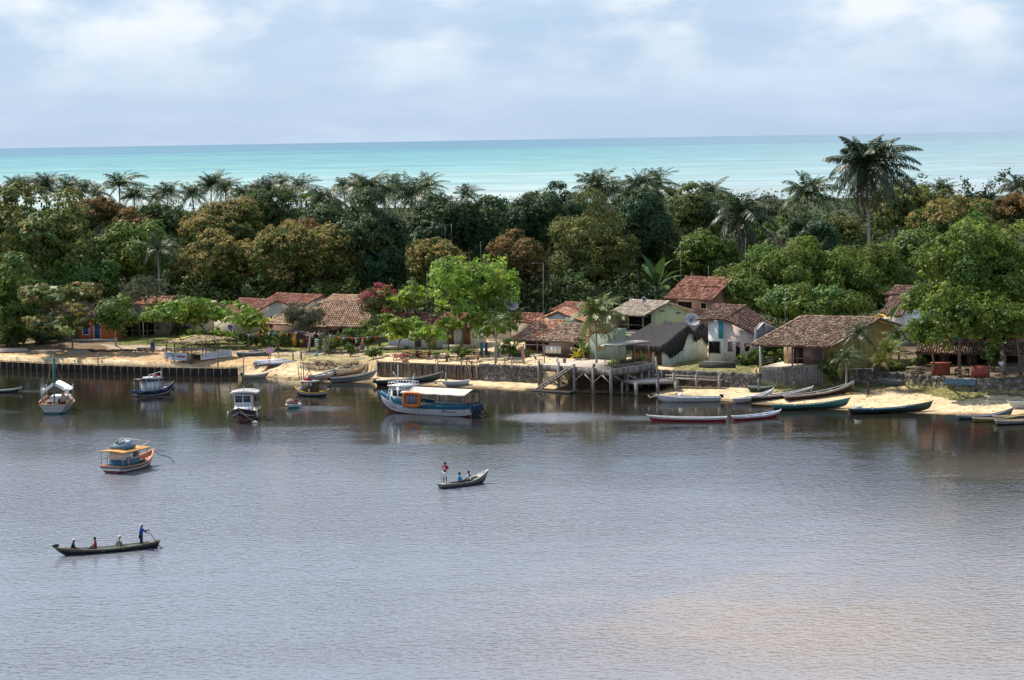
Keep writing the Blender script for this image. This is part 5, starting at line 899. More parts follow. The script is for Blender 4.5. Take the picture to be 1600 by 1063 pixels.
# restaurant under the giant tree
b = Gd(1438, 592); RS = thing('restaurant', 'shaded two storey restaurant with tiled eaves and dark open front under the giant tree', 'restaurant', b, R(-16)); k = F / b[1]
w = MB(); w.box((5.5, 6.5, 2.9), (12.5, 6, 6.4)); w.build('wall', BROWNW, RS)
rf = MB(); tile_roof(rf, (2.2, 2.6, 5.9), (12.0, 2.6, 5.9), (12.0, 6.6, 7.9), (2.2, 6.6, 7.9), 'brown'); rf.build('roof', [TILE, UNDER], RS)
rf = MB(); tile_roof(rf, (-0.6, 0.2, 3.0), (11.8, 0.2, 3.0), (11.8, 3.4, 4.0), (-0.6, 3.4, 4.0), 'dark'); rf.build('pent_roof', [TILE, UNDER], RS)
for x in (-0.3, 2.6, 5.6, 8.6, 11.4): post(RS, x, 0.5, -0.2, 3.1, 0.10, DARKW)
for x in (4.2, 7.0, 9.8): opening(RS, 'window', 'front', x, 4.3, 1.6, 1.1, TEAL if x < 5 else DARKIN, MAROON, at=3.5)
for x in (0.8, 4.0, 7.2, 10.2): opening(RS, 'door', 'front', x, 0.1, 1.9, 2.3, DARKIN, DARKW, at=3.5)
H = house('white_house', 'white gabled house with a dark tiled roof behind the banana and the giant tree', G(1408, 494, 290), -40, 3.0, 3.8, 2.0, WHITEW, 'dark', ov=0.25)
H = house('tiled_house', 'tiled roof corner glimpsed through leaves above the white gabled house', G(1424, 462, 315), -40, 4.0, 3.2, 1.0, BROWNW, 'dark', ov=0.25)
H = house('red_house', 'reddish house corner in deep shade at the right edge', G(1604, 532, 268), -30, 4.0, 3.0, 1.2, REDPANEL, 'orange', ov=0.4)

# ------------------------------------------------------------------ river edge
def along(pxs, z):
    return np.array([P(x, y, z) for x, y in pxs])
def rubble_wall(name, label, foot, zt, th=0.5, mats=RUBBLE, amp=0.09):
    p = np.array([_f for _f in foot]); o = p[0].copy(); q = p - o; L = np.concatenate(([0], np.cumsum(np.linalg.norm(np.diff(q[:, :2], axis=0), axis=1)))); n = int(L[-1] / 0.22) + 2; s = np.linspace(0, L[-1], n); line = np.stack([np.interp(s, L, q[:, a]) for a in range(3)], 1); zt_ = np.interp(s, L, zt) - o[2]
    d = np.gradient(line[:, :2], axis=0); d /= np.linalg.norm(d, axis=1)[:, None]; nr = np.stack((-d[:, 1], d[:, 0]), 1); rows = []; g = np.random.default_rng(len(label)); rr = 9
    for k in range(rr):
        t = k / (rr - 1); pt = line.copy(); pt[:, 2] = line[:, 2] - 0.3 + (zt_ - line[:, 2] + 0.3) * t + g.normal(0, 0.03, n); pt[:, :2] += nr * (0.16 * t + g.normal(0, amp, n)[:, None] * (1 if 0 < k else 0.3)); rows.append(pt)
    for off in (0.5, 1.0): pt = rows[-1].copy() if off == 0.5 else rows[rr - 1].copy(); pt[:, :2] = line[:, :2] + nr * (0.16 + th * off); pt[:, 2] += 0.02; rows.append(pt)
    pt = rows[-1].copy(); pt[:, 2] = line[:, 2] - 0.3; rows.append(pt); rows = np.array(rows); root = thing(name, label, 'wall', o)
    mb = MB(); mb.grid(rows, 0); mb.prism(rows[:, 0], (-0.02, 0, 0)); mb.prism(rows[:, -1], (0.02, 0, 0)); w_ = mb.build('masonry', mats, root); return root, o
def foot_line(x0, x1, n=9):
    X = np.linspace(_wl_x(x0), _wl_x(x1), n); Y = y_wall(X) - 0.18; return np.stack((X, Y, hz(X, Y - 0.1)), 1)
def _wl_x(px_): return float(np.interp(px_, [a[0] for a in TER], _wl[:, 0]))
fl_ = foot_line(748, 846); rubble_wall('stone_wall', 'grey rubble retaining wall between the stick palisade and the timber deck', fl_, np.full(9, 2.5))
fl_ = foot_line(1000, 1186); rubble_wall('stone_wall', 'pale rubble wall behind the boardwalk, below the pink house', fl_, np.full(9, 2.42))
fl_ = foot_line(1326, 1640, 15); RW, RO = rubble_wall('stone_wall', 'long dark rubble wall in front of the restaurant with a blue painted patch', fl_, np.linspace(2.28, 2.62, 15))
bp = MB(); e0 = _wl_x(1476); e1 = _wl_x(1524); XX = np.linspace(e0, e1, 14); rows = [np.stack((XX, y_wall(XX) - 0.33 - 0.0 * XX, np.full(14, z) + 0.025 * np.sin(XX * 5 + z)), 1) - RO for z in np.linspace(1.75, 2.42, 5)]; bp.grid(np.array(rows)); back = np.array(rows) + np.array((0, 0.12, 0)); bp.grid(back, 0, True); bp.grid(np.array([rows[-1], back[-1]])); bp.grid(np.array([rows[0], back[0]]), 0, True); bp.build('painted_patch', mat('faded_blue_paint', (0.07, 0.155, 0.235), 0.9, 0.1, 0.3, 2.0, dirt=(0.30, 0.28, 0.26), dirt_amt=0.8), RW)
tp = foot_line(1344, 1383, 4); 
# stick palisade
def palisade(name, label, x0, x1, zt, n, posts):
    fl = foot_line(x0, x1, 12); o = fl[0].copy(); root = thing(name, label, 'fence', o); mb = MB(); g = np.random.default_rng(n)
    for k in range(n):
        t = (k + 0.5) / n * 11; i = min(10, int(t)); p = fl[i] * (1 - (t - i)) + fl[i + 1] * (t - i) - o; c = np.array((0.24, 0.19, 0.145)) * (0.5 + 0.8 * g.random()); lean = g.normal(0, 0.09) if g.random() < 0.75 else g.normal(0, 0.22)
        mb.tube([(p[0], p[1] + g.normal(0, 0.03), p[2] - 0.3), (p[0] + lean, p[1] + g.normal(0, 0.03) + 0.1, zt - o[2] - 0.05 + g.normal(0, 0.05))], 0.03 + 0.03 * g.random(), 5, 0, c)
    mb.build('sticks', mat('palisade_wood', (1, 1, 1), 0.95, 0.05, 0.35, 3.0, attr=True), root)
    bk = MB(); bk.grid(np.array([fl - o + np.array((0, 0.16, -0.3)), np.concatenate((fl[:, :2] - o[:2] + np.array((0, 0.22)), np.full((12, 1), zt - o[2] - 0.12)), 1)])); bk.grid(np.array([np.concatenate((fl[:, :2] - o[:2] + np.array((0, 0.22)), np.full((12, 1), zt - o[2] - 0.12)), 1), np.concatenate((fl[:, :2] - o[:2] + np.array((0, 0.5)), np.full((12, 1), zt - o[2] - 0.12)), 1)])); bk.build('boards', DARKW, root)
    rl = MB(); rl.tube(np.concatenate((fl[:, :2] - o[:2] + np.array((0, 0.05)), np.full((12, 1), zt - o[2])), 1), 0.07, 6); rl.build('rail', POLE, root)
    for t in posts:
        i = int(t * 11 * 0.999); f_ = t * 11 - i; p = fl[i] * (1 - f_) + fl[min(11, i + 1)] * f_ - o; pm = MB(); pm.tube([(p[0], p[1] - 0.12, p[2] - 0.4), (p[0], p[1] - 0.08, zt - o[2] + 0.25)], 0.10, 7); pm.build('post', TIMBER, root)
palisade('stick_palisade', 'long palisade of leaning grey sticks holding the terrace of picnic tables', 590, 748, 2.28, 135, (0.0, 0.6, 0.985))
# scalloped bulkhead
def bulkhead():
    o = P(0, 577, 0); root = thing('bulkhead', 'dark scalloped timber bulkhead holding up the sandy bank at the left', 'bulkhead', o); pxs = [(-75, 572.5), (0, 577), (75, 580.5), (150, 583.3), (225, 586), (300, 588), (345, 588.6), (372, 587.6)]
    L = along(pxs, 0); s = np.concatenate(([0], np.cumsum(np.linalg.norm(np.diff(L[:, :2], axis=0), axis=1)))); n = int(s[-1] / 1.06); pan = MB(); tops = MB(); g = np.random.default_rng(4)
    for k in range(n):
        a = np.array([np.interp(s[-1] * k / n, s, L[:, c]) for c in range(3)]) - o; b_ = np.array([np.interp(s[-1] * (k + 1) / n, s, L[:, c]) for c in range(3)]) - o; d = (b_ - a) / np.linalg.norm(b_ - a); nr = np.array((-d[1], d[0], 0)); cols = []
        for t in np.linspace(0, 1, 7):
            p = a + (b_ - a) * t + nr * (0.10 + 0.22 * math.sin(t * math.pi)); cols.append([p + np.array((0, 0, z)) for z in (-0.9, 0.0, 0.5, 1.02 + g.normal(0, 0.01))])
        pan.grid(np.array(cols), 0, False); pm = MB(); pm.tube([a + np.array((0, 0, -1.0)), a + np.array((g.normal(0, 0.02), 0, 1.06 + g.normal(0, 0.05)))], 0.042, 6)
        pm.build('post', mat('bulkhead_post', (0.15, 0.125, 0.10), 0.9, 0.1, 0.35, 3.0), root)
        q = [a + np.array((0, 0, 1.03)), b_ + np.array((0, 0, 1.03)), b_ + nr * 0.75 + np.array((0, 0, 1.10)), a + nr * 0.75 + np.array((0, 0, 1.10))]; 
        sa = [[a + (b_ - a) * t + nr * (0.10 + 0.22 * math.sin(t * math.pi)) + np.array((0, 0, 1.04 + g.normal(0, 0.02))) for t in np.linspace(0, 1, 7)], [a + (b_ - a) * t + nr * (0.5 + g.normal(0, 0.04)) + np.array((0, 0, 1.13 + g.normal(0, 0.02))) for t in np.linspace(0, 1, 7)], [a + (b_ - a) * t + nr * 0.9 + np.array((0, 0, 1.12)) for t in np.linspace(0, 1, 7)]]; tops.grid(np.array(sa))
    pan.build('panels', mat('bulkhead_sheet', (0.038, 0.03, 0.027), 0.9, 0.15, 0.4, 1.5, dirt=(0.10, 0.08, 0.065), dirt_amt=0.5), root); tops.build('turf_edge', mat('turf_edge', (0.13, 0.10, 0.06), 0.98, 0.05, 0.5, 2.0), root)
bulkhead()
# ------------------------------------------------------------------ timber deck and jetty
o = P(956.5, 618, 0); DK = thing('timber_deck', 'large raised timber deck on braced posts over the water', 'deck', o, R(-41.5)); zd = 3.05
dk = MB(); g = np.random.default_rng(2)
for k in range(46):
    y = 0.0 + 8.4 * (k + 0.5) / 46; dk.box((-5.6, y, zd + g.normal(0, 0.008)), (11.4, 0.175, 0.06), 0)
dk.build('boards', DECKM, DK)
sk = MB()
for k in range(62):
    x = -11.2 + 11.2 * (k + 0.5) / 62
    if -6.0 < x < -5.1: pass
    sk.box((x, -0.06, zd - 0.40 + g.normal(0, 0.02)), (0.15, 0.05, 0.72), 0, 0, np.array((0.26, 0.23, 0.20)) * (0.55 + 0.8 * g.random()))
for k in range(46):
    y = 8.3 * (k + 0.5) / 46; sk.box((0.10, y, zd - 0.40 + g.normal(0, 0.015)), (0.05, 0.15, 0.72), 0, 0, np.array((0.26, 0.23, 0.20)) * (0.55 + 0.8 * g.random()))
sk.build('skirt_boards', mat('skirt_wood', (1, 1, 1), 0.92, 0.08, 0.3, 3.0, attr=True), DK)
jo = MB()
for y in (0.2, 2.8, 5.6, 8.0): jo.bar((-11.1, y, zd - 0.16), (0, y, zd - 0.16), 0.16, 0.22)
jo.build('joists', DARKW, DK)
for (x, y, up_) in [(-11.1, 0, 0.5), (-8.0, 0, 0.45), (-5.6, 0, 0.35), (-2.7, 0, 0.4), (0, 0, 0.1), (0, 2.9, 0.1), (0, 5.6, 0.1), (0, 8.0, 0.1), (-11.1, 3, 0), (-8.0, 3, 0), (-5.6, 3, 0), (-2.7, 3, 0), (-5.6, 6, 0), (-2.7, 6, 0)]: post(DK, x, y - 0.17 if y == 0 else y, -0.8, zd + up_ if up_ else zd - 0.1, 0.17 if y == 0 else 0.14, TIMBER)
for (x0, x1, s_) in [(-2.7, 0, 1), (-2.7, 0, -1), (-5.6, -2.7, 1), (-5.6, -2.7, -1), (-11.1, -8.0, 2), (-11.1, -8.0, -2)]:
    br = MB(); 
    if s_ == 1: br.bar((x0, -0.2, zd - 1.75), (x0 + 1.3, -0.2, zd - 0.75), 0.12, 0.1)
    elif s_ == -1: br.bar((x1, -0.2, zd - 1.75), (x1 - 1.3, -0.2, zd - 0.75), 0.12, 0.1)
    elif s_ == 2: br.bar((x0 + 0.2, -0.1, 0.6), (x1 - 0.2, -0.1, zd - 0.8), 0.12, 0.1)
    else: br.bar((x0 + 0.2, 0.0, zd - 0.8), (x1 - 0.2, 0.0, 0.6), 0.12, 0.1)
    br.build('brace', TIMBER, DK)
for (y0, y1) in ((0.3, 2.7), (2.7, 5.3)): br = MB(); br.bar((0.05, y0, zd - 0.8), (0.05, y1, zd - 1.9), 0.12, 0.1); br.build('brace', TIMBER, DK)
o2 = Matrix.Rotation(R(-41.5), 3, 'Z') @ Vector((-5.7, -0.75, 0)); ST = thing('stairs', 'steep timber stairs leading down from the deck to a floating landing', 'stairs', (o[0] + o2.x, o[1] + o2.y, 0), R(-41.5))
for yy in (-0.45, 0.45): q = MB(); q.bar((0.1, yy, zd - 0.05), (-5.0, yy, 0.22), 0.07, 0.24); q.build('stringer', TIMBER, ST)
for k in range(10): q = MB(); t = (k + 0.5) / 10; q.box((-5.0 * t, 0, zd - 0.02 - (zd - 0.24) * t), (0.28, 0.95, 0.05)); q.build('tread', DECKM, ST)
hr = MB(); hr.bar((0.1, 0.5, zd + 0.3), (-5.0, 0.5, 0.95), 0.07, 0.07); hr.build('handrail', TIMBER, ST)
o2 = Matrix.Rotation(R(-41.5), 3, 'Z') @ Vector((-8.6, -0.9, 0)); LP = MB(); [LP.box((-3.4 + 6.8 * (k + .5) / 24, 0, 0.16), (0.26, 1.5, 0.06)) for k in range(24)]; LP.bar((-3.4, -0.7, 0.06), (3.4, -0.7, 0.06), 0.16, 0.2); LP.bar((-3.4, 0.7, 0.06), (3.4, 0.7, 0.06), 0.16, 0.2)
lp = LP.build('landing', mat('wet_timber', (0.07, 0.058, 0.05), 0.8, 0.2, 0.3), None); lp.location = (o[0] + o2.x, o[1] + o2.y, 0); lp.rotation_euler = (0, 0, R(-41.5)); tag(lp, 'low dark landing stage at the foot of the deck stairs', 'landing')
# planters on the deck edge
def on_deck(x, y, z=0): q = Matrix.Rotation(R(-41.5), 3, 'Z') @ Vector((x, y, 0)); return (o[0] + q.x, o[1] + q.y, zd + 0.03 + z)
for i, (y, lab) in enumerate([(1.9, 'long planter trough of spiky grasses at the front corner of the deck'), (5.6, 'long planter trough of grey green plants farther along the deck edge')]):
    pr_ = thing('planter', lab, 'planter', on_deck(-0.55, y), R(-41.5), 'planters on the deck'); tb = MB(); L2 = 1.7; rows = []
    for a in np.linspace(0, math.pi, 9): rows.append([(0.42 * math.cos(a) * (1 if abs(yy) < L2 else 0.6), yy, 0.40 - 0.40 * math.sin(a) * (1 if abs(yy) < L2 else 0.5)) for yy in (-L2 - 0.3, -L2, 0, L2, L2 + 0.3)])
    tb.grid(np.array(rows)); tb.grid(np.array(rows) * np.array((0.92, 0.98, 1)) + np.array((0, 0, 0.04)), 0, True); tb.build('trough', TIMBER, pr_); pm = MB(); n = 420; g2 = np.random.default_rng(30 + i)
    b_ = np.stack((g2.normal(0, 0.16, n), g2.uniform(-L2, L2, n), np.full(n, 0.36)), 1); d = unit(np.stack((g2.normal(0, 0.5, n), g2.normal(0, 0.5, n), np.ones(n)), 1)); ln = (0.35 + 0.5 * g2.random(n) * np.where(abs(b_[:, 1] + (1.2 if i == 0 else -1.0)) < 0.6, 1.5, 0.7))[:, None]; s = unit(np.cross(d, g2.standard_normal((n, 3)))) * 0.035
    cc = np.where((abs(b_[:, 1] + (1.2 if i == 0 else -1.0)) < 0.6)[:, None], np.array((0.20, 0.23, 0.06)), np.array((0.11, 0.12, 0.075))) * (0.6 + 0.7 * g2.random((n, 1))); pm.add(np.stack((b_ - s, b_ + s, b_ + d * ln + s * 0.3, b_ + d * ln - s * 0.3), 1).reshape(-1, 3), np.arange(4 * n).reshape(-1, 4), 0, np.repeat(cc, 4, 0)); pm.build('foliage', LEAF_DULL, pr_)
bn = thing('deck_bench', 'plank bench standing on the deck in front of its palm', 'bench', on_deck(-1.9, 0.9), R(-41.5)); q = MB(); q.box((0, 0, 0.44), (3.4, 0.35, 0.06)); q.build('seat', DECKM, bn)
for x in (-1.5, 1.5): q = MB(); q.box((x, 0, 0.2), (0.1, 0.3, 0.42)); q.build('leg', DARKW, bn)
# slatted awning in front of the thatched house
aw = thing('awning_frame', 'pale plank awning on thin posts between the deck and the black thatch', 'awning', on_deck(-1.6, 5.0), R(-41.5)); q = MB()
for k in range(14): q.box((-0.1, -3.2 + 6.4 * (k + 0.5) / 14, 2.62 + jit(0.02)), (2.6, 0.36, 0.04))
q.build('slats', DECKM, aw)
for x, y in ((-1.2, -2.8), (1.0, -2.8), (1.0, 2.8), (-1.2, 2.8)): post(aw, x, y, 0, 2.6, 0.06, POLE)
q = MB(); q.bar((1.0, -2.9, 0.8), (1.0, 2.9, 0.8), 0.06); q.bar((-1.2, -2.9, 2.5), (-1.2, 2.9, 2.5), 0.1); q.bar((1.0, -2.9, 2.5), (1.0, 2.9, 2.5), 0.1); q.build('beams', POLE, aw)
# small roofed lamp on the deck
lm = thing('deck_lamp', 'small white shaded lamp hanging from the awning over the deck', 'lamp', on_deck(-2.6, 1.6, 2.45), R(-41.5)); q = MB(); q.tube([(0, 0, 0.0), (0, 0, 0.15)], [0.32, 0.05], 12); q.build('lamp_shade', WHITEP, lm); q = MB(); q.bar((0, 0, 0.15), (0.9, 0.9, 0.22), 0.04); q.build('arm', WHITEP, lm)
# lower jetty
zj = 1.42; jp = [P(x, y, zj) for x, y in ((970.5, 595.5), (993, 598.5), (1061, 596), (1034, 590), (1000, 590.5))]; jo_ = P(993, 600, zj); jo_[2] = 0; JT = thing('jetty', 'low square timber jetty with a bright plank top on thick piles', 'jetty', jo_); q = MB(); q.prism([p - jo_ for p in jp], (0, 0, 0.07)); q.build('boards', DECKM, JT)
q = MB(); q.bar(jp[0] - jo_ - np.array((0, 0, 0.12)), jp[1] - jo_ - np.array((0, 0, 0.12)), 0.1, 0.2); q.bar(jp[1] - jo_ - np.array((0, 0, 0.12)), jp[2] - jo_ - np.array((0, 0, 0.12)), 0.1, 0.2); q.build('beam', TIMBER, JT)
for (x, y, r_) in [(972, 597, 0.14), (979, 595, 0.13), (994, 599, 0.22), (1027, 598, 0.15), (1057, 597, 0.26)]: p = P(x, y, zj) - jo_; post(JT, p[0], p[1] + 0.15, -0.8, zj - 0.02, r_, TIMBER)
for (x, y, h_) in [(1014, 592, 0.9), (1020, 591, 1.0), (1034, 591.5, 0.9), (1000, 592, 0.7)]: p = P(x, y, zj) - jo_; post(JT, p[0], p[1], -0.5, zj + h_, 0.13, TIMBER)
p = P(1029, 619, 0); tq = thing('mooring_pole', 'tall bleached mooring pole standing in the water by the low jetty', 'pole', p); q = MB(); q.tube([(0, 0, -1), (-0.03, 0, 2.4), (-0.28, 0.0, 4.6)], [0.13, 0.12, 0.10], 7); q.build('shaft', TIMBER, tq, True); q = MB(); q.tube([(-0.17, -0.02, 3.5), (-0.17, -0.02, 3.62)], 0.15, 8); q.build('rope_collar', STRAW, tq)
# boardwalk with rails
bo = P(1062, 603, 1.1); BW = thing('boardwalk', 'narrow boardwalk with two rails in front of the pale rubble wall', 'boardwalk', (bo[0], bo[1], 0)); e = [P(x, y, 1.55) - np.array((bo[0], bo[1], 0)) for x, y in ((1040, 592), (1125, 595.5))]; d = e[1] - e[0]; nv = np.array((-d[1], d[0], 0)); nv /= np.linalg.norm(nv)
q = MB(); q.prism([e[0], e[1], e[1] + nv * 1.1, e[0] + nv * 1.1], (0, 0, 0.06)); q.build('boards', DECKM, BW)
for zz in (0.42, 0.05): q = MB(); q.bar(e[0] + np.array((0, 0, zz)), e[1] + np.array((0, 0, zz)), 0.09, 0.2); q.build('rail', TIMBER, BW)
for t in (0.15, 0.57, 0.985): p_ = e[0] + d * t; post(BW, p_[0], p_[1] - 0.1, 0.3, 2.25, 0.16, TIMBER)
# ------------------------------------------------------------------ boats
def paint(n, c, rough=0.5, d=None, amt=0.65): return mat("boat_" + n, c, rough, 0.35, 0.12, 2.5, dirt=d or tuple(q * 0.55 + 0.03 for q in c), dirt_amt=amt)
PW = paint("white", (0.68, 0.68, 0.68)); PCR = paint("cream", (0.60, 0.55, 0.46)); PBL = paint("blue", (0.018, 0.15, 0.24)); PNV = paint("navy", (0.014, 0.035, 0.075)); PRD = paint("red", (0.30, 0.025, 0.035)); PDR = paint("dark_red", (0.04, 0.012, 0.012)); PBK = paint("black", (0.018, 0.018, 0.022))
PTL = paint("teal", (0.03, 0.16, 0.16)); PGR = paint("grey", (0.30, 0.29, 0.28)); PLG = paint("light_grey", (0.46, 0.45, 0.43)); PDG = paint("dark_green", (0.025, 0.06, 0.05)); POR = paint("orange", (0.50, 0.21, 0.10)); PYL = paint("yellow", (0.60, 0.36, 0.03)); PBO = paint("boot_red", (0.16, 0.045, 0.045)); PSB = paint("sky_blue", (0.13, 0.30, 0.52))
PIN = paint("bare_wood", (0.24, 0.19, 0.14), 0.85); PMG = paint("mint", (0.36, 0.46, 0.37)); PTN = paint("tan", (0.44, 0.36, 0.26), 0.8); PSL = paint("slate", (0.12, 0.155, 0.18)); PYG = paint("olive", (0.22, 0.19, 0.04)); PAQ = paint("pale_aqua", (0.42, 0.60, 0.66))
RUBBER = mat("black_rubber", (0.02, 0.02, 0.022), 0.6, 0.3, 0.1); CANVAS = mat("white_canvas", (0.78, 0.77, 0.74), 0.9, 0.1, 0.06); TARPT = mat("tan_canvas", (0.55, 0.50, 0.43), 0.9, 0.1, 0.1, 1.0); ROPE = mat("rope", (0.42, 0.38, 0.30), 0.9, 0.1, 0.2)
class Hull:
    def __init__(s, L, B, D, dr=0.25, bow=0.4, stern=0.15, rake=0.4, bt=0.35, um=0.42, pb=2.3, ps=2.0, e=0.42, n=25):
        s.L, s.B, s.D, s.dr, s.bow, s.stern, s.rake, s.bt, s.um, s.pb, s.ps, s.e, s.n = L, B, D, dr, bow, stern, rake, bt, um, pb, ps, e, n
    def w(s, u):
        u = np.asarray(u, float); f = np.where(u > s.um, 1 - np.clip((u - s.um) / (1 - s.um), 0, 1) ** s.pb, s.bt + (1 - s.bt) * (1 - np.clip((s.um - u) / s.um, 0, 1) ** s.ps)); return np.maximum(0.012, f) * s.B / 2
    def sh(s, u): u = np.asarray(u, float); return s.D + s.bow * np.clip((u - s.um) / (1 - s.um), 0, 1) ** 2.2 + s.stern * np.clip((s.um - u) / s.um, 0, 1) ** 2
    def kl(s, u): u = np.asarray(u, float); return -s.dr + (s.dr + 0.25 * s.D) * np.clip((u - 0.8) / 0.2, 0, 1) ** 2 + s.dr * 0.5 * np.clip((0.12 - u) / 0.12, 0, 1)
    def pt(s, u, t, side=1, inset=0.0):
        u = np.asarray(u, float); t = np.asarray(t, float); k, z1 = s.kl(u), s.sh(u); z = k + (z1 - k) * t; y = np.maximum(0.0, s.w(u) * np.clip(t, 0, 1) ** s.e * (0.93 + 0.07 * t) - inset)
        x = -s.L / 2 + s.L * u + s.rake * (t - 0.6) * u ** 5 - s.rake * 0.35 * t * (1 - u) ** 6; return np.stack((x, side * y, z), -1)
    def t_at(s, u, z): return (z - s.kl(u)) / (s.sh(u) - s.kl(u))
    def build(s, root, bands, inner, gun, floor=0.05, deck=None, thwarts=(), thm=None, transom=None, th=0.06, gr=0.035, deck_from=0.0):
        """bands: [(z fraction, material), ...] from keel to sheer"""
        U = np.linspace(0, 1, s.n); mats = [m for _, m in bands]; mb = MB(); t0 = 0.0
        for bi, (t1, m) in enumerate(bands):
            T = np.linspace(t0, t1, 5 if t1 - t0 > 0.2 else 3)
            for side in (1, -1):
                g = np.array([s.pt(U, np.full(s.n, t), side) for t in T]); mb.grid(g, bi, side > 0)
            q = np.array([[s.pt(0.0, t, 1), s.pt(0.0, t, -1)] for t in T]); mb.grid(q, bi if transom is None else len(mats), True); t0 = t1
        if transom is not None: mats = mats + [transom]
        o = mb.build("hull", mats, root)
        ib = MB(); fz = floor if deck is None else None; tf = np.array([max(0.05, min(0.96, s.t_at(u, (s.sh(u) - deck) if deck is not None else fz))) for u in U]); ins = np.minimum(th, s.w(U) * 0.6)
        for side in (1, -1):
            g = np.array([s.pt(U, 1 - (1 - tf) * q, side, 0) - np.stack((0 * U, side * ins, 0 * U), -1) for q in np.linspace(0, 1, 4)]); g[..., 1] = np.where(side * g[..., 1] < 0, 0, g[..., 1]); ib.grid(g, 0, side < 0); a = g[-1] if side > 0 else a; b_ = g[-1]
        ib.grid(np.array([a, b_])); ib.grid(np.array([s.pt(np.zeros(4), 1 - (1 - tf[0]) * np.linspace(0, 1, 4), sd) + np.array((0.05, -sd * 0.03, 0)) for sd in (1, -1)])); ib.build("inner_lining" if deck is None else "deck", inner, root)
        gm = MB(); P1 = s.pt(U, np.full(s.n, 1.0), 1); P2 = s.pt(U, np.full(s.n, 1.0), -1); off = np.array((0, 0, 0.01)); w_ = np.minimum(th + 0.03, s.w(U))[:, None] * np.array((0, 1.0, 0))
        for sd, Pp in ((1, P1), (-1, P2)):
            q0 = Pp + sd * np.array((0, 0.025, 0)) + off; q1 = Pp - sd * w_ + off; lo = np.array((0, 0, -gr * 1.6)); gm.grid(np.array([q0, q1]), 0, sd > 0); gm.grid(np.array([q0 + lo, q0]), 0, sd > 0); gm.grid(np.array([q1, q1 + lo]), 0, sd > 0)
        gm.bar(P1[0] + np.array((0.02, 0, 0.0)), P2[0] + np.array((0.02, 0, 0.0)), 0.07, gr * 2); gm.tube([s.pt(1.0, 0.15), s.pt(1.0, 0.6), s.pt(1.0, 1.0) + np.array((0.03, 0, 0.10))], [0.03, 0.04, 0.05], 6); gm.build("gunwale", gun, root)
        for u in thwarts:
            q = MB(); z = s.sh(u) - 0.16; q.box((-s.L / 2 + s.L * u, 0, z), (0.24, 2 * (s.w(u) * 0.95 - th * 0.5), 0.04)); q.build("thwart", thm or gun, root)
        return o
def outboard(root, x, z, tilt=0.0, cm=None, y=0.0, s=1.0):
    """cowl, leg and propeller on the transom"""
    m = thing_part = bpy.data.objects.new("outboard_motor", None); COL.objects.link(m); m.parent = root; m.location = (x, y, z); m.rotation_euler = (0, tilt, 0); m.scale = (s, s, s)
    q = MB(); q.ball((-0.12, 0, 0.32), (0.27, 0.17, 0.20), 0, 12, 8); q.build("cowl", cm or RUBBER, m, True); q = MB(); q.box((-0.16, 0, -0.12), (0.12, 0.07, 0.75)); q.box((-0.02, 0, 0.05), (0.14, 0.2, 0.24)); q.box((-0.26, 0, -0.42), (0.34, 0.22, 0.02)); q.ball((-0.2, 0, -0.52), (0.22, 0.06, 0.06)); q.build("drive_leg", PBK, m)
    q = MB()
    for k in range(3): a = k * 2.094; q.box((-0.42, 0.08 * math.cos(a), -0.52 + 0.08 * math.sin(a)), (0.02, 0.07, 0.13), 0, 0, None, (a, 'X'))
    q.build("propeller", METAL, m); return m
def boat(name, label, cat, px_, py_, head, z=0.0, pitch=0.0, group=None, ground=False, roll=0.0, dz=0.0):
    p = Gd(px_, py_) if ground else P(px_, py_, z); o = thing(name, label, cat, (p[0], p[1], p[2] + dz), 0, group); o.rotation_euler = (R(roll), -R(pitch), R(head)); return o
def oar(label, a, b, blade=True, name="paddle", m=None):
    a, b = np.asarray(a, float), np.asarray(b, float); r_ = thing(name, label, name, a); d = b - a; q = MB(); q.tube([(0, 0, 0), d], 0.022, 6); q.build("shaft", m or POLE, r_)
    if blade: q = MB(); q.bar(d * 0.80, d * 1.02, 0.16, 0.025); q.build("blade", m or POLE, r_)
    return r_
def wpt(root, p): return np.array(Matrix.Translation(root.location) @ root.rotation_euler.to_matrix().to_4x4() @ Vector(p))
BEACH = "skiffs and canoes along the shore"; MOOR = "fishing boats moored in the river"

# --- tour boat
TB = boat('tour_boat', 'large white and blue passenger boat with tan canopy and orange life raft', 'boat', 669, 646.5, 149); h = Hull(12.3, 3.4, 0.95, 0.55, 1.0, 0.15, 0.9, 0.80, 0.45, 2.4, 2, 0.36, 31)
h.build(TB, [(0.38, PBO), (0.79, PW), (0.805, PNV), (1.0, PBL)], PTN, PBL, deck=0.42, transom=PNV, th=0.08)
q = MB()
for sd in (1, -1):
    U = np.linspace(0.52, 0.985, 14); t = np.array([h.t_at(u, h.sh(u) - 0.10) for u in U]); q.tube(h.pt(U, np.full(14, 0.80), sd) + np.array((0, sd * 0.03, 0)), 0.035, 5, 0); q.tube(h.pt(U, np.full(14, 0.62), sd) + np.array((0, sd * 0.03, 0)), 0.03, 5, 0)
q.build("rub_rail", PW, TB)
q = MB()
for sd in (1, -1):
    U = np.linspace(0.52, 0.97, 16); hi = h.pt(U, np.full(16, 1.0), sd) + np.array((0, sd * 0.02, 0.0)); lo = h.pt(U, np.full(16, 0.80), sd) + np.array((0, sd * 0.02, 0)); q.grid(np.array([lo, hi, hi + np.array((0, 0, 0.26)), hi + np.array((0, -sd * 0.06, 0.26)), hi + np.array((0, -sd * 0.06, 0))]), 0, sd > 0)
q.build("bow_bulwark", PBL, TB)
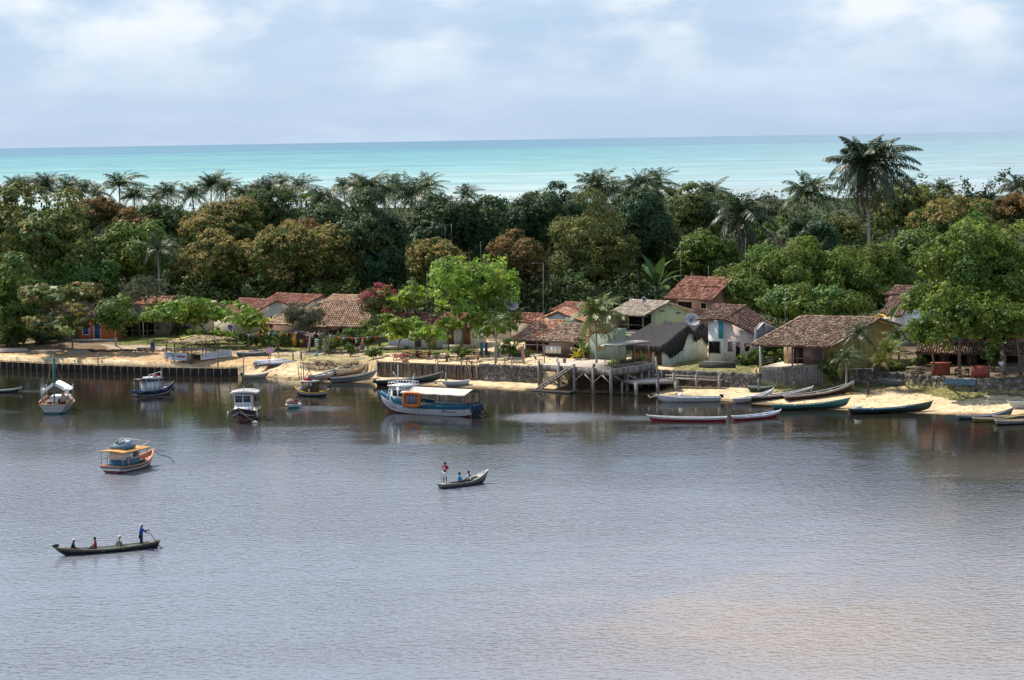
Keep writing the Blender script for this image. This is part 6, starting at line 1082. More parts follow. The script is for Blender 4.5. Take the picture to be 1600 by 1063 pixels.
q = MB(); q.box((3.3, 0, 1.62), (1.7, 2.0, 2.1)); q.prism([(4.15, -0.95, 0.6), (4.6, -0.8, 0.6), (4.15, -0.95, 2.3)], (0, 1.9, 0)); q.build("cabin", PW, TB); q = MB(); q.box((3.2, 0, 2.72), (2.5, 2.6, 0.12)); q.build("cabin_roof", PW, TB)
for x, yv in ((3.7, 1.01), (2.9, 1.01)): q = MB(); q.box((x, yv, 2.0), (0.6, 0.05, 0.6)); q.build("window", GLASSY, TB)
q = MB(); 
for yv in (-1.2, 1.2):
    q.bar((2.0, yv, 3.05), (4.4, yv, 3.05), 0.05)
    for x in np.linspace(2.0, 4.4, 7): q.bar((x, yv, 2.75), (x, yv, 3.05), 0.045)
for x in (2.0, 4.4): q.bar((x, -1.2, 3.05), (x, 1.2, 3.05), 0.05)
q.build("roof_rail", PW, TB)
q = MB()
for yv in (0.62, 0.98): q.bar((4.95, yv, 0.9), (4.3, yv, 2.75), 0.06)
for k in range(6): t = (k + 0.5) / 6; q.bar((4.95 - 0.65 * t, 0.62, 0.9 + 1.85 * t), (4.95 - 0.65 * t, 0.98, 0.9 + 1.85 * t), 0.05)
q.build("ladder", PW, TB)
q = MB(); q.tube([(3.9, 0.1, 2.75), (3.8, 0.1, 4.7)], 0.05, 6); q.bar((3.9, 0.1, 3.3), (4.5, 0.1, 4.0), 0.04); q.build("mast", PW, TB); q = MB(); q.bar((2.0, -0.2, 2.8), (2.0, -0.2, 3.6), 0.07); q.bar((2.0, -0.2, 3.2), (1.85, -0.2, 3.9), 0.05); q.build("roof_fitting", PAQ, TB)
q = MB(); cz = np.array([[(x, y, 2.62 - 0.42 * (abs(y) / 1.75) ** 1.15 - 0.05 * abs(math.sin(x * 1.6)) * (abs(y) / 1.75)) for x in np.linspace(2.5, -5.9, 25)] for y in np.linspace(-1.75, 1.75, 9)]); q.grid(cz, 0, True); q.grid(cz - np.array((0, 0, 0.03))); q.grid(np.array([cz[0], cz[0] - np.array((0, 0, 0.10))])); q.grid(np.array([cz[-1], cz[-1] - np.array((0, 0, 0.10))])); q.build("canopy", TARPT, TB)
for x in (2.2, -0.5, -3.1, -5.7):
    for sd in (1, -1): q = MB(); q.tube([(x, sd * 1.62, 0.5), (x, sd * 1.66, 2.2)], 0.035, 6); q.build("canopy_post", PBL, TB)
q = MB()
for sd in (1, -1): q.bar((2.2, sd * 1.64, 1.15), (-5.7, sd * 1.60, 1.15), 0.05)
q.bar((-5.75, -1.6, 1.15), (-5.75, 1.6, 1.15), 0.05); q.build("side_rail", PBL, TB)
for yv in (-0.9, 0.9): q = MB(); q.box((-2.6, yv, 0.92), (5.6, 0.45, 0.08)); q.box((-2.6, yv, 0.72), (4.4, 0.1, 0.36)); q.build("bench", PBL, TB)
RF = bpy.data.objects.new("life_raft", None); COL.objects.link(RF); RF.parent = TB; RF.location = (0.9, 1.88, 1.52); RF.rotation_euler = (R(4), 0, 0); pts = []
for a in np.linspace(0, 2 * math.pi, 41): pts.append((1.0 * np.sign(math.cos(a)) * abs(math.cos(a)) ** 0.35, 0, 0.62 * np.sign(math.sin(a)) * abs(math.sin(a)) ** 0.35))
q = MB(); q.tube(pts, 0.185, 10, cap=False); q.build("raft_ring", mat("raft_orange", (0.50, 0.13, 0.012), 0.5, 0.35, 0.1, 3), RF, True); q = MB(); g = np.random.default_rng(8)
for k in range(14): c = [(0.35, 0.07, 0.08), (0.10, 0.25, 0.28), (0.06, 0.06, 0.10), (0.32, 0.30, 0.30)][k % 4]; q.box((-0.75 + 1.5 * (k + 0.5) / 14, -0.03, 0), (0.105, 0.05, 0.86), 0, 0, c)
q.build("raft_net", mat("raft_netting", (1, 1, 1), 0.9, 0.1, 0.5, 9, attr=True), RF)
for yv in (-1.2, -0.4, 0.4, 1.2): q = MB(); q.bar((-5.9, yv, 1.35), (-6.75, yv, 0.15), 0.12, 0.10); q.build("stern_strut", PBK, TB)
q = MB(); q.bar((-6.72, -1.4, 0.16), (-6.72, 1.4, 0.16), 0.10); q.bar((-5.95, -1.4, 1.3), (-5.95, 1.4, 1.3), 0.08); q.build("stern_step", PBK, TB); q = MB(); q.tube([(-6.2, 1.3, 1.0), (-6.35, 1.35, 0.5), (-6.45, 1.4, -0.1)], 0.035, 5); q.build("rope", ROPE, TB)
text_mesh("Caminho do Mar", 0.30, TB, PNV, (-3.7, h.w(0.18) + 0.005, 0.50), (R(90), 0, R(176)), "lettering")
TB.scale = (1, 1, 1.12)
# --- orange roofed boat
OB = boat('fishing_boat', 'small blue and white cabin boat with an orange roof loaded with crates', 'boat', 207, 733, 63, 0, group=MOOR); h = Hull(6.4, 2.6, 0.62, 0.4, 0.85, 0.08, 0.5, 0.95, 0.4, 2.3, 2, 0.40)
h.build(OB, [(0.52, PBO), (0.72, PCR), (1.0, PSL)], POR, POR, deck=0.38, th=0.09, gr=0.05)
q = MB(); q.box((-1.15, 0.0, 0.70), (2.4, 1.7, 0.9)); q.build("cabin_lower", paint('deep_teal', (0.012, 0.10, 0.16)), OB); q = MB(); q.box((-1.15, 0.0, 1.5), (2.4, 1.7, 0.72)); q.build("cabin", PCR, OB)
for (x, y, dx, dy, z, dz) in [(-0.6, -0.86, 0.8, 0.03, 1.5, 0.42), (-1.7, -0.86, 0.7, 0.03, 0.95, 0.9), (0.06, 0.3, 0.03, 0.6, 1.5, 0.4)]: q = MB(); q.box((x, y, z), (dx, dy, dz)); q.build("window" if dz < 0.6 else "door", GLASSY if dz < 0.6 else PSL, OB)
q = MB(); rr = np.array([[(x, y, 2.0 + 0.10 * (1 - (y / 1.35) ** 2)) for x in (-3.3, -1, 1.0)] for y in np.linspace(-1.35, 1.35, 9)]); q.grid(rr, 0, True); q.grid(rr - np.array((0, 0, 0.09))); [q.grid(np.array([e, e - np.array((0, 0, 0.09))])) for e in (rr[0], rr[-1], rr[:, 0], rr[:, -1])]; q.build("roof", paint("roof_orange", (0.52, 0.26, 0.07), 0.7), OB)
for x in (-3.1, -2.2):
    for sd in (1, -1): q = MB(); q.tube([(x, sd * 1.2, 0.5), (x, sd * 1.22, 1.98)], 0.035, 6); q.build("roof_post", PGR, OB)
q = MB(); q.tube([(0.85, 1.1, 0.4), (0.85, 1.12, 1.98)], 0.035, 6); q.tube([(0.85, -1.1, 0.4), (0.85, -1.12, 1.98)], 0.035, 6); q.build("roof_post", PGR, OB)
q = MB(); q.bar((-3.1, 1.2, 1.25), (-0.2, 1.15, 1.55), 0.05); q.build("side_rail", PGR, OB); q = MB()
q.bar((-2.3, 1.2, 2.0), (0.6, 1.5, 2.75), 0.05); q.bar((-0.6, -1.2, 2.05), (0.7, -1.5, 2.6), 0.05); q.bar((0.6, 1.5, 2.75), (0.7, -1.5, 2.6), 0.05); q.build("roof_frame", PCR, OB)
q = MB(); q.box((-1.35, 0.05, 2.28), (1.7, 1.75, 0.32)); q.build("roof_crate", paint("crate_blue", (0.10, 0.17, 0.23), 0.8), OB)
for (x, y, z, r_, m_) in [(-1.0, -0.35, 2.68, 0.24, PW), (-0.7, 0.2, 2.7, 0.2, PCR), (-1.5, 0.5, 2.66, 0.22, PTL), (-1.2, 0.1, 2.66, 0.2, PSB), (-1.6, 0.15, 2.62, 0.16, POR), (-0.95, -0.55, 2.66, 0.15, PSB)]: q = MB(); q.ball((x, y, z), (r_ * 1.4, r_, r_ * 0.8), 0, 9, 6, jit=0.25); q.build("bundle", m_, OB)
q = MB()
for k in range(5): q.bar((1.9 + k * 0.32, 0.95 - 0.17 * k, 0.72 + 0.08 * k), (1.9 + k * 0.32, 0.75 - 0.17 * k, 0.55), 0.10, 0.04)
q.build("bow_slats", PDR, OB); q = MB(); q.ball((1.2, -0.3, 0.55), (0.4, 0.35, 0.3), 0, 9, 6, jit=0.4); q.ball((0.6, -0.7, 0.5), (0.35, 0.25, 0.3), 0, 9, 6, jit=0.4); q.build("net_heap", RUBBER, OB); q = MB(); q.tube([h.pt(1.0, 0.9), h.pt(1.0, 0.9) + np.array((0.7, -0.35, -0.55)), h.pt(1.0, 0.9) + np.array((1.3, -0.75, -0.75)), h.pt(1.0, 0.9) + np.array((2.1, -1.3, -1.62))], 0.03, 5); q.build("anchor_rope", PBK, OB)
# --- navy boat
NB = boat('fishing_boat', 'little navy blue boat with a white cabin and thin posts, moored before the banner kiosk', 'boat', 241, 617.5, 36, group=MOOR); h = Hull(5.0, 2.0, 0.62, 0.35, 0.85, 0.1, 0.5, 0.85, 0.4, 2.3, 2, 0.40)
h.build(NB, [(0.42, PBO), (0.52, PLG), (1.0, PNV)], PSB, PNV, deck=0.25, th=0.08)
q = MB(); q.box((-0.35, 0.0, 1.15), (2.1, 1.35, 1.35)); q.build("cabin", PLG, NB); q = MB(); q.box((-0.3, 0, 1.9), (2.5, 1.7, 0.16)); q.build("cabin_roof", PNV, NB); q = MB(); q.box((-0.15, 0, 2.1), (1.9, 1.5, 0.26)); q.build("roof_box", PLG, NB)
for x in (-1.1, -0.55, 0.1): q = MB(); q.box((x, -0.685, 1.1), (0.38, 0.03, 1.0)); q.build("panel", PW, NB)
for x in (0.72, 0.72): pass
q = MB(); q.box((0.72, -0.1, 1.35), (0.04, 1.0, 0.5)); q.build("window", GLASSY, NB)
for (x, y) in ((-2.25, -0.75), (-2.25, 0.75), (-1.45, -0.85), (0.2, -0.9), (0.85, -0.8), (0.85, 0.8)): q = MB(); q.tube([(x, y, 0.55), (x, y, 2.05)], 0.04, 6); q.build("post", PLG, NB)
q = MB(); q.box((-1.7, 0, 2.06), (1.5, 1.7, 0.05)); q.build("awning", PDR, NB); q = MB(); q.bar((-0.9, -0.6, 2.55), (0.7, -0.6, 2.85), 0.07); q.bar((-0.9, -0.6, 2.2), (-0.9, -0.6, 2.55), 0.09); q.bar((0.7, -0.6, 2.2), (0.7, -0.6, 2.9), 0.09); q.tube([(0.7, -0.6, 2.9), (0.7, -0.6, 4.2)], 0.025, 5); q.build("rail_and_aerial", PW, NB); q = MB(); q.ball((0.2, 0, 2.35), (0.4, 0.3, 0.16), 0, 9, 6, jit=0.3); q.build("life_jackets", PRD, NB)
q = MB(); q.ball((1.55, -0.1, 0.75), (0.4, 0.4, 0.16), 0, 9, 6, jit=0.3); q.build("net_heap", POR, NB); q = MB(); q.tube([(2.25, -0.55, 0.85), (2.25, -0.58, 0.35)], 0.13, 8); q.build("fender", RUBBER, NB)
for i_, (u, s_) in enumerate(((0.08, "VITORIA"), (0.42, "N 203"), (0.72, "S JORGE"))): p_ = h.pt(u, 0.86, -1); text_mesh(s_, 0.17, NB, PLG, (p_[0], p_[1] - 0.03, p_[2]), (R(80), 0, R(0) if u < 0.5 else R(11)), "lettering")
# --- tent boat
SB = boat('sail_boat', 'white wooden sail boat under a white awning with a tall green mast', 'boat', 93, 641, 91, group=MOOR); h = Hull(8.0, 3.5, 0.95, 0.5, 0.6, 0.15, 0.7, 0.86, 0.42, 2.2, 2, 0.44)
h.build(SB, [(0.36, PTL), (0.70, PLG), (0.72, PBO), (0.98, PLG), (1.0, PBO)], PCR, POR, deck=0.35, th=0.1, gr=0.05)
q = MB(); q.box((-4.05, 0, 0.45), (0.14, 0.16, 1.5)); q.build("sternpost", PGR, SB); q = MB(); q.box((0.6, 0, 1.15), (3.2, 2.0, 0.9)); q.build("cabin", PW, SB); q = MB(); q.box((-1.02, -0.45, 1.05), (0.05, 0.8, 0.65)); q.build("door", PDR, SB); q = MB(); q.tube([(-2.6, 0.55, 0.9), (-2.64, 0.55, 0.9)], 0.36, 14); q.tube([(-2.4, 0.55, 0.6), (-2.6, 0.55, 0.9)], 0.05, 6); q.build("steering_wheel", PDR, SB)
q = MB(); q.tube([(-2.75, 0.05, 0.6), (-2.75, 0.05, 6.7)], [0.10, 0.07], 8); q.build("mast", paint("mast_green", (0.06, 0.20, 0.17)), SB); q = MB(); q.tube([(-2.72, -0.12, 3.4), (-2.7, -0.1, 6.2)], 0.09, 7); q.build("furled_sail", paint("sail_green", (0.07, 0.13, 0.12), 0.9), SB); q = MB(); q.bar((-2.75, -0.6, 5.0), (-2.75, 0.6, 5.0), 0.05); q.build("spreader", PDR, SB)
ty = np.linspace(-1.55, 1.55, 15); cz = np.array([[(x, y, 3.35 - 0.85 * (abs(y) / 1.55) ** 1.2 + 0.05 * math.sin(x * 2)) for x in np.linspace(-2.6, 0.6, 12)] for y in ty]); q = MB(); q.grid(cz, 0, True); q.grid(cz - np.array((0, 0, 0.03))); q.ball((-2.5, 1.25, 2.62), (0.3, 0.24, 0.16)); q.ball((-2.5, -1.15, 2.62), (0.35, 0.3, 0.18)); [q.grid(np.array([e, e - np.array((0, 0, 0.42)) * (0.75 + 0.25 * np.abs(ty / 1.55))[:, None]])) for e in (cz[:, 0], cz[:, -1])]; q.build("awning", CANVAS, SB)
for (x, y) in ((-2.6, 1.5), (-2.6, -1.55), (0.6, 1.5), (0.6, -1.5), (-2.0, 1.3), (-2.9, -1.6)): q = MB(); q.tube([(x, y, 0.9), (x, y * 1.02, 2.95)], 0.04, 6); q.build("awning_post", PLG, SB)
q = MB(); q.prism([(-1.2, -0.3, 1.0), (-1.0, -1.4, 1.1), (-1.1, -0.55, 2.3)], (0.05, 0, 0)); q.build("folded_sail", PTN, SB)
for sd in (1, -1): q = MB(); q.bar((-3.9, sd * 1.55, 1.3), (-2.0, sd * 1.7, 1.35), 0.12, 0.22); q.bar((-1.9, sd * 1.45, 1.5), (-0.6, sd * 1.1, 1.75), 0.14, 0.2); q.build("orange_rail", POR, SB)
q = MB()
for y in np.linspace(-1.4, 1.4, 9): q.bar((-3.85, y, 1.05), (-3.85, y, 1.35), 0.05)
q.bar((-3.85, -1.45, 1.36), (-3.85, 1.45, 1.36), 0.07); q.build("stern_rail", PDR, SB)
for y in (-1.55, 1.55): q = MB(); q.tube([(-2.75, 0.0, 6.4), (-2.2, y, 1.0)], 0.012, 4); q.build("stay", ROPE, SB)
text_mesh("SANTA LUZIA", 0.26, SB, PNV, (-4.16, 0.9, 0.74), (R(90), 0, R(-90)), "lettering"); text_mesh("CARAIVA", 0.26, SB, PNV, (-4.16, -0.75, 0.74), (R(90), 0, R(-90)), "lettering")
# --- dark red boat, bow towards us
DB = boat('fishing_boat', 'dark maroon boat with a white wheelhouse, bow on, moored to a small pale buoy', 'boat', 382, 656, -92, group=MOOR); h = Hull(7.6, 3.1, 1.0, 0.45, 0.75, 0.1, 0.5, 0.85, 0.42, 2.6, 2, 0.40)
h.build(DB, [(0.38, PBO), (0.40, PLG), (0.66, PDR), (0.72, PLG), (1.0, PDR)], PTN, PDR, deck=0.2, th=0.09, gr=0.05)
q = MB(); q.prism([(2.1, -0.95, 1.0), (1.7, -0.85, 1.45), (0.3, -0.85, 1.6), (-0.4, -0.95, 1.6), (-0.4, -0.95, 0.9)], (0, 1.9, 0)); q.build("cabin", PW, DB); q = MB(); q.box((-0.6, -0.1, 2.1), (1.4, 1.9, 1.3)); q.build("wheelhouse", PW, DB)
for y in (-0.55, 0.35): q = MB(); q.box((0.12, y, 2.28), (0.05, 0.78, 0.72)); q.build("window", GLASSY, DB)
for y in (-0.75, 0.75): q = MB(); q.tube([(1.92, y, 1.22), (2.02, y, 1.22)], 0.13, 10); q.build("porthole", RUBBER, DB)
q = MB(); rr = np.array([[(x, y, 3.0 + 0.16 * (1 - (y / 1.5) ** 2)) for x in (-2.6, -0.5, 0.4)] for y in np.linspace(-1.5, 1.5, 9)]); q.grid(rr, 0, True); q.grid(rr - np.array((0, 0, 0.18))); [q.grid(np.array([e, e - np.array((0, 0, 0.18))])) for e in (rr[0], rr[-1], rr[:, 0], rr[:, -1])]; q.build("roof", PLG, DB)
for (x, y) in ((0.3, 1.5), (0.3, -1.5), (-2.5, 1.4), (-2.5, -1.4)): q = MB(); q.tube([(x, y, 1.0), (x, y, 3.05)], 0.03, 6); q.build("roof_post", PGR, DB)
q = MB(); q.bar((0.2, -1.75, 3.3), (0.2, 1.9, 3.3), 0.05); q.tube([(0.2, 0.05, 3.1), (0.2, 0.05, 3.75)], 0.04, 6); q.bar((0.2, -1.6, 3.1), (0.2, -1.75, 3.35), 0.06); q.bar((0.2, 1.7, 3.2), (0.2, 2.0, 3.5), 0.05); q.build("roof_pipes", PLG, DB)
q = MB(); [q.bar((1.9, y, 1.25), (1.9, y, 1.75), 0.04) for y in np.linspace(-0.8, 0.8, 5)]; q.bar((1.9, -0.85, 1.76), (1.9, 0.85, 1.76), 0.05); q.build("bow_rail", PGR, DB)
for sd in (1, -1): q = MB(); q.tube([(1.2, sd * 1.52, 1.05), (1.2, sd * 1.62, 0.4)], 0.12, 8); q.build("fender", PLG, DB)
by = P(398, 661.5, 0); b0 = wpt(DB, h.pt(1.0, 0.95)); BY = thing('buoy', 'small pale yellow mooring buoy floating off the maroon boat', 'buoy', by); q = MB(); q.ball((0, 0, 0.08), (0.36, 0.2, 0.18), 0, 12, 8); q.build('float', paint("pale_yellow", (0.62, 0.58, 0.36)), BY, True); q = MB(); d = b0 - by; q.tube([(0, 0, 0.2), d * 0.5 + np.array((0, 0, -0.12)), d], 0.035, 5); q.build('mooring_line', ROPE, BY)
text_mesh("BA 07", 0.2, DB, PLG, (2.2, -1.22, 1.12), (R(85), 0, R(66)), "lettering")
# --- yellow nosed trawler
TR = boat('trawler', 'small black trawler with a yellow bow, mast and dark wheelhouse', 'boat', 484, 618.5, 148, group=MOOR); h = Hull(4.1, 1.75, 0.5, 0.35, 0.5, 0.12, 0.35, 0.8, 0.42, 2.2, 2, 0.40)
h.build(TR, [(0.62, PBK), (0.82, PLG), (1.0, PTN)], PYL, PYL, deck=0.2, th=0.09, gr=0.05)
q = MB(); q.box((-0.1, -0.05, 1.0), (1.6, 1.25, 1.4)); q.build("wheelhouse", DARKW, TR); q = MB(); q.box((0.72, -0.05, 1.0), (0.06, 1.3, 1.42)); q.build("front_panel", PTN, TR); q = MB(); q.box((-0.05, -0.05, 1.76), (1.95, 1.5, 0.12)); q.build("roof", PCR, TR)
for x in (-0.65, -0.1, 0.4): q = MB(); q.box((x, 0.585, 1.42), (0.3, 0.03, 0.3)); q.build("window", PCR, TR)
q = MB(); q.box((0.1, 0.1, 2.0), (0.8, 0.7, 0.36)); q.build("roof_crate", PRD, TR); q = MB(); q.box((-0.1, 0.0, 2.3), (0.35, 0.35, 0.25)); q.build("roof_drum", PGR, TR); q = MB(); q.tube([(0.75, 0.1, 1.7), (0.8, 0.1, 4.3)], [0.06, 0.04], 6); q.tube([(1.25, -0.1, 1.0), (1.3, -0.1, 5.2)], [0.05, 0.03], 6); q.bar((0.76, 0.1, 1.9), (-0.1, 0.0, 3.1), 0.06); q.bar((0.8, 0.1, 4.0), (-0.9, -0.1, 1.85), 0.05); q.bar((1.3, 0.2, 1.9), (1.45, 0.3, 3.4), 0.07); q.build("mast_and_boom", PDR, TR)
q = MB(); q.box((1.15, 0.15, 0.75), (0.4, 0.35, 0.5)); q.build("water_drum", PSB, TR); q = MB(); q.ball((1.5, -0.1, 0.7), (0.25, 0.3, 0.2), 0, 9, 6, jit=0.3); q.build("net_heap", POR, TR); q = MB(); q.tube([(-0.6, 0.88, 0.9), (-0.6, 0.92, 0.1)], 0.06, 6); q.build("fender", PTN, TR); q = MB(); q.ball((-2.1, -0.9, 0.75), 0.13); q.build("float", PTN, TR)
# --- dinghy
DG = boat('dinghy', 'tiny teal and white dinghy under way between the maroon boat and the trawler', 'boat', 458, 637, 100); h = Hull(3.0, 1.7, 0.42, 0.2, 0.3, 0.05, 0.3, 0.9, 0.4); h.build(DG, [(0.72, PTL), (1.0, PAQ)], PGR, PLG, floor=0.0, thwarts=(0.4,), th=0.08, gr=0.05); q = MB(); q.ball((0.1, 0.35, 0.55), (0.6, 0.42, 0.42), 0, 12, 8, jit=0.35); q.build("tarpaulin_heap", PIN, DG); q = MB(); q.bar((-1.53, 0, 0.0), (-1.53, 0, 0.42), 0.12, 0.05); q.build("rudder", paint("green", (0.02, 0.25, 0.18)), DG)
# --- rowing canoes with people
CA = boat('canoe', 'long dark canoe carrying four people, nearest the camera', 'canoe', 168, 862.5, 204); h = Hull(7.5, 1.25, 0.34, 0.22, 0.36, 0.22, 0.7, 0.30, 0.48, 2.4, 2.2, 0.45); h.build(CA, [(0.70, PBK), (1.0, paint('canoe_brown', (0.10, 0.085, 0.065)))], PMG, PIN, floor=-0.02, thwarts=(0.18, 0.36, 0.56, 0.75), thm=PIN); HCA = h; q = MB(); q.ball((3.85, 0, 0.8), (0.28, 0.14, 0.14), 0, 9, 6); q.build("prow_block", PBK, CA); q = MB(); q.box((-3.5, 0, 0.46), (0.5, 0.45, 0.05)); q.build("stern_deck", PIN, CA)
CB = boat('canoe', 'grey canoe with a white raised bow carrying three people in mid river', 'canoe', 725, 759, 38); h = Hull(5.0, 1.25, 0.36, 0.2, 0.75, 0.05, 0.5, 0.62, 0.42, 2.2, 2, 0.45); h.build(CB, [(0.5, PBK), (1.0, paint('canoe_grey', (0.12, 0.125, 0.12)))], PYG, paint('canoe_rail', (0.17, 0.165, 0.15)), floor=0.0, thwarts=(0.36, 0.58), thm=PIN); HCB = h; q = MB(); q.box((-2.0, 0, 0.37), (0.95, 0.85, 0.05)); q.build("stern_deck", PGR, CB); q = MB(); q.prism([(1.55, -0.32, 0.62), (1.55, 0.32, 0.62), (2.2, 0, 0.86)], (0, 0, 0.04)); q.build("bow_deck", PTN, CB); q = MB(); U = np.linspace(0.62, 1.0, 12); [q.tube(h.pt(U, np.full(12, 1.0), sd) + np.array((0, 0, 0.03)), 0.05, 6) for sd in (1, -1)]; q.build("bow_rail", PW, CB)
CE = boat('canoe', 'dark grey canoe cut off by the left edge of the picture', 'canoe', 2, 613.5, 2); h = Hull(4.6, 1.1, 0.32, 0.2, 0.25, 0.1, 0.4, 0.4); h.build(CE, [(0.6, PBK), (1.0, PSL)], PGR, PLG, floor=0.0, thwarts=(0.4, 0.7))
# --- skiffs and canoes on the shore
BO = []
def skiff(label, x, y, head, L, B, bands, inner, gun, pitch=0.0, ground=False, D=0.36, bow=0.35, stern=0.1, bt=0.45, motor=None, thw=(0.3, 0.5, 0.7), rake=0.45, roll=0.0, dz=0.0, name='skiff', z=0.0, cat='boat', mx=None):
    c, s_ = math.cos(R(head)), math.sin(R(head)); zz = 0.0
    for _ in range(20): p = P(x, y, zz); zz += 0.6 * (max(0.0, float(hz(p[0], p[1]))) - zz)
    hb, hs = (max(0.0, float(hz(p[0] + q * c * L * 0.42, p[1] + q * s_ * L * 0.42))) for q in (1, -1)); (hb, hs) = (hb, hs) if abs(hb - hs) < 0.8 else (zz, zz); md = (hb + hs) / 2; afloat = max(hb, hs, zz) < 0.02
    o = boat(name, label, cat, x, y, head, z, 0, BEACH, False, roll, 0); o.location = (p[0], p[1], max(md, zz) + (0.0 if afloat else 0.13 if max(hb, hs) > 0.1 else 0.03)); o.rotation_euler = (R(roll), -math.atan2(hb - hs, L * 0.84), R(head)); h = Hull(L, B, D, 0.18, bow, stern, rake, bt); h.build(o, bands, inner, gun, floor=0.02, thwarts=thw, thm=gun)
    BO.append((o, L, D))
    if motor is not None: outboard(o, -L / 2 - 0.02 if mx is None else mx, D * 0.75, motor)
    return o
two = lambda a, b, t=0.62: [(t, a), (1.0, b)]
skiff('long white skiff with a red bottom, floating alone in front of the shore', 1073, 658.5, 168, 8.2, 1.3, two(PRD, PW, 0.66), PLG, PW, D=0.42, bow=0.22, thw=(0.12, 0.3, 0.5, 0.7))
skiff('shorter white skiff with a red bottom, lying stern to bow with the long one', 1183, 654.5, 30, 5.9, 1.35, two(PRD, PW, 0.62), PSB, PW, D=0.42, bow=0.3)
M_ = skiff('white fibreglass motor launch with a black outboard beside the mooring pole', 1076, 628, 178, 6.9, 1.8, two(PLG, PW, 0.4), PLG, PW, D=0.55, bow=0.3, stern=0.0, bt=0.8, motor=-0.5, name='motor_launch', thw=(0.35, 0.6)); q = MB(); q.ball((0.9, 0, 0.75), (0.3, 0.45, 0.28)); q.build("console", PW, M_); q = MB(); q.bar((3.4, 0, 0.7), (4.5, 0.1, 0.55), 0.09); q.bar((4.3, 0.1, 0.5), (4.6, -0.2, 0.8), 0.06); q.build("anchor", PTN, M_)
skiff('white wooden skiff with its grey bow pulled onto the sand', 1178, 626.5, 22, 4.9, 1.25, two(PLG, PLG), PLG, PW, 5, bow=0.55, D=0.38, dz=0.12)
skiff('small green punt with square ends high on the sand', 1190, 612, -20, 2.8, 1.3, two(PDG, PDG), PMG, PGR, 2, True, D=0.42, bow=0.12, bt=0.8, dz=0.18, thw=(0.5,), name='punt')
skiff('dark red canoe with white gunwale, behind the large maroon one', 1222, 622.5, 14, 7.2, 1.2, two(PBK, PGR), PDR, PW, 3, D=0.40, bow=0.45, dz=0.15, name='canoe', cat='canoe')
skiff('large maroon canoe with its high bow reaching the grass', 1281, 620.5, 27, 9.2, 1.35, two(PDR, PGR, 0.7), PDR, PLG, 5.5, D=0.45, bow=0.75, dz=0.42, name='canoe', cat='canoe', thw=(0.15, 0.3, 0.5, 0.7))
skiff('teal green canoe floating below the maroon canoes', 1268, 640, 7, 8.4, 1.2, two(PDG, PTL, 0.5), PTN, PTL, 1, D=0.42, bow=0.5, name='canoe', cat='canoe', dz=0.02)
D_6 = skiff('long dark green canoe with a pale blue inside, lying along the open sand', 1392, 645.5, 7, 9.0, 1.2, two(PBK, PDG, 0.5), PSB, PDG, 1.5, D=0.36, bow=0.55, name='canoe', cat='canoe', dz=0.08); q = MB(); q.ball((-3.6, 0, 0.5), (0.45, 0.3, 0.28), 0, 9, 6, jit=0.3); q.build("cloth_bundle", PLG, D_6)
skiff('grey blue skiff propped against the restaurant wall on the grass', 1405, 602.5, 176, 4.5, 1.3, two(PSL, PSL, 0.5), PIN, PGR, 3, True, D=0.5, bow=0.35, dz=0.25)
skiff('slate canoe with an upturned prow in the tangle at the right corner of the beach', 1540, 654, 12, 6.0, 1.15, two(PBK, PSL, 0.5), PLG, PSL, 2, D=0.32, bow=0.75, dz=0.1, name='canoe', cat='canoe')
skiff('yellow olive canoe lowest in the tangle at the right corner of the beach', 1556, 658.5, 6, 4.6, 1.15, two(PBK, PYG, 0.4), PIN, PTN, 1, D=0.34, bow=0.2, name='canoe', cat='canoe')
skiff('grey canoe loaded with planks in the tangle at the right edge', 1594, 662.5, 14, 5.2, 1.3, two(PBK, PGR, 0.5), PTN, PTN, 2, D=0.40, bow=0.3, dz=0.05, name='canoe', cat='canoe')
skiff('dark flat canoe squeezed behind the olive one in the tangle', 1592, 655, 20, 5.6, 1.2, two(PBK, PIN, 0.5), PYL, PTN, 3, D=0.36, bow=0.4, dz=0.12, name='canoe', cat='canoe')
skiff('pale mint skiff on the sand cut off by the right edge', 1606, 638, 186, 4.0, 1.4, two(PLG, PMG, 0.5), PDG, PW, 2, True, D=0.5, bow=0.3, dz=0.2)
skiff('small grey motor skiff tied under the end of the bulkhead', 400, 591, 18, 3.2, 1.2, two(PGR, PTN, 0.5), PGR, PLG, 3, D=0.42, bow=0.3, motor=-0.2, bt=0.8, thw=(0.5,))
skiff('pale grey motor skiff nosed on the sand, leftmost of the three by the debris bank', 508, 591.5, 42, 4.3, 1.35, two(PGR, PLG, 0.5), PGR, PLG, 5, D=0.5, bow=0.35, motor=-0.25, bt=0.8, dz=0.15)
skiff('brown wooden motor skiff nosed highest on the sand among three by the debris bank', 549, 584.5, 38, 4.8, 1.35, two(PIN, PTN, 0.6), PIN, PTN, 7, D=0.5, bow=0.5, motor=-0.3, bt=0.75, dz=0.55)
skiff('long grey motor canoe with raised outboard, in front of the three by the debris bank', 553, 594.5, 20, 5.9, 1.2, two(PGR, PSL, 0.5), PIN, PGR, 4, D=0.42, bow=0.45, motor=-0.75, bt=0.6, dz=0.1)
skiff('dark motor canoe half hidden behind the passenger boat, pointed bow showing', 640, 600.5, 8, 8.0, 1.3, two(PBK, PDG, 0.5), PIN, PGR, 2, D=0.45, bow=0.55, motor=-0.75, bt=0.5, dz=0.05)
skiff('whitish skiff stern showing just behind the canopy of the passenger boat', 712, 603, 178, 3.2, 1.2, two(PLG, PW, 0.5), PLG, PW, 2, D=0.4, bow=0.2, dz=0.1)
skiff('weathered pale blue canoe lying level on the sand beside the kiosk', 399, 556.5, 3, 4.8, 1.2, two(PTL, PSL, 0.35), PLG, PLG, 0, True, D=0.38, bow=0.2, bt=0.2, dz=0.15, name='canoe', cat='canoe')
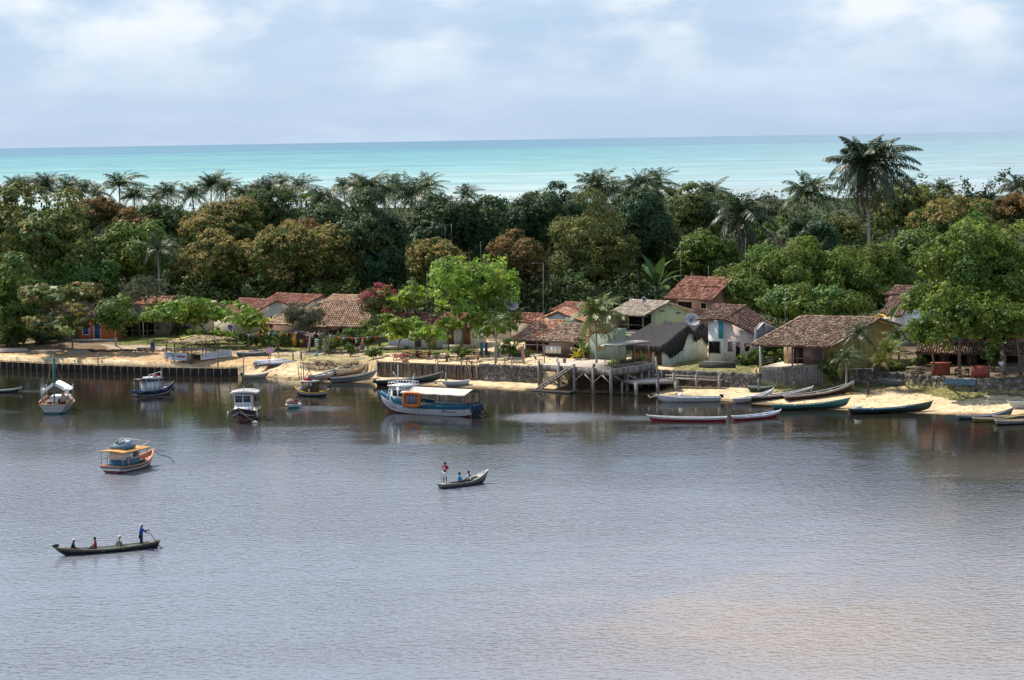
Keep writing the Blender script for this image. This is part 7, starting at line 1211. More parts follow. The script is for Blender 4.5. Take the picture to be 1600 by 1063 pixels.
# upturned hulls
def upturned(label, x, y, head, L, B, side, bottom, dz=0.42):
    o = boat('upturned_canoe', label, 'canoe', x, y, head, 0, 0, BEACH, True, 0, dz); o.rotation_euler = (math.pi, 0, R(head)); h = Hull(L, B, 0.40, 0.10, 0.12, 0.05, 0.3, 0.25); h.build(o, [(0.55, bottom), (1.0, side)], PIN, side, floor=0.05); return o
upturned('upturned dark blue canoe with a pale bottom on the sand, nearer of the two', 434, 570.5, 30, 5.6, 1.25, paint('steel_blue', (0.05, 0.075, 0.11)), PLG); upturned('upturned pale canoe just behind the dark blue one on the sand', 424, 567.5, 30, 5.0, 1.15, PSL, PW)
upturned('upturned beige canoe under the trees at the left edge', 18, 550, -3, 5.2, 1.3, PGR, PTN); upturned('upturned dark canoe in the tree shade beyond the beige one', 75, 552, -4, 5.0, 1.1, PIN, PIN, 0.36); upturned('grey upturned canoe on the bank shaded by the bent almond', 128, 550.5, 6, 4.0, 1.0, PGR, PIN, 0.36)

for i, lab in ((0, 'long red bottomed skiff'), (1, 'shorter red bottomed skiff'), (5, 'dark red canoe'), (6, 'large maroon canoe'), (7, 'teal green canoe'), (8, 'long dark green canoe'), (16, 'pale grey motor skiff'), (17, 'brown motor skiff'), (18, 'long grey motor canoe')):
    o, L, D = BO[i]; dg = bpy.context.view_layer.update(); oar('wooden oar lying across the thwarts of the ' + lab, wpt(o, (-L * 0.18, 0.12, D + 0.02)), wpt(o, (L * 0.18, -0.14, D + 0.05)), True, 'oar', PTN)
    q = thing('bucket', 'plastic bailing bucket standing inside the ' + lab, 'bucket', wpt(o, (-L * 0.22, -0.1, 0.05))); m = MB(); m.tube([(0, 0, 0), (0, 0, 0.36)], [0.13, 0.17], 10); m.build('pail', (PSB, PYL, PRD, PW)[i % 4], q); m = MB(); m.tube([(-0.16, 0, 0.34), (0, 0, 0.5), (0.16, 0, 0.34)], 0.012, 5); m.build('handle', PGR, q)
# ------------------------------------------------------------------ people
SKIN = {'dark': mat("skin_dark", (0.075, 0.04, 0.026), 0.55, 0.3, 0.1), 'mid': mat("skin_brown", (0.17, 0.09, 0.058), 0.55, 0.3, 0.1), 'tan': mat("skin_tan", (0.30, 0.17, 0.115), 0.55, 0.3, 0.1)}
HAIR = mat("hair_black", (0.012, 0.010, 0.009), 0.6, 0.3, 0.1)
def cloth(n, c): return mat("cloth_" + n, c, 0.9, 0.1, 0.18, 6)
def skin_obj(name, V, E_, rad, m, parent, root_i=0, lv=1):
    me = bpy.data.meshes.new(name); me.from_pydata([tuple(float(q) for q in v) for v in V], E_, []); import bmesh
    bm = bmesh.new(); bm.from_mesh(me); ly = bm.verts.layers.skin.verify(); bm.verts.ensure_lookup_table()
    for i, v in enumerate(bm.verts): r = rad[i]; v[ly].radius = (r, r) if np.isscalar(r) else r; v[ly].use_root = (i == root_i)
    bm.to_mesh(me); bm.free(); o = bpy.data.objects.new(name, me); COL.objects.link(o); o.parent = parent
    s = o.modifiers.new("Skin", 'SKIN'); s.use_smooth_shade = True; d = o.modifiers.new("Sub", 'SUBSURF'); d.levels = lv; d.render_levels = lv; me.materials.append(m); return o
STAND = dict(pel=(0, 0, .93), wai=(0, 0, 1.10), che=(.0, 0, 1.32), nec=(.01, 0, 1.47), hb=(.02, 0, 1.54), hd=(.035, 0, 1.63), cr=(.02, 0, 1.71),
             sL=(0, .18, 1.41), eL=(-.02, .25, 1.14), wL=(.05, .27, .91), sR=(0, -.18, 1.41), eR=(-.02, -.25, 1.14), wR=(.05, -.27, .91),
             hL=(0, .09, .89), kL=(.03, .11, .49), aL=(-.02, .12, .09), tL=(.15, .13, .03), hR=(0, -.09, .89), kR=(.03, -.11, .49), aR=(-.02, -.12, .09), tR=(.15, -.13, .03))
def pose(base=STAND, **k): d = dict(base); d.update(k); return d
def lean(p, a, keys=('wai', 'che', 'nec', 'hb', 'hd', 'cr', 'sL', 'sR', 'eL', 'eR', 'wL', 'wR')):
    d = dict(p); c, s = math.cos(a), math.sin(a); o = np.array(p['pel'])
    for k in keys: q = np.array(p[k]) - o; d[k] = tuple(o + (q[0] * c + q[2] * s, q[1], -q[0] * s + q[2] * c))
    return d
_sit = {k: (STAND[k][0], STAND[k][1], STAND[k][2] - 0.83) for k in STAND}
SIT = pose(_sit, hL=(.03, .10, .08), kL=(.42, .14, .20), aL=(.55, .12, -.22), tL=(.70, .13, -.27), hR=(.03, -.10, .08), kR=(.42, -.14, .20), aR=(.55, -.12, -.22), tR=(.70, -.13, -.27), eL=(.12, .25, .34), wL=(.34, .20, .24), eR=(.12, -.25, .34), wR=(.34, -.20, .24))
SQUAT = pose(SIT, kL=(.36, .16, .42), aL=(.28, .13, -.08), tL=(.42, .14, -.12), kR=(.36, -.16, .42), aR=(.28, -.13, -.08), tR=(.42, -.14, -.12), eL=(.18, .24, .40), wL=(.40, .12, .36), eR=(.18, -.24, .40), wR=(.40, -.12, .36))
WALK = pose(STAND, kL=(.16, .10, .50), aL=(.24, .11, .10), tL=(.40, .12, .06), kR=(-.02, -.10, .48), aR=(-.26, -.11, .13), tR=(-.12, -.12, .03), wL=(-.10, .27, .93), wR=(.20, -.26, .95))
def person(label, loc, face, P_, shirt=None, pants=None, skin='mid', hat=None, hair=True, scale=1.0, sleeve=0.55, pant_len=0.55, group=None, back_number=None, root_rz=None):
    root = thing('person', label, 'person', loc, R(face), group); root.scale = (scale * 1.09,) * 3; p = {k: np.array(v, float) for k, v in P_.items()}
    V = []; E_ = []; rad = []; ix = {}
    def add(k, v, r, par=None):
        ix[k] = len(V); V.append(np.asarray(v, float)); rad.append(r)
        if par is not None: E_.append((ix[par], ix[k]))
    add('pel', p['pel'], (.115, .15)); add('wai', p['wai'], (.10, .135), 'pel'); add('che', p['che'], (.11, .155), 'wai'); add('nec', p['nec'], .058, 'che'); add('hb', p['hb'], (.07, .062), 'nec'); add('hd', p['hd'], (.098, .080), 'hb'); add('cr', p['cr'], (.072, .062), 'hd')
    f = unit(np.array([1.0, 0, 0])); add('nose', p['hd'] + f * 0.105 + np.array((0, 0, -.012)), .016, 'hd')
    for s in 'LR':
        add('s' + s, p['s' + s], .062, 'che'); add('e' + s, p['e' + s], .044, 's' + s); add('w' + s, p['w' + s], .030, 'e' + s); d = unit(p['w' + s] - p['e' + s]); hnd = p['w' + s] + d * 0.075; add('m' + s, hnd, (.040, .022), 'w' + s)
        sd = unit(np.cross(d, (1, 0.2, 0.1)))
        for q in range(4): a = hnd + d * 0.035 + sd * (q - 1.5) * 0.021; tip = a + d * (0.055, 0.066, 0.06, 0.046)[q] + f * 0.022; add('f%s%d' % (s, q), a, .011, 'm' + s); add('g%s%d' % (s, q), tip, .008, 'f%s%d' % (s, q))
        add('t' + s + 'h', p['w' + s] + d * 0.05 + sd * 0.05, .011, 'm' + s); add('h' + s, p['h' + s], .088, 'pel'); add('k' + s, p['k' + s], .056, 'h' + s); add('a' + s, p['a' + s], .038, 'k' + s); add('o' + s, p['t' + s], (.036, .030), 'a' + s)
    skin_obj('body', V, E_, rad, SKIN[skin], root)
    if shirt is not None:
        V2 = [p['pel'] + np.array((0, 0, .02)), p['wai'], p['che'], p['nec'] + (p['che'] - p['nec']) * .25]; E2 = [(0, 1), (1, 2), (2, 3)]; r2 = [(.135, .17), (.125, .155), (.135, .178), .085]
        for s in 'LR': a = len(V2); V2 += [p['s' + s], p['s' + s] + (p['e' + s] - p['s' + s]) * min(1, sleeve * 1.6)]; E2 += [(2, a), (a, a + 1)]; r2 += [.080, .066]
        if sleeve > 0.8:
            for s, a in (('L', 5), ('R', 7)): V2.append(p['e' + s] + (p['w' + s] - p['e' + s]) * .8); E2.append((a, len(V2) - 1)); r2.append(.048)
        sh = skin_obj('shirt', V2, E2, r2, shirt, root)
        if back_number: text_mesh(back_number, 0.26, root, cloth("white", (0.7, 0.7, 0.7)), tuple(p['che'] + np.array((-.145, 0, -.08))), (R(84), 0, R(-90)), "shirt_number", 0.008)
    if pants is not None:
        V2 = [p['pel'] + np.array((0, 0, .03))]; E2 = []; r2 = [(.138, .168)]
        for s in 'LR':
            a = len(V2); V2 += [p['h' + s] + np.array((0, 0, -.01)), p['h' + s] + (p['k' + s] - p['h' + s]) * min(1, pant_len * 1.5)]; E2 += [(0, a), (a, a + 1)]; r2 += [.108, .085]
            if pant_len > .7: V2.append(p['k' + s] + (p['a' + s] - p['k' + s]) * .85); E2.append((a + 1, len(V2) - 1)); r2.append(.06)
        skin_obj('trousers' if pant_len > .7 else 'shorts', V2, E2, r2, pants, root)
    q = MB(); c = p['hd'] + np.array((-.012, 0, .035))
    if hat is not None: q.ball(c + np.array((0, 0, .01)), (.115, .10, .095), 0, 12, 6, lo=-0.15); q.box(c + np.array((.12, 0, .0)), (.10, .13, .015)); q.build('cap', hat, root, True)
    elif hair: q.ball(c, (.108, .093, .098), 0, 12, 7, lo=-0.45); q.build('hair', HAIR, root, True)
    return root
def bpt(b, h, u, y, z): q = h.pt(u, 0.5); return wpt(b, (q[0], y, z))
cblk, cred, cgry, cblu, cwht = cloth("black", (0.018, 0.018, 0.025)), cloth("red", (0.34, 0.02, 0.03)), cloth("grey", (0.22, 0.23, 0.23)), cloth("blue", (0.02, 0.065, 0.27)), cloth("white", (0.62, 0.62, 0.64)); cnav = cloth("navy", (0.02, 0.03, 0.06)); ccrm = cloth("cream_cap", (0.66, 0.62, 0.55)); csky = cloth("sky_blue", (0.03, 0.22, 0.48)); cmar = cloth("maroon", (0.13, 0.025, 0.03)); cpnk = cloth("pink", (0.55, 0.25, 0.40)); cdk = cloth("dark_shorts", (0.05, 0.05, 0.06)); ckhk = cloth("khaki", (0.28, 0.24, 0.17))
PAD = "people in the dark canoe"; PB = "people in the grey canoe"
# dark canoe: bow to the left (heading 204), stern man on the right
person('seated passenger in a black shirt and white cap near the bow of the dark canoe', bpt(CA, HCA, 0.855, 0, 0.22), 10, lean(SIT, 0.15), cblk, cnav, 'dark', ccrm, group=PAD)
person('seated passenger in a red vest, bareheaded, second from the bow of the dark canoe', bpt(CA, HCA, 0.62, 0.0, 0.20), 188, SIT, cred, cnav, 'dark', group=PAD, sleeve=0.1)
person('crouching passenger in a grey shirt and white cap, next to the standing paddler', bpt(CA, HCA, 0.41, 0, 0.22), 15, lean(SQUAT, 0.35), cgry, cgry, 'mid', ccrm, group=PAD)
pp = lean(pose(STAND, eR=(.24, -.24, 1.26), wR=(.44, -.10, 1.34), eL=(.22, .24, 1.20), wL=(.42, .10, 1.10), kL=(.06, .12, .48), kR=(.02, -.12, .48)), 0.10); sp_ = bpt(CA, HCA, 0.165, 0, 0.0)
person('standing paddler in a blue jacket and pale cap at the stern of the dark canoe', sp_, 5, pp, cblu, cnav, 'dark', ccrm, group=PAD, sleeve=1.0, pant_len=0.9)
oar('dark paddle dipped over the stern of the dark canoe', sp_ + np.array((.50, -.10, 1.48)), sp_ + np.array((1.55, -0.15, 0.02)), m=PBK)
# grey canoe: standing man at the stern (left)
sp_ = bpt(CB, HCB, 0.10, 0, 0.38); pp = lean(pose(STAND, eL=(.12, .32, 1.22), wL=(.22, .40, 1.36), eR=(.22, -.20, 1.2), wR=(.28, .10, 1.22)), 0.06)
person('standing boatman in a red numbered shirt and white shorts holding a pole', sp_, 62, pp, cred, cwht, 'dark', None, group=PB, back_number="22", sleeve=0.6, pant_len=0.62)
wl_ = sp_ + np.array((math.cos(R(62)) * .22 - math.sin(R(62)) * .42, math.sin(R(62)) * .22 + math.cos(R(62)) * .42, 1.38)); oar('long wooden pole held upright by the boatman in red', wl_ + np.array((0.02, 0, 0.18)), wl_ + np.array((-0.06, -0.25, -1.85)), False, "boat_pole", POLE)
person('seated passenger in a bright blue shirt in the middle of the grey canoe', bpt(CB, HCB, 0.40, 0, 0.24), 20, SIT, csky, cdk, 'dark', None, group=PB)
person('seated passenger in a white shirt nearest the white bow of the grey canoe', bpt(CB, HCB, 0.62, -0.05, 0.26), 150, lean(SIT, 0.1), cwht, cdk, 'dark', None, group=PB)
person('person in a red shirt steering the tiny dinghy', wpt(DG, (-0.55, -0.3, 0.28)), 100, lean(SIT, 0.2), cred, cdk, 'mid', None)
person('man in a maroon shirt standing beside the wheelhouse of the maroon boat', wpt(DB, (-0.5, 1.35, 0.86)), -95, pose(STAND, eL=(.1, .3, 1.2), wL=(.15, .12, 1.42)), cmar, cgry, 'dark', None, pant_len=0.9)
# people ashore
p = Gd(421.5, 561.5); person('walker wrapped in a pink towel on the sand in front of the upturned canoes', p, -80, WALK, cpnk, cred, 'mid', None)
q = thing('towel', 'pink patterned towel held out by the walker on the sand', 'towel', (p[0], p[1] - 0.22, p[2] + 1.25)); m = MB(); m.grid(np.array([[(x, 0.05 * math.sin(x * 6 + z * 3), z) for x in np.linspace(-.42, .42, 9)] for z in np.linspace(-.45, .25, 7)])); m.grid(np.array([[(x, 0.03 + 0.05 * math.sin(x * 6 + z * 3), z) for x in np.linspace(-.42, .42, 9)] for z in np.linspace(-.45, .25, 7)])); m.build('cloth', cloth("lilac", (0.48, 0.30, 0.45)), q)
person('bare armed man in a brown vest and dark shorts walking behind the upturned canoes', Gd(435, 556), -95, WALK, cloth("brown", (0.14, 0.055, 0.04)), cdk, 'mid', None)
person('villager in a yellow top standing by the small white branched tree', Gd(472, 549), -60, STAND, cloth("yellow", (0.45, 0.30, 0.05)), cmar, 'dark', None); person('villager in dark red standing close behind the yellow topped villager', Gd(478, 548.5), -120, STAND, cmar, cdk, 'dark', None)
person('walking woman in a white hat, dark top and pink skirt on the path', Gd(557.5, 555), -100, WALK, cnav, cpnk, 'tan', ccrm); person('bare chested man in blue shorts and white cap walking on the path', Gd(567, 555), -95, WALK, None, cblu, 'tan', ccrm, scale=1.05)
person('man in a white shirt and grey shorts standing on the rubble wall at the right', Gd(1564, 588) + np.array((0, -0.2, 0.05)), -85, pose(STAND, eL=(.05, .27, 1.16), wL=(.16, .12, 1.02), eR=(.05, -.27, 1.16), wR=(.16, -.12, 1.02)), cwht, cgry, 'mid', None, pant_len=0.62)
# ------------------------------------------------------------------ kiosk with banners
KO = Gd(300, 567.5); K = thing('kiosk', 'open beach kiosk with a sagging thatch and yellow tarpaulin roof', 'kiosk', KO, R(-37)); g = np.random.default_rng(12)
def rz_(x, y): return 2.72 + 0.08 * (x + 4.9) / 6 + 0.55 * math.sin(np.clip((x + 4.9) / 6.2, 0, 1) * math.pi) * math.sin(np.clip((y + 0.4) / 7.6, 0, 1) * math.pi) + g.normal(0, 0.05)
X_ = np.linspace(-5.0, 0.9, 25); Y_ = np.linspace(-0.5, 7.2, 25); top = np.array([[(x, y, rz_(x, y)) for x in X_] for y in Y_]); q = MB(); q.grid(top); q.grid(top - np.array((0, 0, 0.10)), 0, True); [q.grid(np.array([e, e - np.array((0, 0, 0.10))])) for e in (top[0], top[-1], top[:, 0], top[:, -1])]
for k in range(240): t = g.random(); e = (top[0][g.integers(0, 25)] if t < .45 else top[:, -1][g.integers(0, 25)] if t < .9 else top[:, 0][g.integers(0, 25)]); q.bar(e + np.array((jit(.15), jit(.15), 0.02)), e + np.array((jit(.25), jit(.25), -0.12 - 0.22 * g.random())), 0.05, 0.03)
for k in range(260): i, j = g.integers(1, 24, 2); e = top[i, j]; q.bar(e + np.array((0, 0, .03)), e + np.array((g.normal(0, .35), g.normal(0, .3) - .2, 0.06)), 0.07, 0.03)
q.build('thatch_roof', STRAW, K); q = MB(); sub = np.array([[(x, y, rz_(x, y) + 0.09) for x in np.linspace(-4.6, -2.2, 9)] for y in np.linspace(0.6, 5.0, 9)]); q.grid(sub); q.grid(sub - np.array((0, 0, .03)), 0, True); q.build('tarpaulin', mat("yellow_tarpaulin", (0.42, 0.40, 0.06), 0.7, 0.25, 0.2), K)
for (x, y) in [(-4.7, 0), (-3.2, 0), (-1.6, 0), (0, 0), (0.3, 2.4), (0.3, 4.7), (0.3, 6.8), (-4.7, 6.8), (-2.4, 6.8), (-4.7, 3.4)]: post(K, x, y, -0.3, 2.8, 0.085, POLE)
q = MB(); q.box((-0.6, -0.05, 0.55), (1.0, 0.14, 1.2)); [q.bar((-1.1 + g.random(), -0.14, 1.15), (-1.1 + g.random(), -0.2, 0.0), 0.03) for _ in range(50)]; q.build('straw_panel', STRAW, K); q = MB(); q.box((-1.3, 0.4, 0.9), (0.5, 0.5, 0.9)); q.build('yellow_bin', PYL, K)
q = MB(); q.box((-2.4, 3.0, 0.75), (3.4, 0.6, 0.08)); q.box((-2.4, 3.0, 0.36), (3.2, 0.5, 0.7)); q.build('counter', DARKW, K); q = MB(); q.bar((-4.8, -0.1, 2.75), (0.3, -0.1, 2.78), 0.09); q.bar((0.4, -0.3, 2.78), (0.4, 7.0, 2.8), 0.09); q.build('beam', POLE, K)
def banner(label, rz, x0, x1, zt, zb, base, sag=0.0):
    b = thing('banner', label, 'banner', base, rz, "banners on the kiosk"); q = MB(); L = x1 - x0; s = np.linspace(0, 1, 13); t_ = np.array([(x0 + L * u, 0.03 * math.sin(u * 9), zt - sag * math.sin(u * math.pi)) for u in s]); bt = np.array([(x0 + L * u, 0.03 * math.sin(u * 9 + 1) - 0.05, zb - sag * math.sin(u * math.pi)) for u in s]); q.grid(np.array([t_, (t_ + bt) / 2, bt]), 0, True); q.grid(np.array([t_, (t_ + bt) / 2, bt]) + np.array((0, .012, 0))); q.build('sheet', mat("banner_vinyl", (0.60, 0.62, 0.68), 0.6, 0.3, 0.1, 1.5, dirt=(0.30, 0.42, 0.62), dirt_amt=0.35), b); return b
B1 = banner('white banner with red lettering on the river side of the kiosk', R(-37), -5.0, -0.75, 1.35, 0.35, KO + np.array((-0.1, -0.15, 0)), 0.1); tr_ = mat("print_red", (0.42, 0.02, 0.06), 0.6); ty_ = mat("print_yellow", (0.42, 0.40, 0.10), 0.6); tb_ = mat("print_navy", (0.05, 0.07, 0.22), 0.6)
text_mesh("Nordeste", 0.42, B1, tr_, (-1.75, -0.075, 0.82), (R(93), 0, 0), "lettering", 0.02); q = MB(); q.ball((-4.5, -0.05, 0.6), (0.22, 0.02, 0.22)); q.build('emblem', ty_, B1)
for (z, w_, x) in ((1.12, 1.3, -3.9), (0.95, 1.6, -3.7), (0.78, 1.4, -3.6)):
    q = MB(); xx = x - w_ / 2
    while xx < x + w_ / 2: ww = 0.04 + 0.05 * random.random(); q.box((xx + ww / 2, -0.06, z), (ww, 0.012, 0.09)); xx += ww + 0.03
    q.build('small_print', tb_, B1)
B2 = banner('long grey white banner with olive letters on the side of the kiosk', R(53), 0.9, 6.9, 1.25, 0.35, KO + np.array((0.55, -0.35, 0)))
for (z, m_) in ((1.05, ty_), (0.74, tb_)):
    q = MB(); xx = 1.7
    while xx < 6.3: ww = 0.10 + 0.10 * random.random(); hh = 0.16 if z > 1 else 0.11; q.box((xx + ww / 2, -0.05, z), (ww * .35, 0.012, hh)); q.box((xx + ww / 2, -0.05, z + hh * .4 * random.choice((-1, 0, 1))), (ww, 0.012, hh * .25)); xx += ww + 0.05
    q.build('lettering', m_, B2)
q = MB(); q.ball((1.25, -0.05, 0.95), (0.2, 0.02, 0.22)); q.build('emblem', ty_, B2)
ld = thing('ladder', 'thin wooden ladder leaning on the kiosk in front of the white banner', 'ladder', Gd(267, 570), R(-37)); q = MB(); q.bar((0, 0, 0), (0.5, 0.3, 2.2), 0.05); q.bar((0.35, 0, 0), (0.75, 0.3, 2.2), 0.05); [q.bar((0.5 * t, 0.3 * t, 2.2 * t), (0.35 + .4 * t, 0.3 * t, 2.2 * t), 0.04) for t in (.15, .35, .55, .75, .92)]; q.build('frame', POLE, ld)
q = Gd(238.5, 546); bb = thing('barrel', 'blue plastic barrel beside the left post of the kiosk', 'barrel', q); m = MB(); m.tube([(0, 0, 0), (0, 0, .1), (0, 0, .9), (0, 0, .95)], [.28, .32, .32, .28], 14); m.build('drum', paint("barrel_blue", (0.02, 0.05, 0.18)), bb, True); m = MB(); m.tube([(0, 0, .93), (0, 0, .97)], .27, 14); m.build('lid', PBK, bb)
q = Gd(238, 549); ms = thing('low_bench', 'pale concrete bench slab left of the kiosk', 'bench', q, R(-10)); m = MB(); m.box((-.9, 0, .42), (2.6, .6, .14)); m.build('seat', GREYW, ms); [MB().box((x, 0, .18), (.25, .5, .36)).build('leg', GREYW, ms) for x in (-1.9, 0.1)]
# log kerb beyond
q = Gd(170, 549.5); lk = thing('log_kerb', 'low dark kerb of upright logs along the shaded lawn', 'kerb', q, R(-6)); m = MB()
for k in range(60): m.tube([(-4.5 + k * .18, jit(.03), -.1), (-4.5 + k * .18, jit(.03), .32 + jit(.05))], .085, 6)
m.build('logs', DARKW, lk)
# ------------------------------------------------------------------ tables and seats
def picnic(label, x, y, rz, m, s=1.0, benches=True, top_m=None):
    t = thing('picnic_table', label, 'table', Gd(x, y), R(rz), "picnic tables on the terrace"); t.scale = (s,) * 3; q = MB(); [q.box((0, -.3 + .15 * k, .76), (1.9, .13, .05)) for k in range(5)]; q.build('tabletop', top_m or m, t)
    for sx in (-.65, .65):
        q = MB(); q.bar((sx, -.62, 0), (sx, .2, .74), .09, .06); q.bar((sx, .62, 0), (sx, -.2, .74), .09, .06); q.bar((sx, -.75, .42), (sx, .75, .42), .08, .06); q.build('trestle', m, t)
    if benches:
        for sy in (-.72, .72): q = MB(); q.box((0, sy, .46), (1.9, .26, .05)); q.build('bench', m, t)
    return t
picnic('bright red picnic table, leftmost on the terrace', 624, 562, -15, mat("bright_red_wood", (0.36, 0.06, 0.05), 0.7, 0.25, 0.2), .95); picnic('red brown picnic table with a bare top, middle of the red row', 646, 559.5, -8, REDW, 1.1); picnic('red brown picnic table next to the straight dark trunk', 662, 560, -12, REDW)
picnic('dark wood picnic table with a round look under the bright green tree', 690, 565, -12, DARKW); picnic('dark wood picnic table behind the twin stools', 708, 563, -18, DARKW); picnic('dark table with an orange painted top near the stone wall corner', 739, 566, -14, DARKW, 1.0, True, mat("orange_top", (0.48, 0.24, 0.08), 0.7)); picnic('dark table in the shade behind the orange topped one', 734, 556, -14, DARKW, .9); picnic('dark table beside the young palm in the deepest shade', 757, 558, -14, DARKW, .9)
def bench(label, x, y, rz, L, m, h=.45, back=False, name='bench'):
    t = thing(name, label, 'bench', Gd(x, y), R(rz)); q = MB(); q.box((0, 0, h), (L, .4, .06)); q.build('seat', m, t)
    for sx in (-L / 2 + .15, 0, L / 2 - .15): q = MB(); q.box((sx, 0, h / 2), (.09, .32, h)); q.build('leg', m, t)
    if back: q = MB(); q.box((0, .2, h + .3), (L, .05, .25)); q.build('backrest', m, t)
    return t
bench('brown plank bench in front of the orange topped table', 729, 570.5, -10, 1.6, POLE); bench('grey bench on the wall top beside the towel rail', 803, 568, -12, 2.6, TIMBER, .7); bench('white bench beside the yellow green palm at the right', 1338, 583.5, -10, 4.0, WHITEP, .55)
person('seated figure in dark clothes between the two red brown picnic tables', Gd(652, 561.5) + np.array((0, 0, .42)), 200, SIT, cblk, cblk, 'dark')
fb = thing('fire_pit', 'low brown heap of wood on the sand before the red picnic tables', 'wood pile', Gd(633, 567)); q = MB(); [q.bar((jit(.4), jit(.3), .08 + .1 * random.random()), (jit(.5), jit(.4), .3 * random.random() + .1), .09) for _ in range(14)]; q.build('logs', REDW, fb)
# towel rail by the bars
tw = thing('towel_rail', 'grey post and rail frame in front of the orange roofed bar', 'rail', Gd(800, 571), R(-12)); q = MB(); q.bar((-2.2, 0, 2.55), (4.2, .3, 2.5), .09); q.build('rail', TIMBER, tw)
for x in (-2.1, .0, 1.5): post(tw, x, 0, -.3, 1.15 if x == 0 else 2.5, .09, TIMBER)
post(tw, 4.0, .3, -.3, 2.5, .07, TIMBER)
q = G(815.5, 541, 281.5); tl = thing('towel', 'pink striped towel hanging from the grey rail', 'towel', q); m = MB(); gr = np.array([[(x + .12 * z, .05 * math.sin(x * 9 + z * 2), -z) for x in np.linspace(-.22, .22, 7)] for z in np.linspace(0, 1.5, 9)]); m.grid(gr); m.grid(gr + np.array((0, .02, 0)), 0, True); m.build('cloth', cloth("pink_stripe", (0.55, 0.20, 0.28)), tl)
ch = thing('deck_chair', 'metal framed reclining chair on the terrace beside the deck', 'chair', Gd(836, 568), R(-20)); q = MB(); q.bar((-.2, 0, 1.0), (.05, 0, .45), .05); q.bar((.05, 0, .45), (.85, 0, .5), .05); q.bar((.85, 0, .5), (.85, 0, 0), .05); q.bar((.05, 0, .45), (0, 0, 0), .05); q.bar((-.2, .5, 1.0), (.05, .5, .45), .05); q.bar((.05, .5, .45), (.85, .5, .5), .05); q.bar((.85, .5, .5), (.85, .5, 0), .05); q.build('frame', PLG, ch); q = MB(); q.slab([(-.2, 0, 1.0), (.05, 0, .46), (.05, .5, .46), (-.2, .5, 1.0)], .03); q.slab([(.05, 0, .47), (.85, 0, .52), (.85, .5, .52), (.05, .5, .47)], .03); q.build('seat', PDG, ch)
for (x, y, lab) in [(870.5, 566, 'white pot standing at the back of the deck'), (882, 567, 'grey pot beside the white one at the back of the deck')]: t = thing('pot', lab, 'pot', P(x, y, 3.1)); q = MB(); q.tube([(0, 0, 0), (0, 0, .35), (0, 0, .6)], [.16, .22, .12], 10); q.build('jar', WHITEP if x < 880 else GREYW, t, True); q = MB(); q.tube([(0, 0, .58), (0, 0, .63)], .14, 10); q.build('rim', POLE, t)
# blue and green board by the dark trees
q = G(756, 538, 292); bd = thing('painted_boards', 'teal and blue painted boards leaning in the shade behind the young palm', 'boards', (q[0], q[1], float(hz(q[0], q[1]))), R(-20)); m = MB(); m.box((-.3, 0, .9), (.4, .06, 1.7)); m.build('teal_board', mat('dull_teal', (0.04, 0.13, 0.14), 0.8), bd); m = MB(); m.box((.3, .03, .9), (.38, .06, 1.6)); m.build('blue_board', mat('dull_blue', (0.025, 0.06, 0.12), 0.8), bd)
# ------------------------------------------------------------------ restaurant terrace
BRICKR = mat('dull_red_brick', (0.20, 0.055, 0.035), 0.9, 0.1, 0.3, 2)
def onG(x, y): return Gd(x, y)
t = thing('bar_counter', 'rounded red brick counter under the restaurant eave', 'counter', onG(1470, 585), R(-10)); q = MB(); pts_ = [(1.05 * math.cos(a), .6 * math.sin(a)) for a in np.linspace(math.pi, 2 * math.pi, 13)]; q.grid(np.array([[(x, y, z) for x, y in pts_] for z in (-.1, 1.25)]), 0, True); q.build('front', BRICKR, t); q = MB(); q.prism([(x * 1.12, y * 1.15, 1.25) for x, y in pts_] + [(1.2, .4, 1.25), (-1.2, .4, 1.25)], (0, 0, .1)); q.build('countertop', REDPANEL, t)
t = thing('painted_screen', 'plain red painted screen standing on the restaurant wall', 'screen', Gd(1532, 590.5) + np.array((0, 0, 0)), R(-3)); q = MB(); q.box((0, 0, .66), (1.95, .10, 1.36)); q.build('board', REDPANEL, t); q = MB(); [q.box((x, .02, .68), (.08, .16, 1.44)) for x in (-1.0, 1.0)]; q.build('frame', BROWNW, t)
t = thing('terrace_fence', 'thin dark rail fence along the restaurant wall top', 'fence', Gd(1441, 590.0), R(-16)); q = MB(); [q.bar((0, 0, z), (5.6, 0, z), .05) for z in (.35, .8)]; q.build('rails', DARKW, t); [post(t, x, 0, -.2, .95, .04, DARKW) for x in np.linspace(0, 5.6, 9)]; post(t, 3.5, -.3, -.5, 1.6, .08, POLE)
for i, (x, y, lab) in enumerate([(1428, 584, 'pale slab table on the restaurant terrace, leftmost'), (1437, 589, 'second pale slab table nearer the wall edge'), (1452, 586, 'dark table beside the red brick counter'), (1503, 588, 'dark table between the counter and the red panel')]):
    t = thing('terrace_table', lab, 'table', Gd(x, y), R(-14), "tables on the restaurant terrace"); q = MB(); q.box((0, 0, .74), (1.7, .8, .06)); q.build('tabletop', TIMBER if i < 2 else DARKW, t); [MB().box((sx, sy, .36), (.08, .08, .72)).build('leg', DARKW, t) for sx in (-.7, .7) for sy in (-.3, .3)]; [MB().box((0, sy, .44), (1.6, .28, .05)).build('bench', TIMBER if i < 2 else DARKW, t) for sy in (-.75, .75)]
def chair(label, x, y, rz):
    t = thing('terrace_chair', label, 'chair', Gd(x, y), R(rz), "chairs on the restaurant terrace"); [MB().bar((sx, sy, 0), (sx, sy, .44 if sy < 0 else .95), .04).build('leg', DARKW, t) for sx in (-.2, .2) for sy in (-.2, .2)]; MB().box((0, 0, .45), (.44, .44, .04)).build('seat', DARKW, t); MB().box((0, .2, .78), (.44, .03, .3)).build('backrest', DARKW, t)
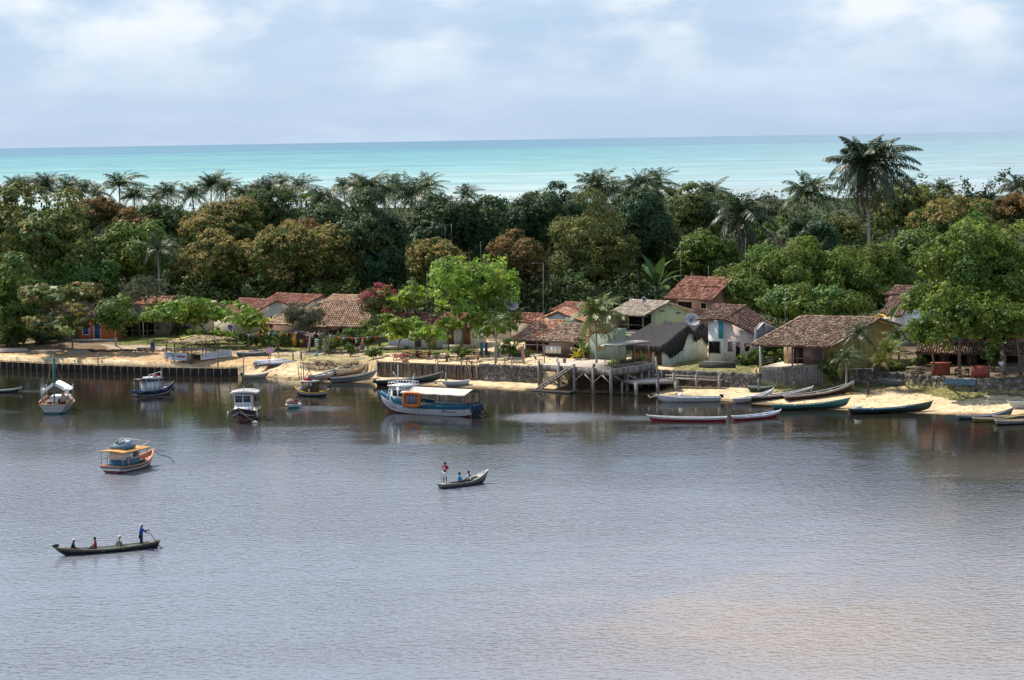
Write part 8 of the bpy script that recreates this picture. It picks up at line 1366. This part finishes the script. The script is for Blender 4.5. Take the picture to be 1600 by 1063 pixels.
chair('dark chair left of the dark table beyond the counter', 1496, 589, 20); chair('dark chair right of the dark table beyond the counter', 1511, 589, -30)
# red table on the stick veranda
q = np.array(VH.matrix_basis @ Vector((5.0, 1.8, 2.37))) if False else np.array(Matrix.Translation(VH.location) @ Matrix.Rotation(R(-7), 4, 'Z') @ Vector((5.0, 1.6, 2.37))); t = thing('veranda_table', 'red brown table with stools on the stick fronted veranda', 'table', q, R(-7)); MB().box((0, 0, .85), (1.5, .8, .07)).build('tabletop', REDW, t); [MB().box((sx, sy, .42), (.09, .09, .84)).build('leg', REDW, t) for sx in (-.6, .6) for sy in (-.3, .3)]
# ------------------------------------------------------------------ poles, lamps, aerials, dishes, signs
def pole_thing(name, label, cat, x, yb, yt, Y=None, r=.06, m=None, arm=None, lampm=None, group=None, rz=0.0):
    if Y is None: b = Gd(x, yb); Y = b[1]
    else: b = G(x, yb, Y); b[2] = float(hz(b[0], b[1]))
    top = G(x, yt, Y); H = top[2] - b[2]; t = thing(name, label, cat, b, 0, group); q = MB(); q.tube([(0, 0, -.4), (top[0] - b[0], 0, H)], [r * 1.15, r * .85], 7); q.build('shaft' if arm is None else 'pole', m or POLE, t, True)
    if arm is not None:
        a = G(arm[0], arm[1], Y) - b; c = G(arm[2], arm[3], Y) - b; q = MB(); q.bar(a, c, .07, .05); q.build('arm', METAL, t)
        if lampm is not None: q = MB(); mid = a + (c - a) * .28; q.bar(a, mid, .14, .09); q.build('lamp_head', lampm, t)
    return t
SP = "bare poles on the left bank"
pole_thing('mooring_post', 'short brown post standing alone on the sandy bank', 'post', 153, 570, 550, r=.08, group=SP); pole_thing('mooring_post', 'grey post in front of the long side banner', 'post', 340.5, 578, 546, r=.085, group=SP); pole_thing('mooring_post', 'thin post at the bend of the bulkhead', 'post', 380.5, 580, 549, r=.06, group=SP); pole_thing('bamboo_pole', 'slim pole rising behind the right end of the kiosk', 'pole', 372, 549, 512, r=.07)
pole_thing('flag_pole', 'red banded thin pole in the sand beside the bulkhead end', 'pole', 420.5, 573, 552, r=.05, m=PRD)
LP_ = "street lamps of the village"
pole_thing('street_lamp', 'tall street lamp with a straight arm beside the rust mango', 'street lamp', 849, 566, 411, 288, r=.038, m=METAL, arm=(831, 411.5, 850, 411.5), lampm=METAL, group=LP_); pole_thing('street_lamp', 'street lamp above the grey cement gable with a long arm', 'street lamp', 1227, 560, 459, 285, r=.038, m=METAL, arm=(1198, 457, 1230, 459.5), lampm=METAL, group=LP_)
pole_thing('street_lamp', 'street lamp with a pale double arm below the feathery palm', 'street lamp', 1165, 440, 372, 340, r=.038, m=METAL, arm=(1127, 375, 1163, 372.5), lampm=METAL, group=LP_); pole_thing('street_lamp', 'street lamp with a short arm over the two tier house', 'street lamp', 1063, 455, 387, 345, r=.038, m=METAL, arm=(1052, 387, 1064, 388), lampm=METAL, group=LP_); pole_thing('street_lamp', 'far thin lamp standing in the treetops left of the feathery palm', 'street lamp', 1044, 370, 316, 420, r=.038, m=METAL, arm=(1034, 316, 1045, 316), lampm=METAL, group=LP_)
pole_thing('street_lamp', 'small lamp arm behind the pale roof of the green house', 'street lamp', 990, 490, 464, 300, r=.038, m=METAL, arm=(975, 467, 990, 464), lampm=METAL, group=LP_); pole_thing('thin_pole', 'tall thin grey pole in front of the two tier house', 'pole', 1107, 560, 415, 279, r=.026, m=METAL); pole_thing('thin_pole', 'tall thin pole rising through the yellow green trees by the picnic tables', 'pole', 667, 549, 424, 291, r=.026, m=METAL); pole_thing('thin_pole', 'short thin pole peeking out left of the vivid green tree top', 'pole', 751, 420, 377, 340, r=.026, m=METAL)
pole_thing('leaning_stump', 'dark leaning stump on the grass of the right beach', 'stump', 1357, 617, 597, r=.11, m=DARKW)
# rooftop aerial among the mangoes
b = G(698, 376, 350); t = thing('aerial', 'grey aerial mast with a cross bar above the small yellow gold mango', 'aerial', b); q = MB(); q.bar((-.9, 0, 0), (.9, 0, 0), .12); q.tube([(0, 0, -8), (0, 0, 0)], .08, 6); q.build('platform', METAL, t); q = MB(); q.tube([(.75, 0, 0), (.75, 0, 2.5)], .05, 6); q.tube([(-.2, 0, 0), (-.2, 0, 2.2)], .05, 6); q.bar((-1.6, 0, 2.3), (.9, 0, 2.4), .06); q.build('mast', METAL, t)
def dish(label, x, y, Y, r, az, el, mesh_m, stand):
    t = thing('satellite_dish', label, 'satellite dish', G(x, y, Y), R(az), "satellite dishes"); d = bpy.data.objects.new('reflector', None); bpy.data.objects.remove(d); q = MB(); rows = []
    M3 = Matrix.Rotation(R(90 - el), 3, 'X')
    for k in range(6): rr = r * k / 5; rows.append([tuple(M3 @ Vector((rr * math.cos(a), rr * math.sin(a), .28 * rr * rr / r))) for a in np.arange(20) * 2 * math.pi / 20])
    q.grid(np.array(rows), 0, False, None, True); q.grid(np.array(rows) - np.array(M3 @ Vector((0, 0, .03))), 0, True, None, True); q.build('reflector', mesh_m, t, True); q = MB()
    for k in range(12): a = k * math.pi / 6; q.bar(M3 @ Vector((0, 0, .02)), M3 @ Vector((r * math.cos(a), r * math.sin(a), .28 * r + .01)), .035)
    q.build('ribs', METAL, t); f = M3 @ Vector((0, 0, r * .85)); q = MB(); q.tube([(f.x, f.y, f.z), (f.x * 1.12, f.y * 1.12, f.z * 1.12)], .09, 8); [q.bar(M3 @ Vector((r * .8 * math.cos(a), r * .8 * math.sin(a), .2 * r)), f, .025) for a in (0, 2.1, 4.2)]; q.build('feed_horn', GREYW, t); q = MB(); q.tube([(0, .05, -.05), (0, .15, -stand)], .06, 7); q.build('stand', METAL, t)
MESHD = mat("dish_mesh", (0.50, 0.50, 0.51), 0.5, 0.3, 0.2, 6); dish('large pale mesh dish standing behind the black thatched ridge', 1081, 501, 279, 0.95, 12, 42, MESHD, 1.3); dish('mesh dish half hidden by the vivid green tree', 798, 477, 300, 1.0, 25, 40, MESHD, 4.5); dish('tiny white dish on the ridge of the pale roofed green house', 1006, 468, 291, .35, 30, 35, WHITEP, .6)
def signs(label, x, y, n, m, hw=.42):
    t = thing('signpost', label, 'signpost', Gd(x, y), R(-8), "signposts by the path"); q = MB(); q.tube([(0, 0, -.2), (0, 0, 2.3)], .05, 6); q.build('post', m, t)
    for k in range(n): s = 1 if k % 2 else -1; z = 2.15 - k * .27; q = MB(); q.prism([(-hw, -.06, z - .09), (hw * .8, -.06, z - .09), (hw, -.06, z), (hw * .8, -.06, z + .09), (-hw, -.06, z + .09)] if s > 0 else [(-hw, -.06, z), (-hw * .8, -.06, z - .09), (hw, -.06, z - .09), (hw, -.06, z + .09), (-hw * .8, -.06, z + .09)], (0, .03, 0)); q.build('arrow_board', m, t)
signs('pale green signpost with stacked arrow boards by the path', 495.5, 556, 4, mat("mint_sign", (0.38, 0.45, 0.38), 0.8), .30); signs('taller brown signpost with stacked arrow boards by the path', 508, 556, 6, mat("brown_sign", (0.26, 0.22, 0.19), 0.85), .30); pole_thing('thin_stake', 'thin stake standing right of the twin signposts', 'stake', 512.8, 556, 524, r=.035)
bx = thing('cool_box', 'small turquoise box at the foot of the pale green signpost', 'box', Gd(494, 557.5)); MB().box((0, 0, .2), (.42, .3, .4)).build('body', paint("turquoise", (0.08, 0.42, 0.34)), bx); MB().box((0, 0, .43), (.46, .34, .06)).build('lid', PAQ, bx)
# bunting
def bunting(label, pts, n):
    w = [G(x, y, Y) for x, y, Y in pts]; o = w[0]; t = thing('bunting', label, 'bunting', o); L = np.array(w) - o; s = np.linspace(0, 1, n); line = np.stack([np.interp(s * (len(L) - 1), np.arange(len(L)), L[:, a]) for a in range(3)], 1); line[:, 2] -= .14 * np.abs(np.sin(s * (len(L) - 1) * math.pi)); MB().tube(line, .012, 4).build('cord', ROPE, t); cs = [cloth("red", 0), cwht, csky, cpnk, cred, cloth("yellow", 0)]
    for k in range(1, n - 1): q = MB(); p = line[k]; q.prism([p + np.array((-.13, 0, 0)), p + np.array((.13, 0, 0)), p + np.array((.02 + jit(.08), -.03, -.36))], (0, .012, 0)); q.build('pennant', cs[(k * 7) % 6] if k % 3 else cred, t)
bunting('string of small coloured pennants over the lawn before the red roofs', [(383, 522, 303), (420, 520, 302), (470, 518, 301), (508, 521, 300)], 22); bunting('string of mostly red pennants between the signposts and the leaning almond', [(513, 523, 300), (545, 527, 299), (575, 526, 299), (606, 521, 299)], 30)
for (x, y, Y, zt) in [(383, 552, 303, 522), (606, 550, 299, 520)]: pass
# driftwood bank
t = thing('driftwood', 'dark tangle of driftwood and planks on the crumbling bank', 'driftwood', Gd(528, 576)); q = MB(); g = np.random.default_rng(21)
for k in range(90): x = g.uniform(-3.6, 4.6); z = .1 + .75 * g.random(); q.bar((x, g.normal(0, .2), z - .1), (x + g.normal(0, .8), g.normal(0, .25), z + g.normal(0, .22)), .05 + .09 * g.random(), .06)
q.build('timbers', DARKW, t); q = MB(); q.bar((1.0, -.4, .35), (3.8, -.5, -.1), .14); q.bar((1.6, -.45, .9), (3.1, -.5, .1), .12); q.build('pale_planks', POLE, t); fz = thing('picket_row', 'short row of whitish pickets behind the middle motor skiff', 'fence', Gd(567, 567), R(-14)); q = MB(); [q.box((-1.2 + k * .16, 0, .3 + jit(.05)), (.09, .04, .75 + jit(.1))) for k in range(17)]; q.build('pickets', PLG, fz); q = MB(); q.bar((-1.3, .03, .35), (1.6, .03, .35), .06); q.build('rail', POLE, fz)
t = thing('stump_posts', 'pair of dark stub posts on the bank above the yellow nosed trawler', 'posts', Gd(458, 563)); [post(t, x, 0, -.2, h_, .09, DARKW, 'stub') for x, h_ in ((0, .95), (1.1, 1.15))]
# blue and yellow rocks of the pink garden
t = thing('garden_wall', 'low dark garden wall before the white and pink house', 'wall', Gd(1100, 575), R(-30)); MB().box((1.6, .3, .25), (4.6, .5, .9)).build('masonry', mat('mossy_stone', (0.06, 0.058, 0.05), 0.95, 0.1, 0.4, 2, dirt=(0.16, 0.15, 0.13)), t); MB().box((1.7, .28, .74), (3.8, .6, .08)).build('coping', GREYW, t)
# stakes on the beach and odd stones
for i, (x, y, lab) in enumerate([(697, 600, 'thick stub post at the foot of the stick palisade'), (1185, 604, 'dark stake beside the left end of the stick skirt')]): pole_thing('stake', lab, 'stake', x, y, y - 18 if i == 0 else y - 12, r=.12, m=TIMBER)
# beach litter too small and many to count
def litter():
    mb = MB(); g = np.random.default_rng(77)
    for k in range(4200):
        x, y = g.uniform(0, 1600), g.uniform(545, 645); p = Gd(x, y); d = p[1] - y_shore(p[0])
        if d < .4 or p[2] < .1 or p[2] > 3.2: continue
        r = (.03 + .07 * g.random() ** 2) * (1.6 if d < 2.2 and g.random() < .4 else 1); mb.ball(p + np.array((0, 0, r * .3)), (r * (1 + g.random()), r, r * .6), 0, 5, 3, np.array([(0.10, 0.07, 0.04), (0.2, 0.15, 0.09), (0.45, 0.42, 0.36), (0.07, 0.08, 0.03)][g.integers(0, 4)]))
    tag(mb.build("beach_litter", mat("litter", (1, 1, 1), 0.95, 0.1, 0.2, attr=True)), "scattered pebbles, husks and dry leaves on the sand", "litter", kind="stuff")
litter()
def grass():
    mb = MB(); g = np.random.default_rng(78); N = 26000; x = g.uniform(-10, 1610, N); y = g.uniform(536, 628, N); ok = []
    regs = [[(185, 540), (600, 556), (600, 520), (185, 528)], [(345, 553), (470, 562), (590, 556), (590, 546), (345, 547)], [(590, 553), (740, 553), (740, 540), (590, 540)], [(1050, 590), (1180, 590), (1180, 566), (1050, 566)], [(1178, 612), (1330, 617), (1390, 613), (1440, 615), (1500, 628), (1530, 627), (1560, 618), (1700, 624), (1700, 605), (1440, 600), (1178, 604)], [(425, 572), (480, 576), (490, 562), (430, 556)]]
    m = np.zeros(N, bool)
    for r in regs: m |= inpoly(r, x, y)
    pts = np.array([Gd(a, b) for a, b in zip(x[m][:9000], y[m][:9000])]); n = len(pts); k = 5; base = np.repeat(pts, k, 0) + g.normal(0, .12, (n * k, 3)) * np.array((1, 1, 0)); d = unit(np.stack((g.normal(0, .5, n * k), g.normal(0, .5, n * k), np.ones(n * k)), 1)); L = (.08 + .14 * g.random((n * k, 1))); s = unit(np.cross(d, g.standard_normal((n * k, 3)))) * .022
    c = np.array([(0.10, 0.13, 0.03), (0.14, 0.15, 0.045), (0.22, 0.19, 0.08)])[g.integers(0, 3, n * k)] * (.7 + .6 * g.random((n * k, 1))); mb.add(np.stack((base - s, base + s, base + d * L), 1).reshape(-1, 3), np.arange(3 * n * k).reshape(-1, 3), 0, np.repeat(c, 3, 0))
    tag(mb.build("grass", LEAF_DULL), "short rough grass tufts on the lawns and the banks", "grass", kind="stuff")
grass()
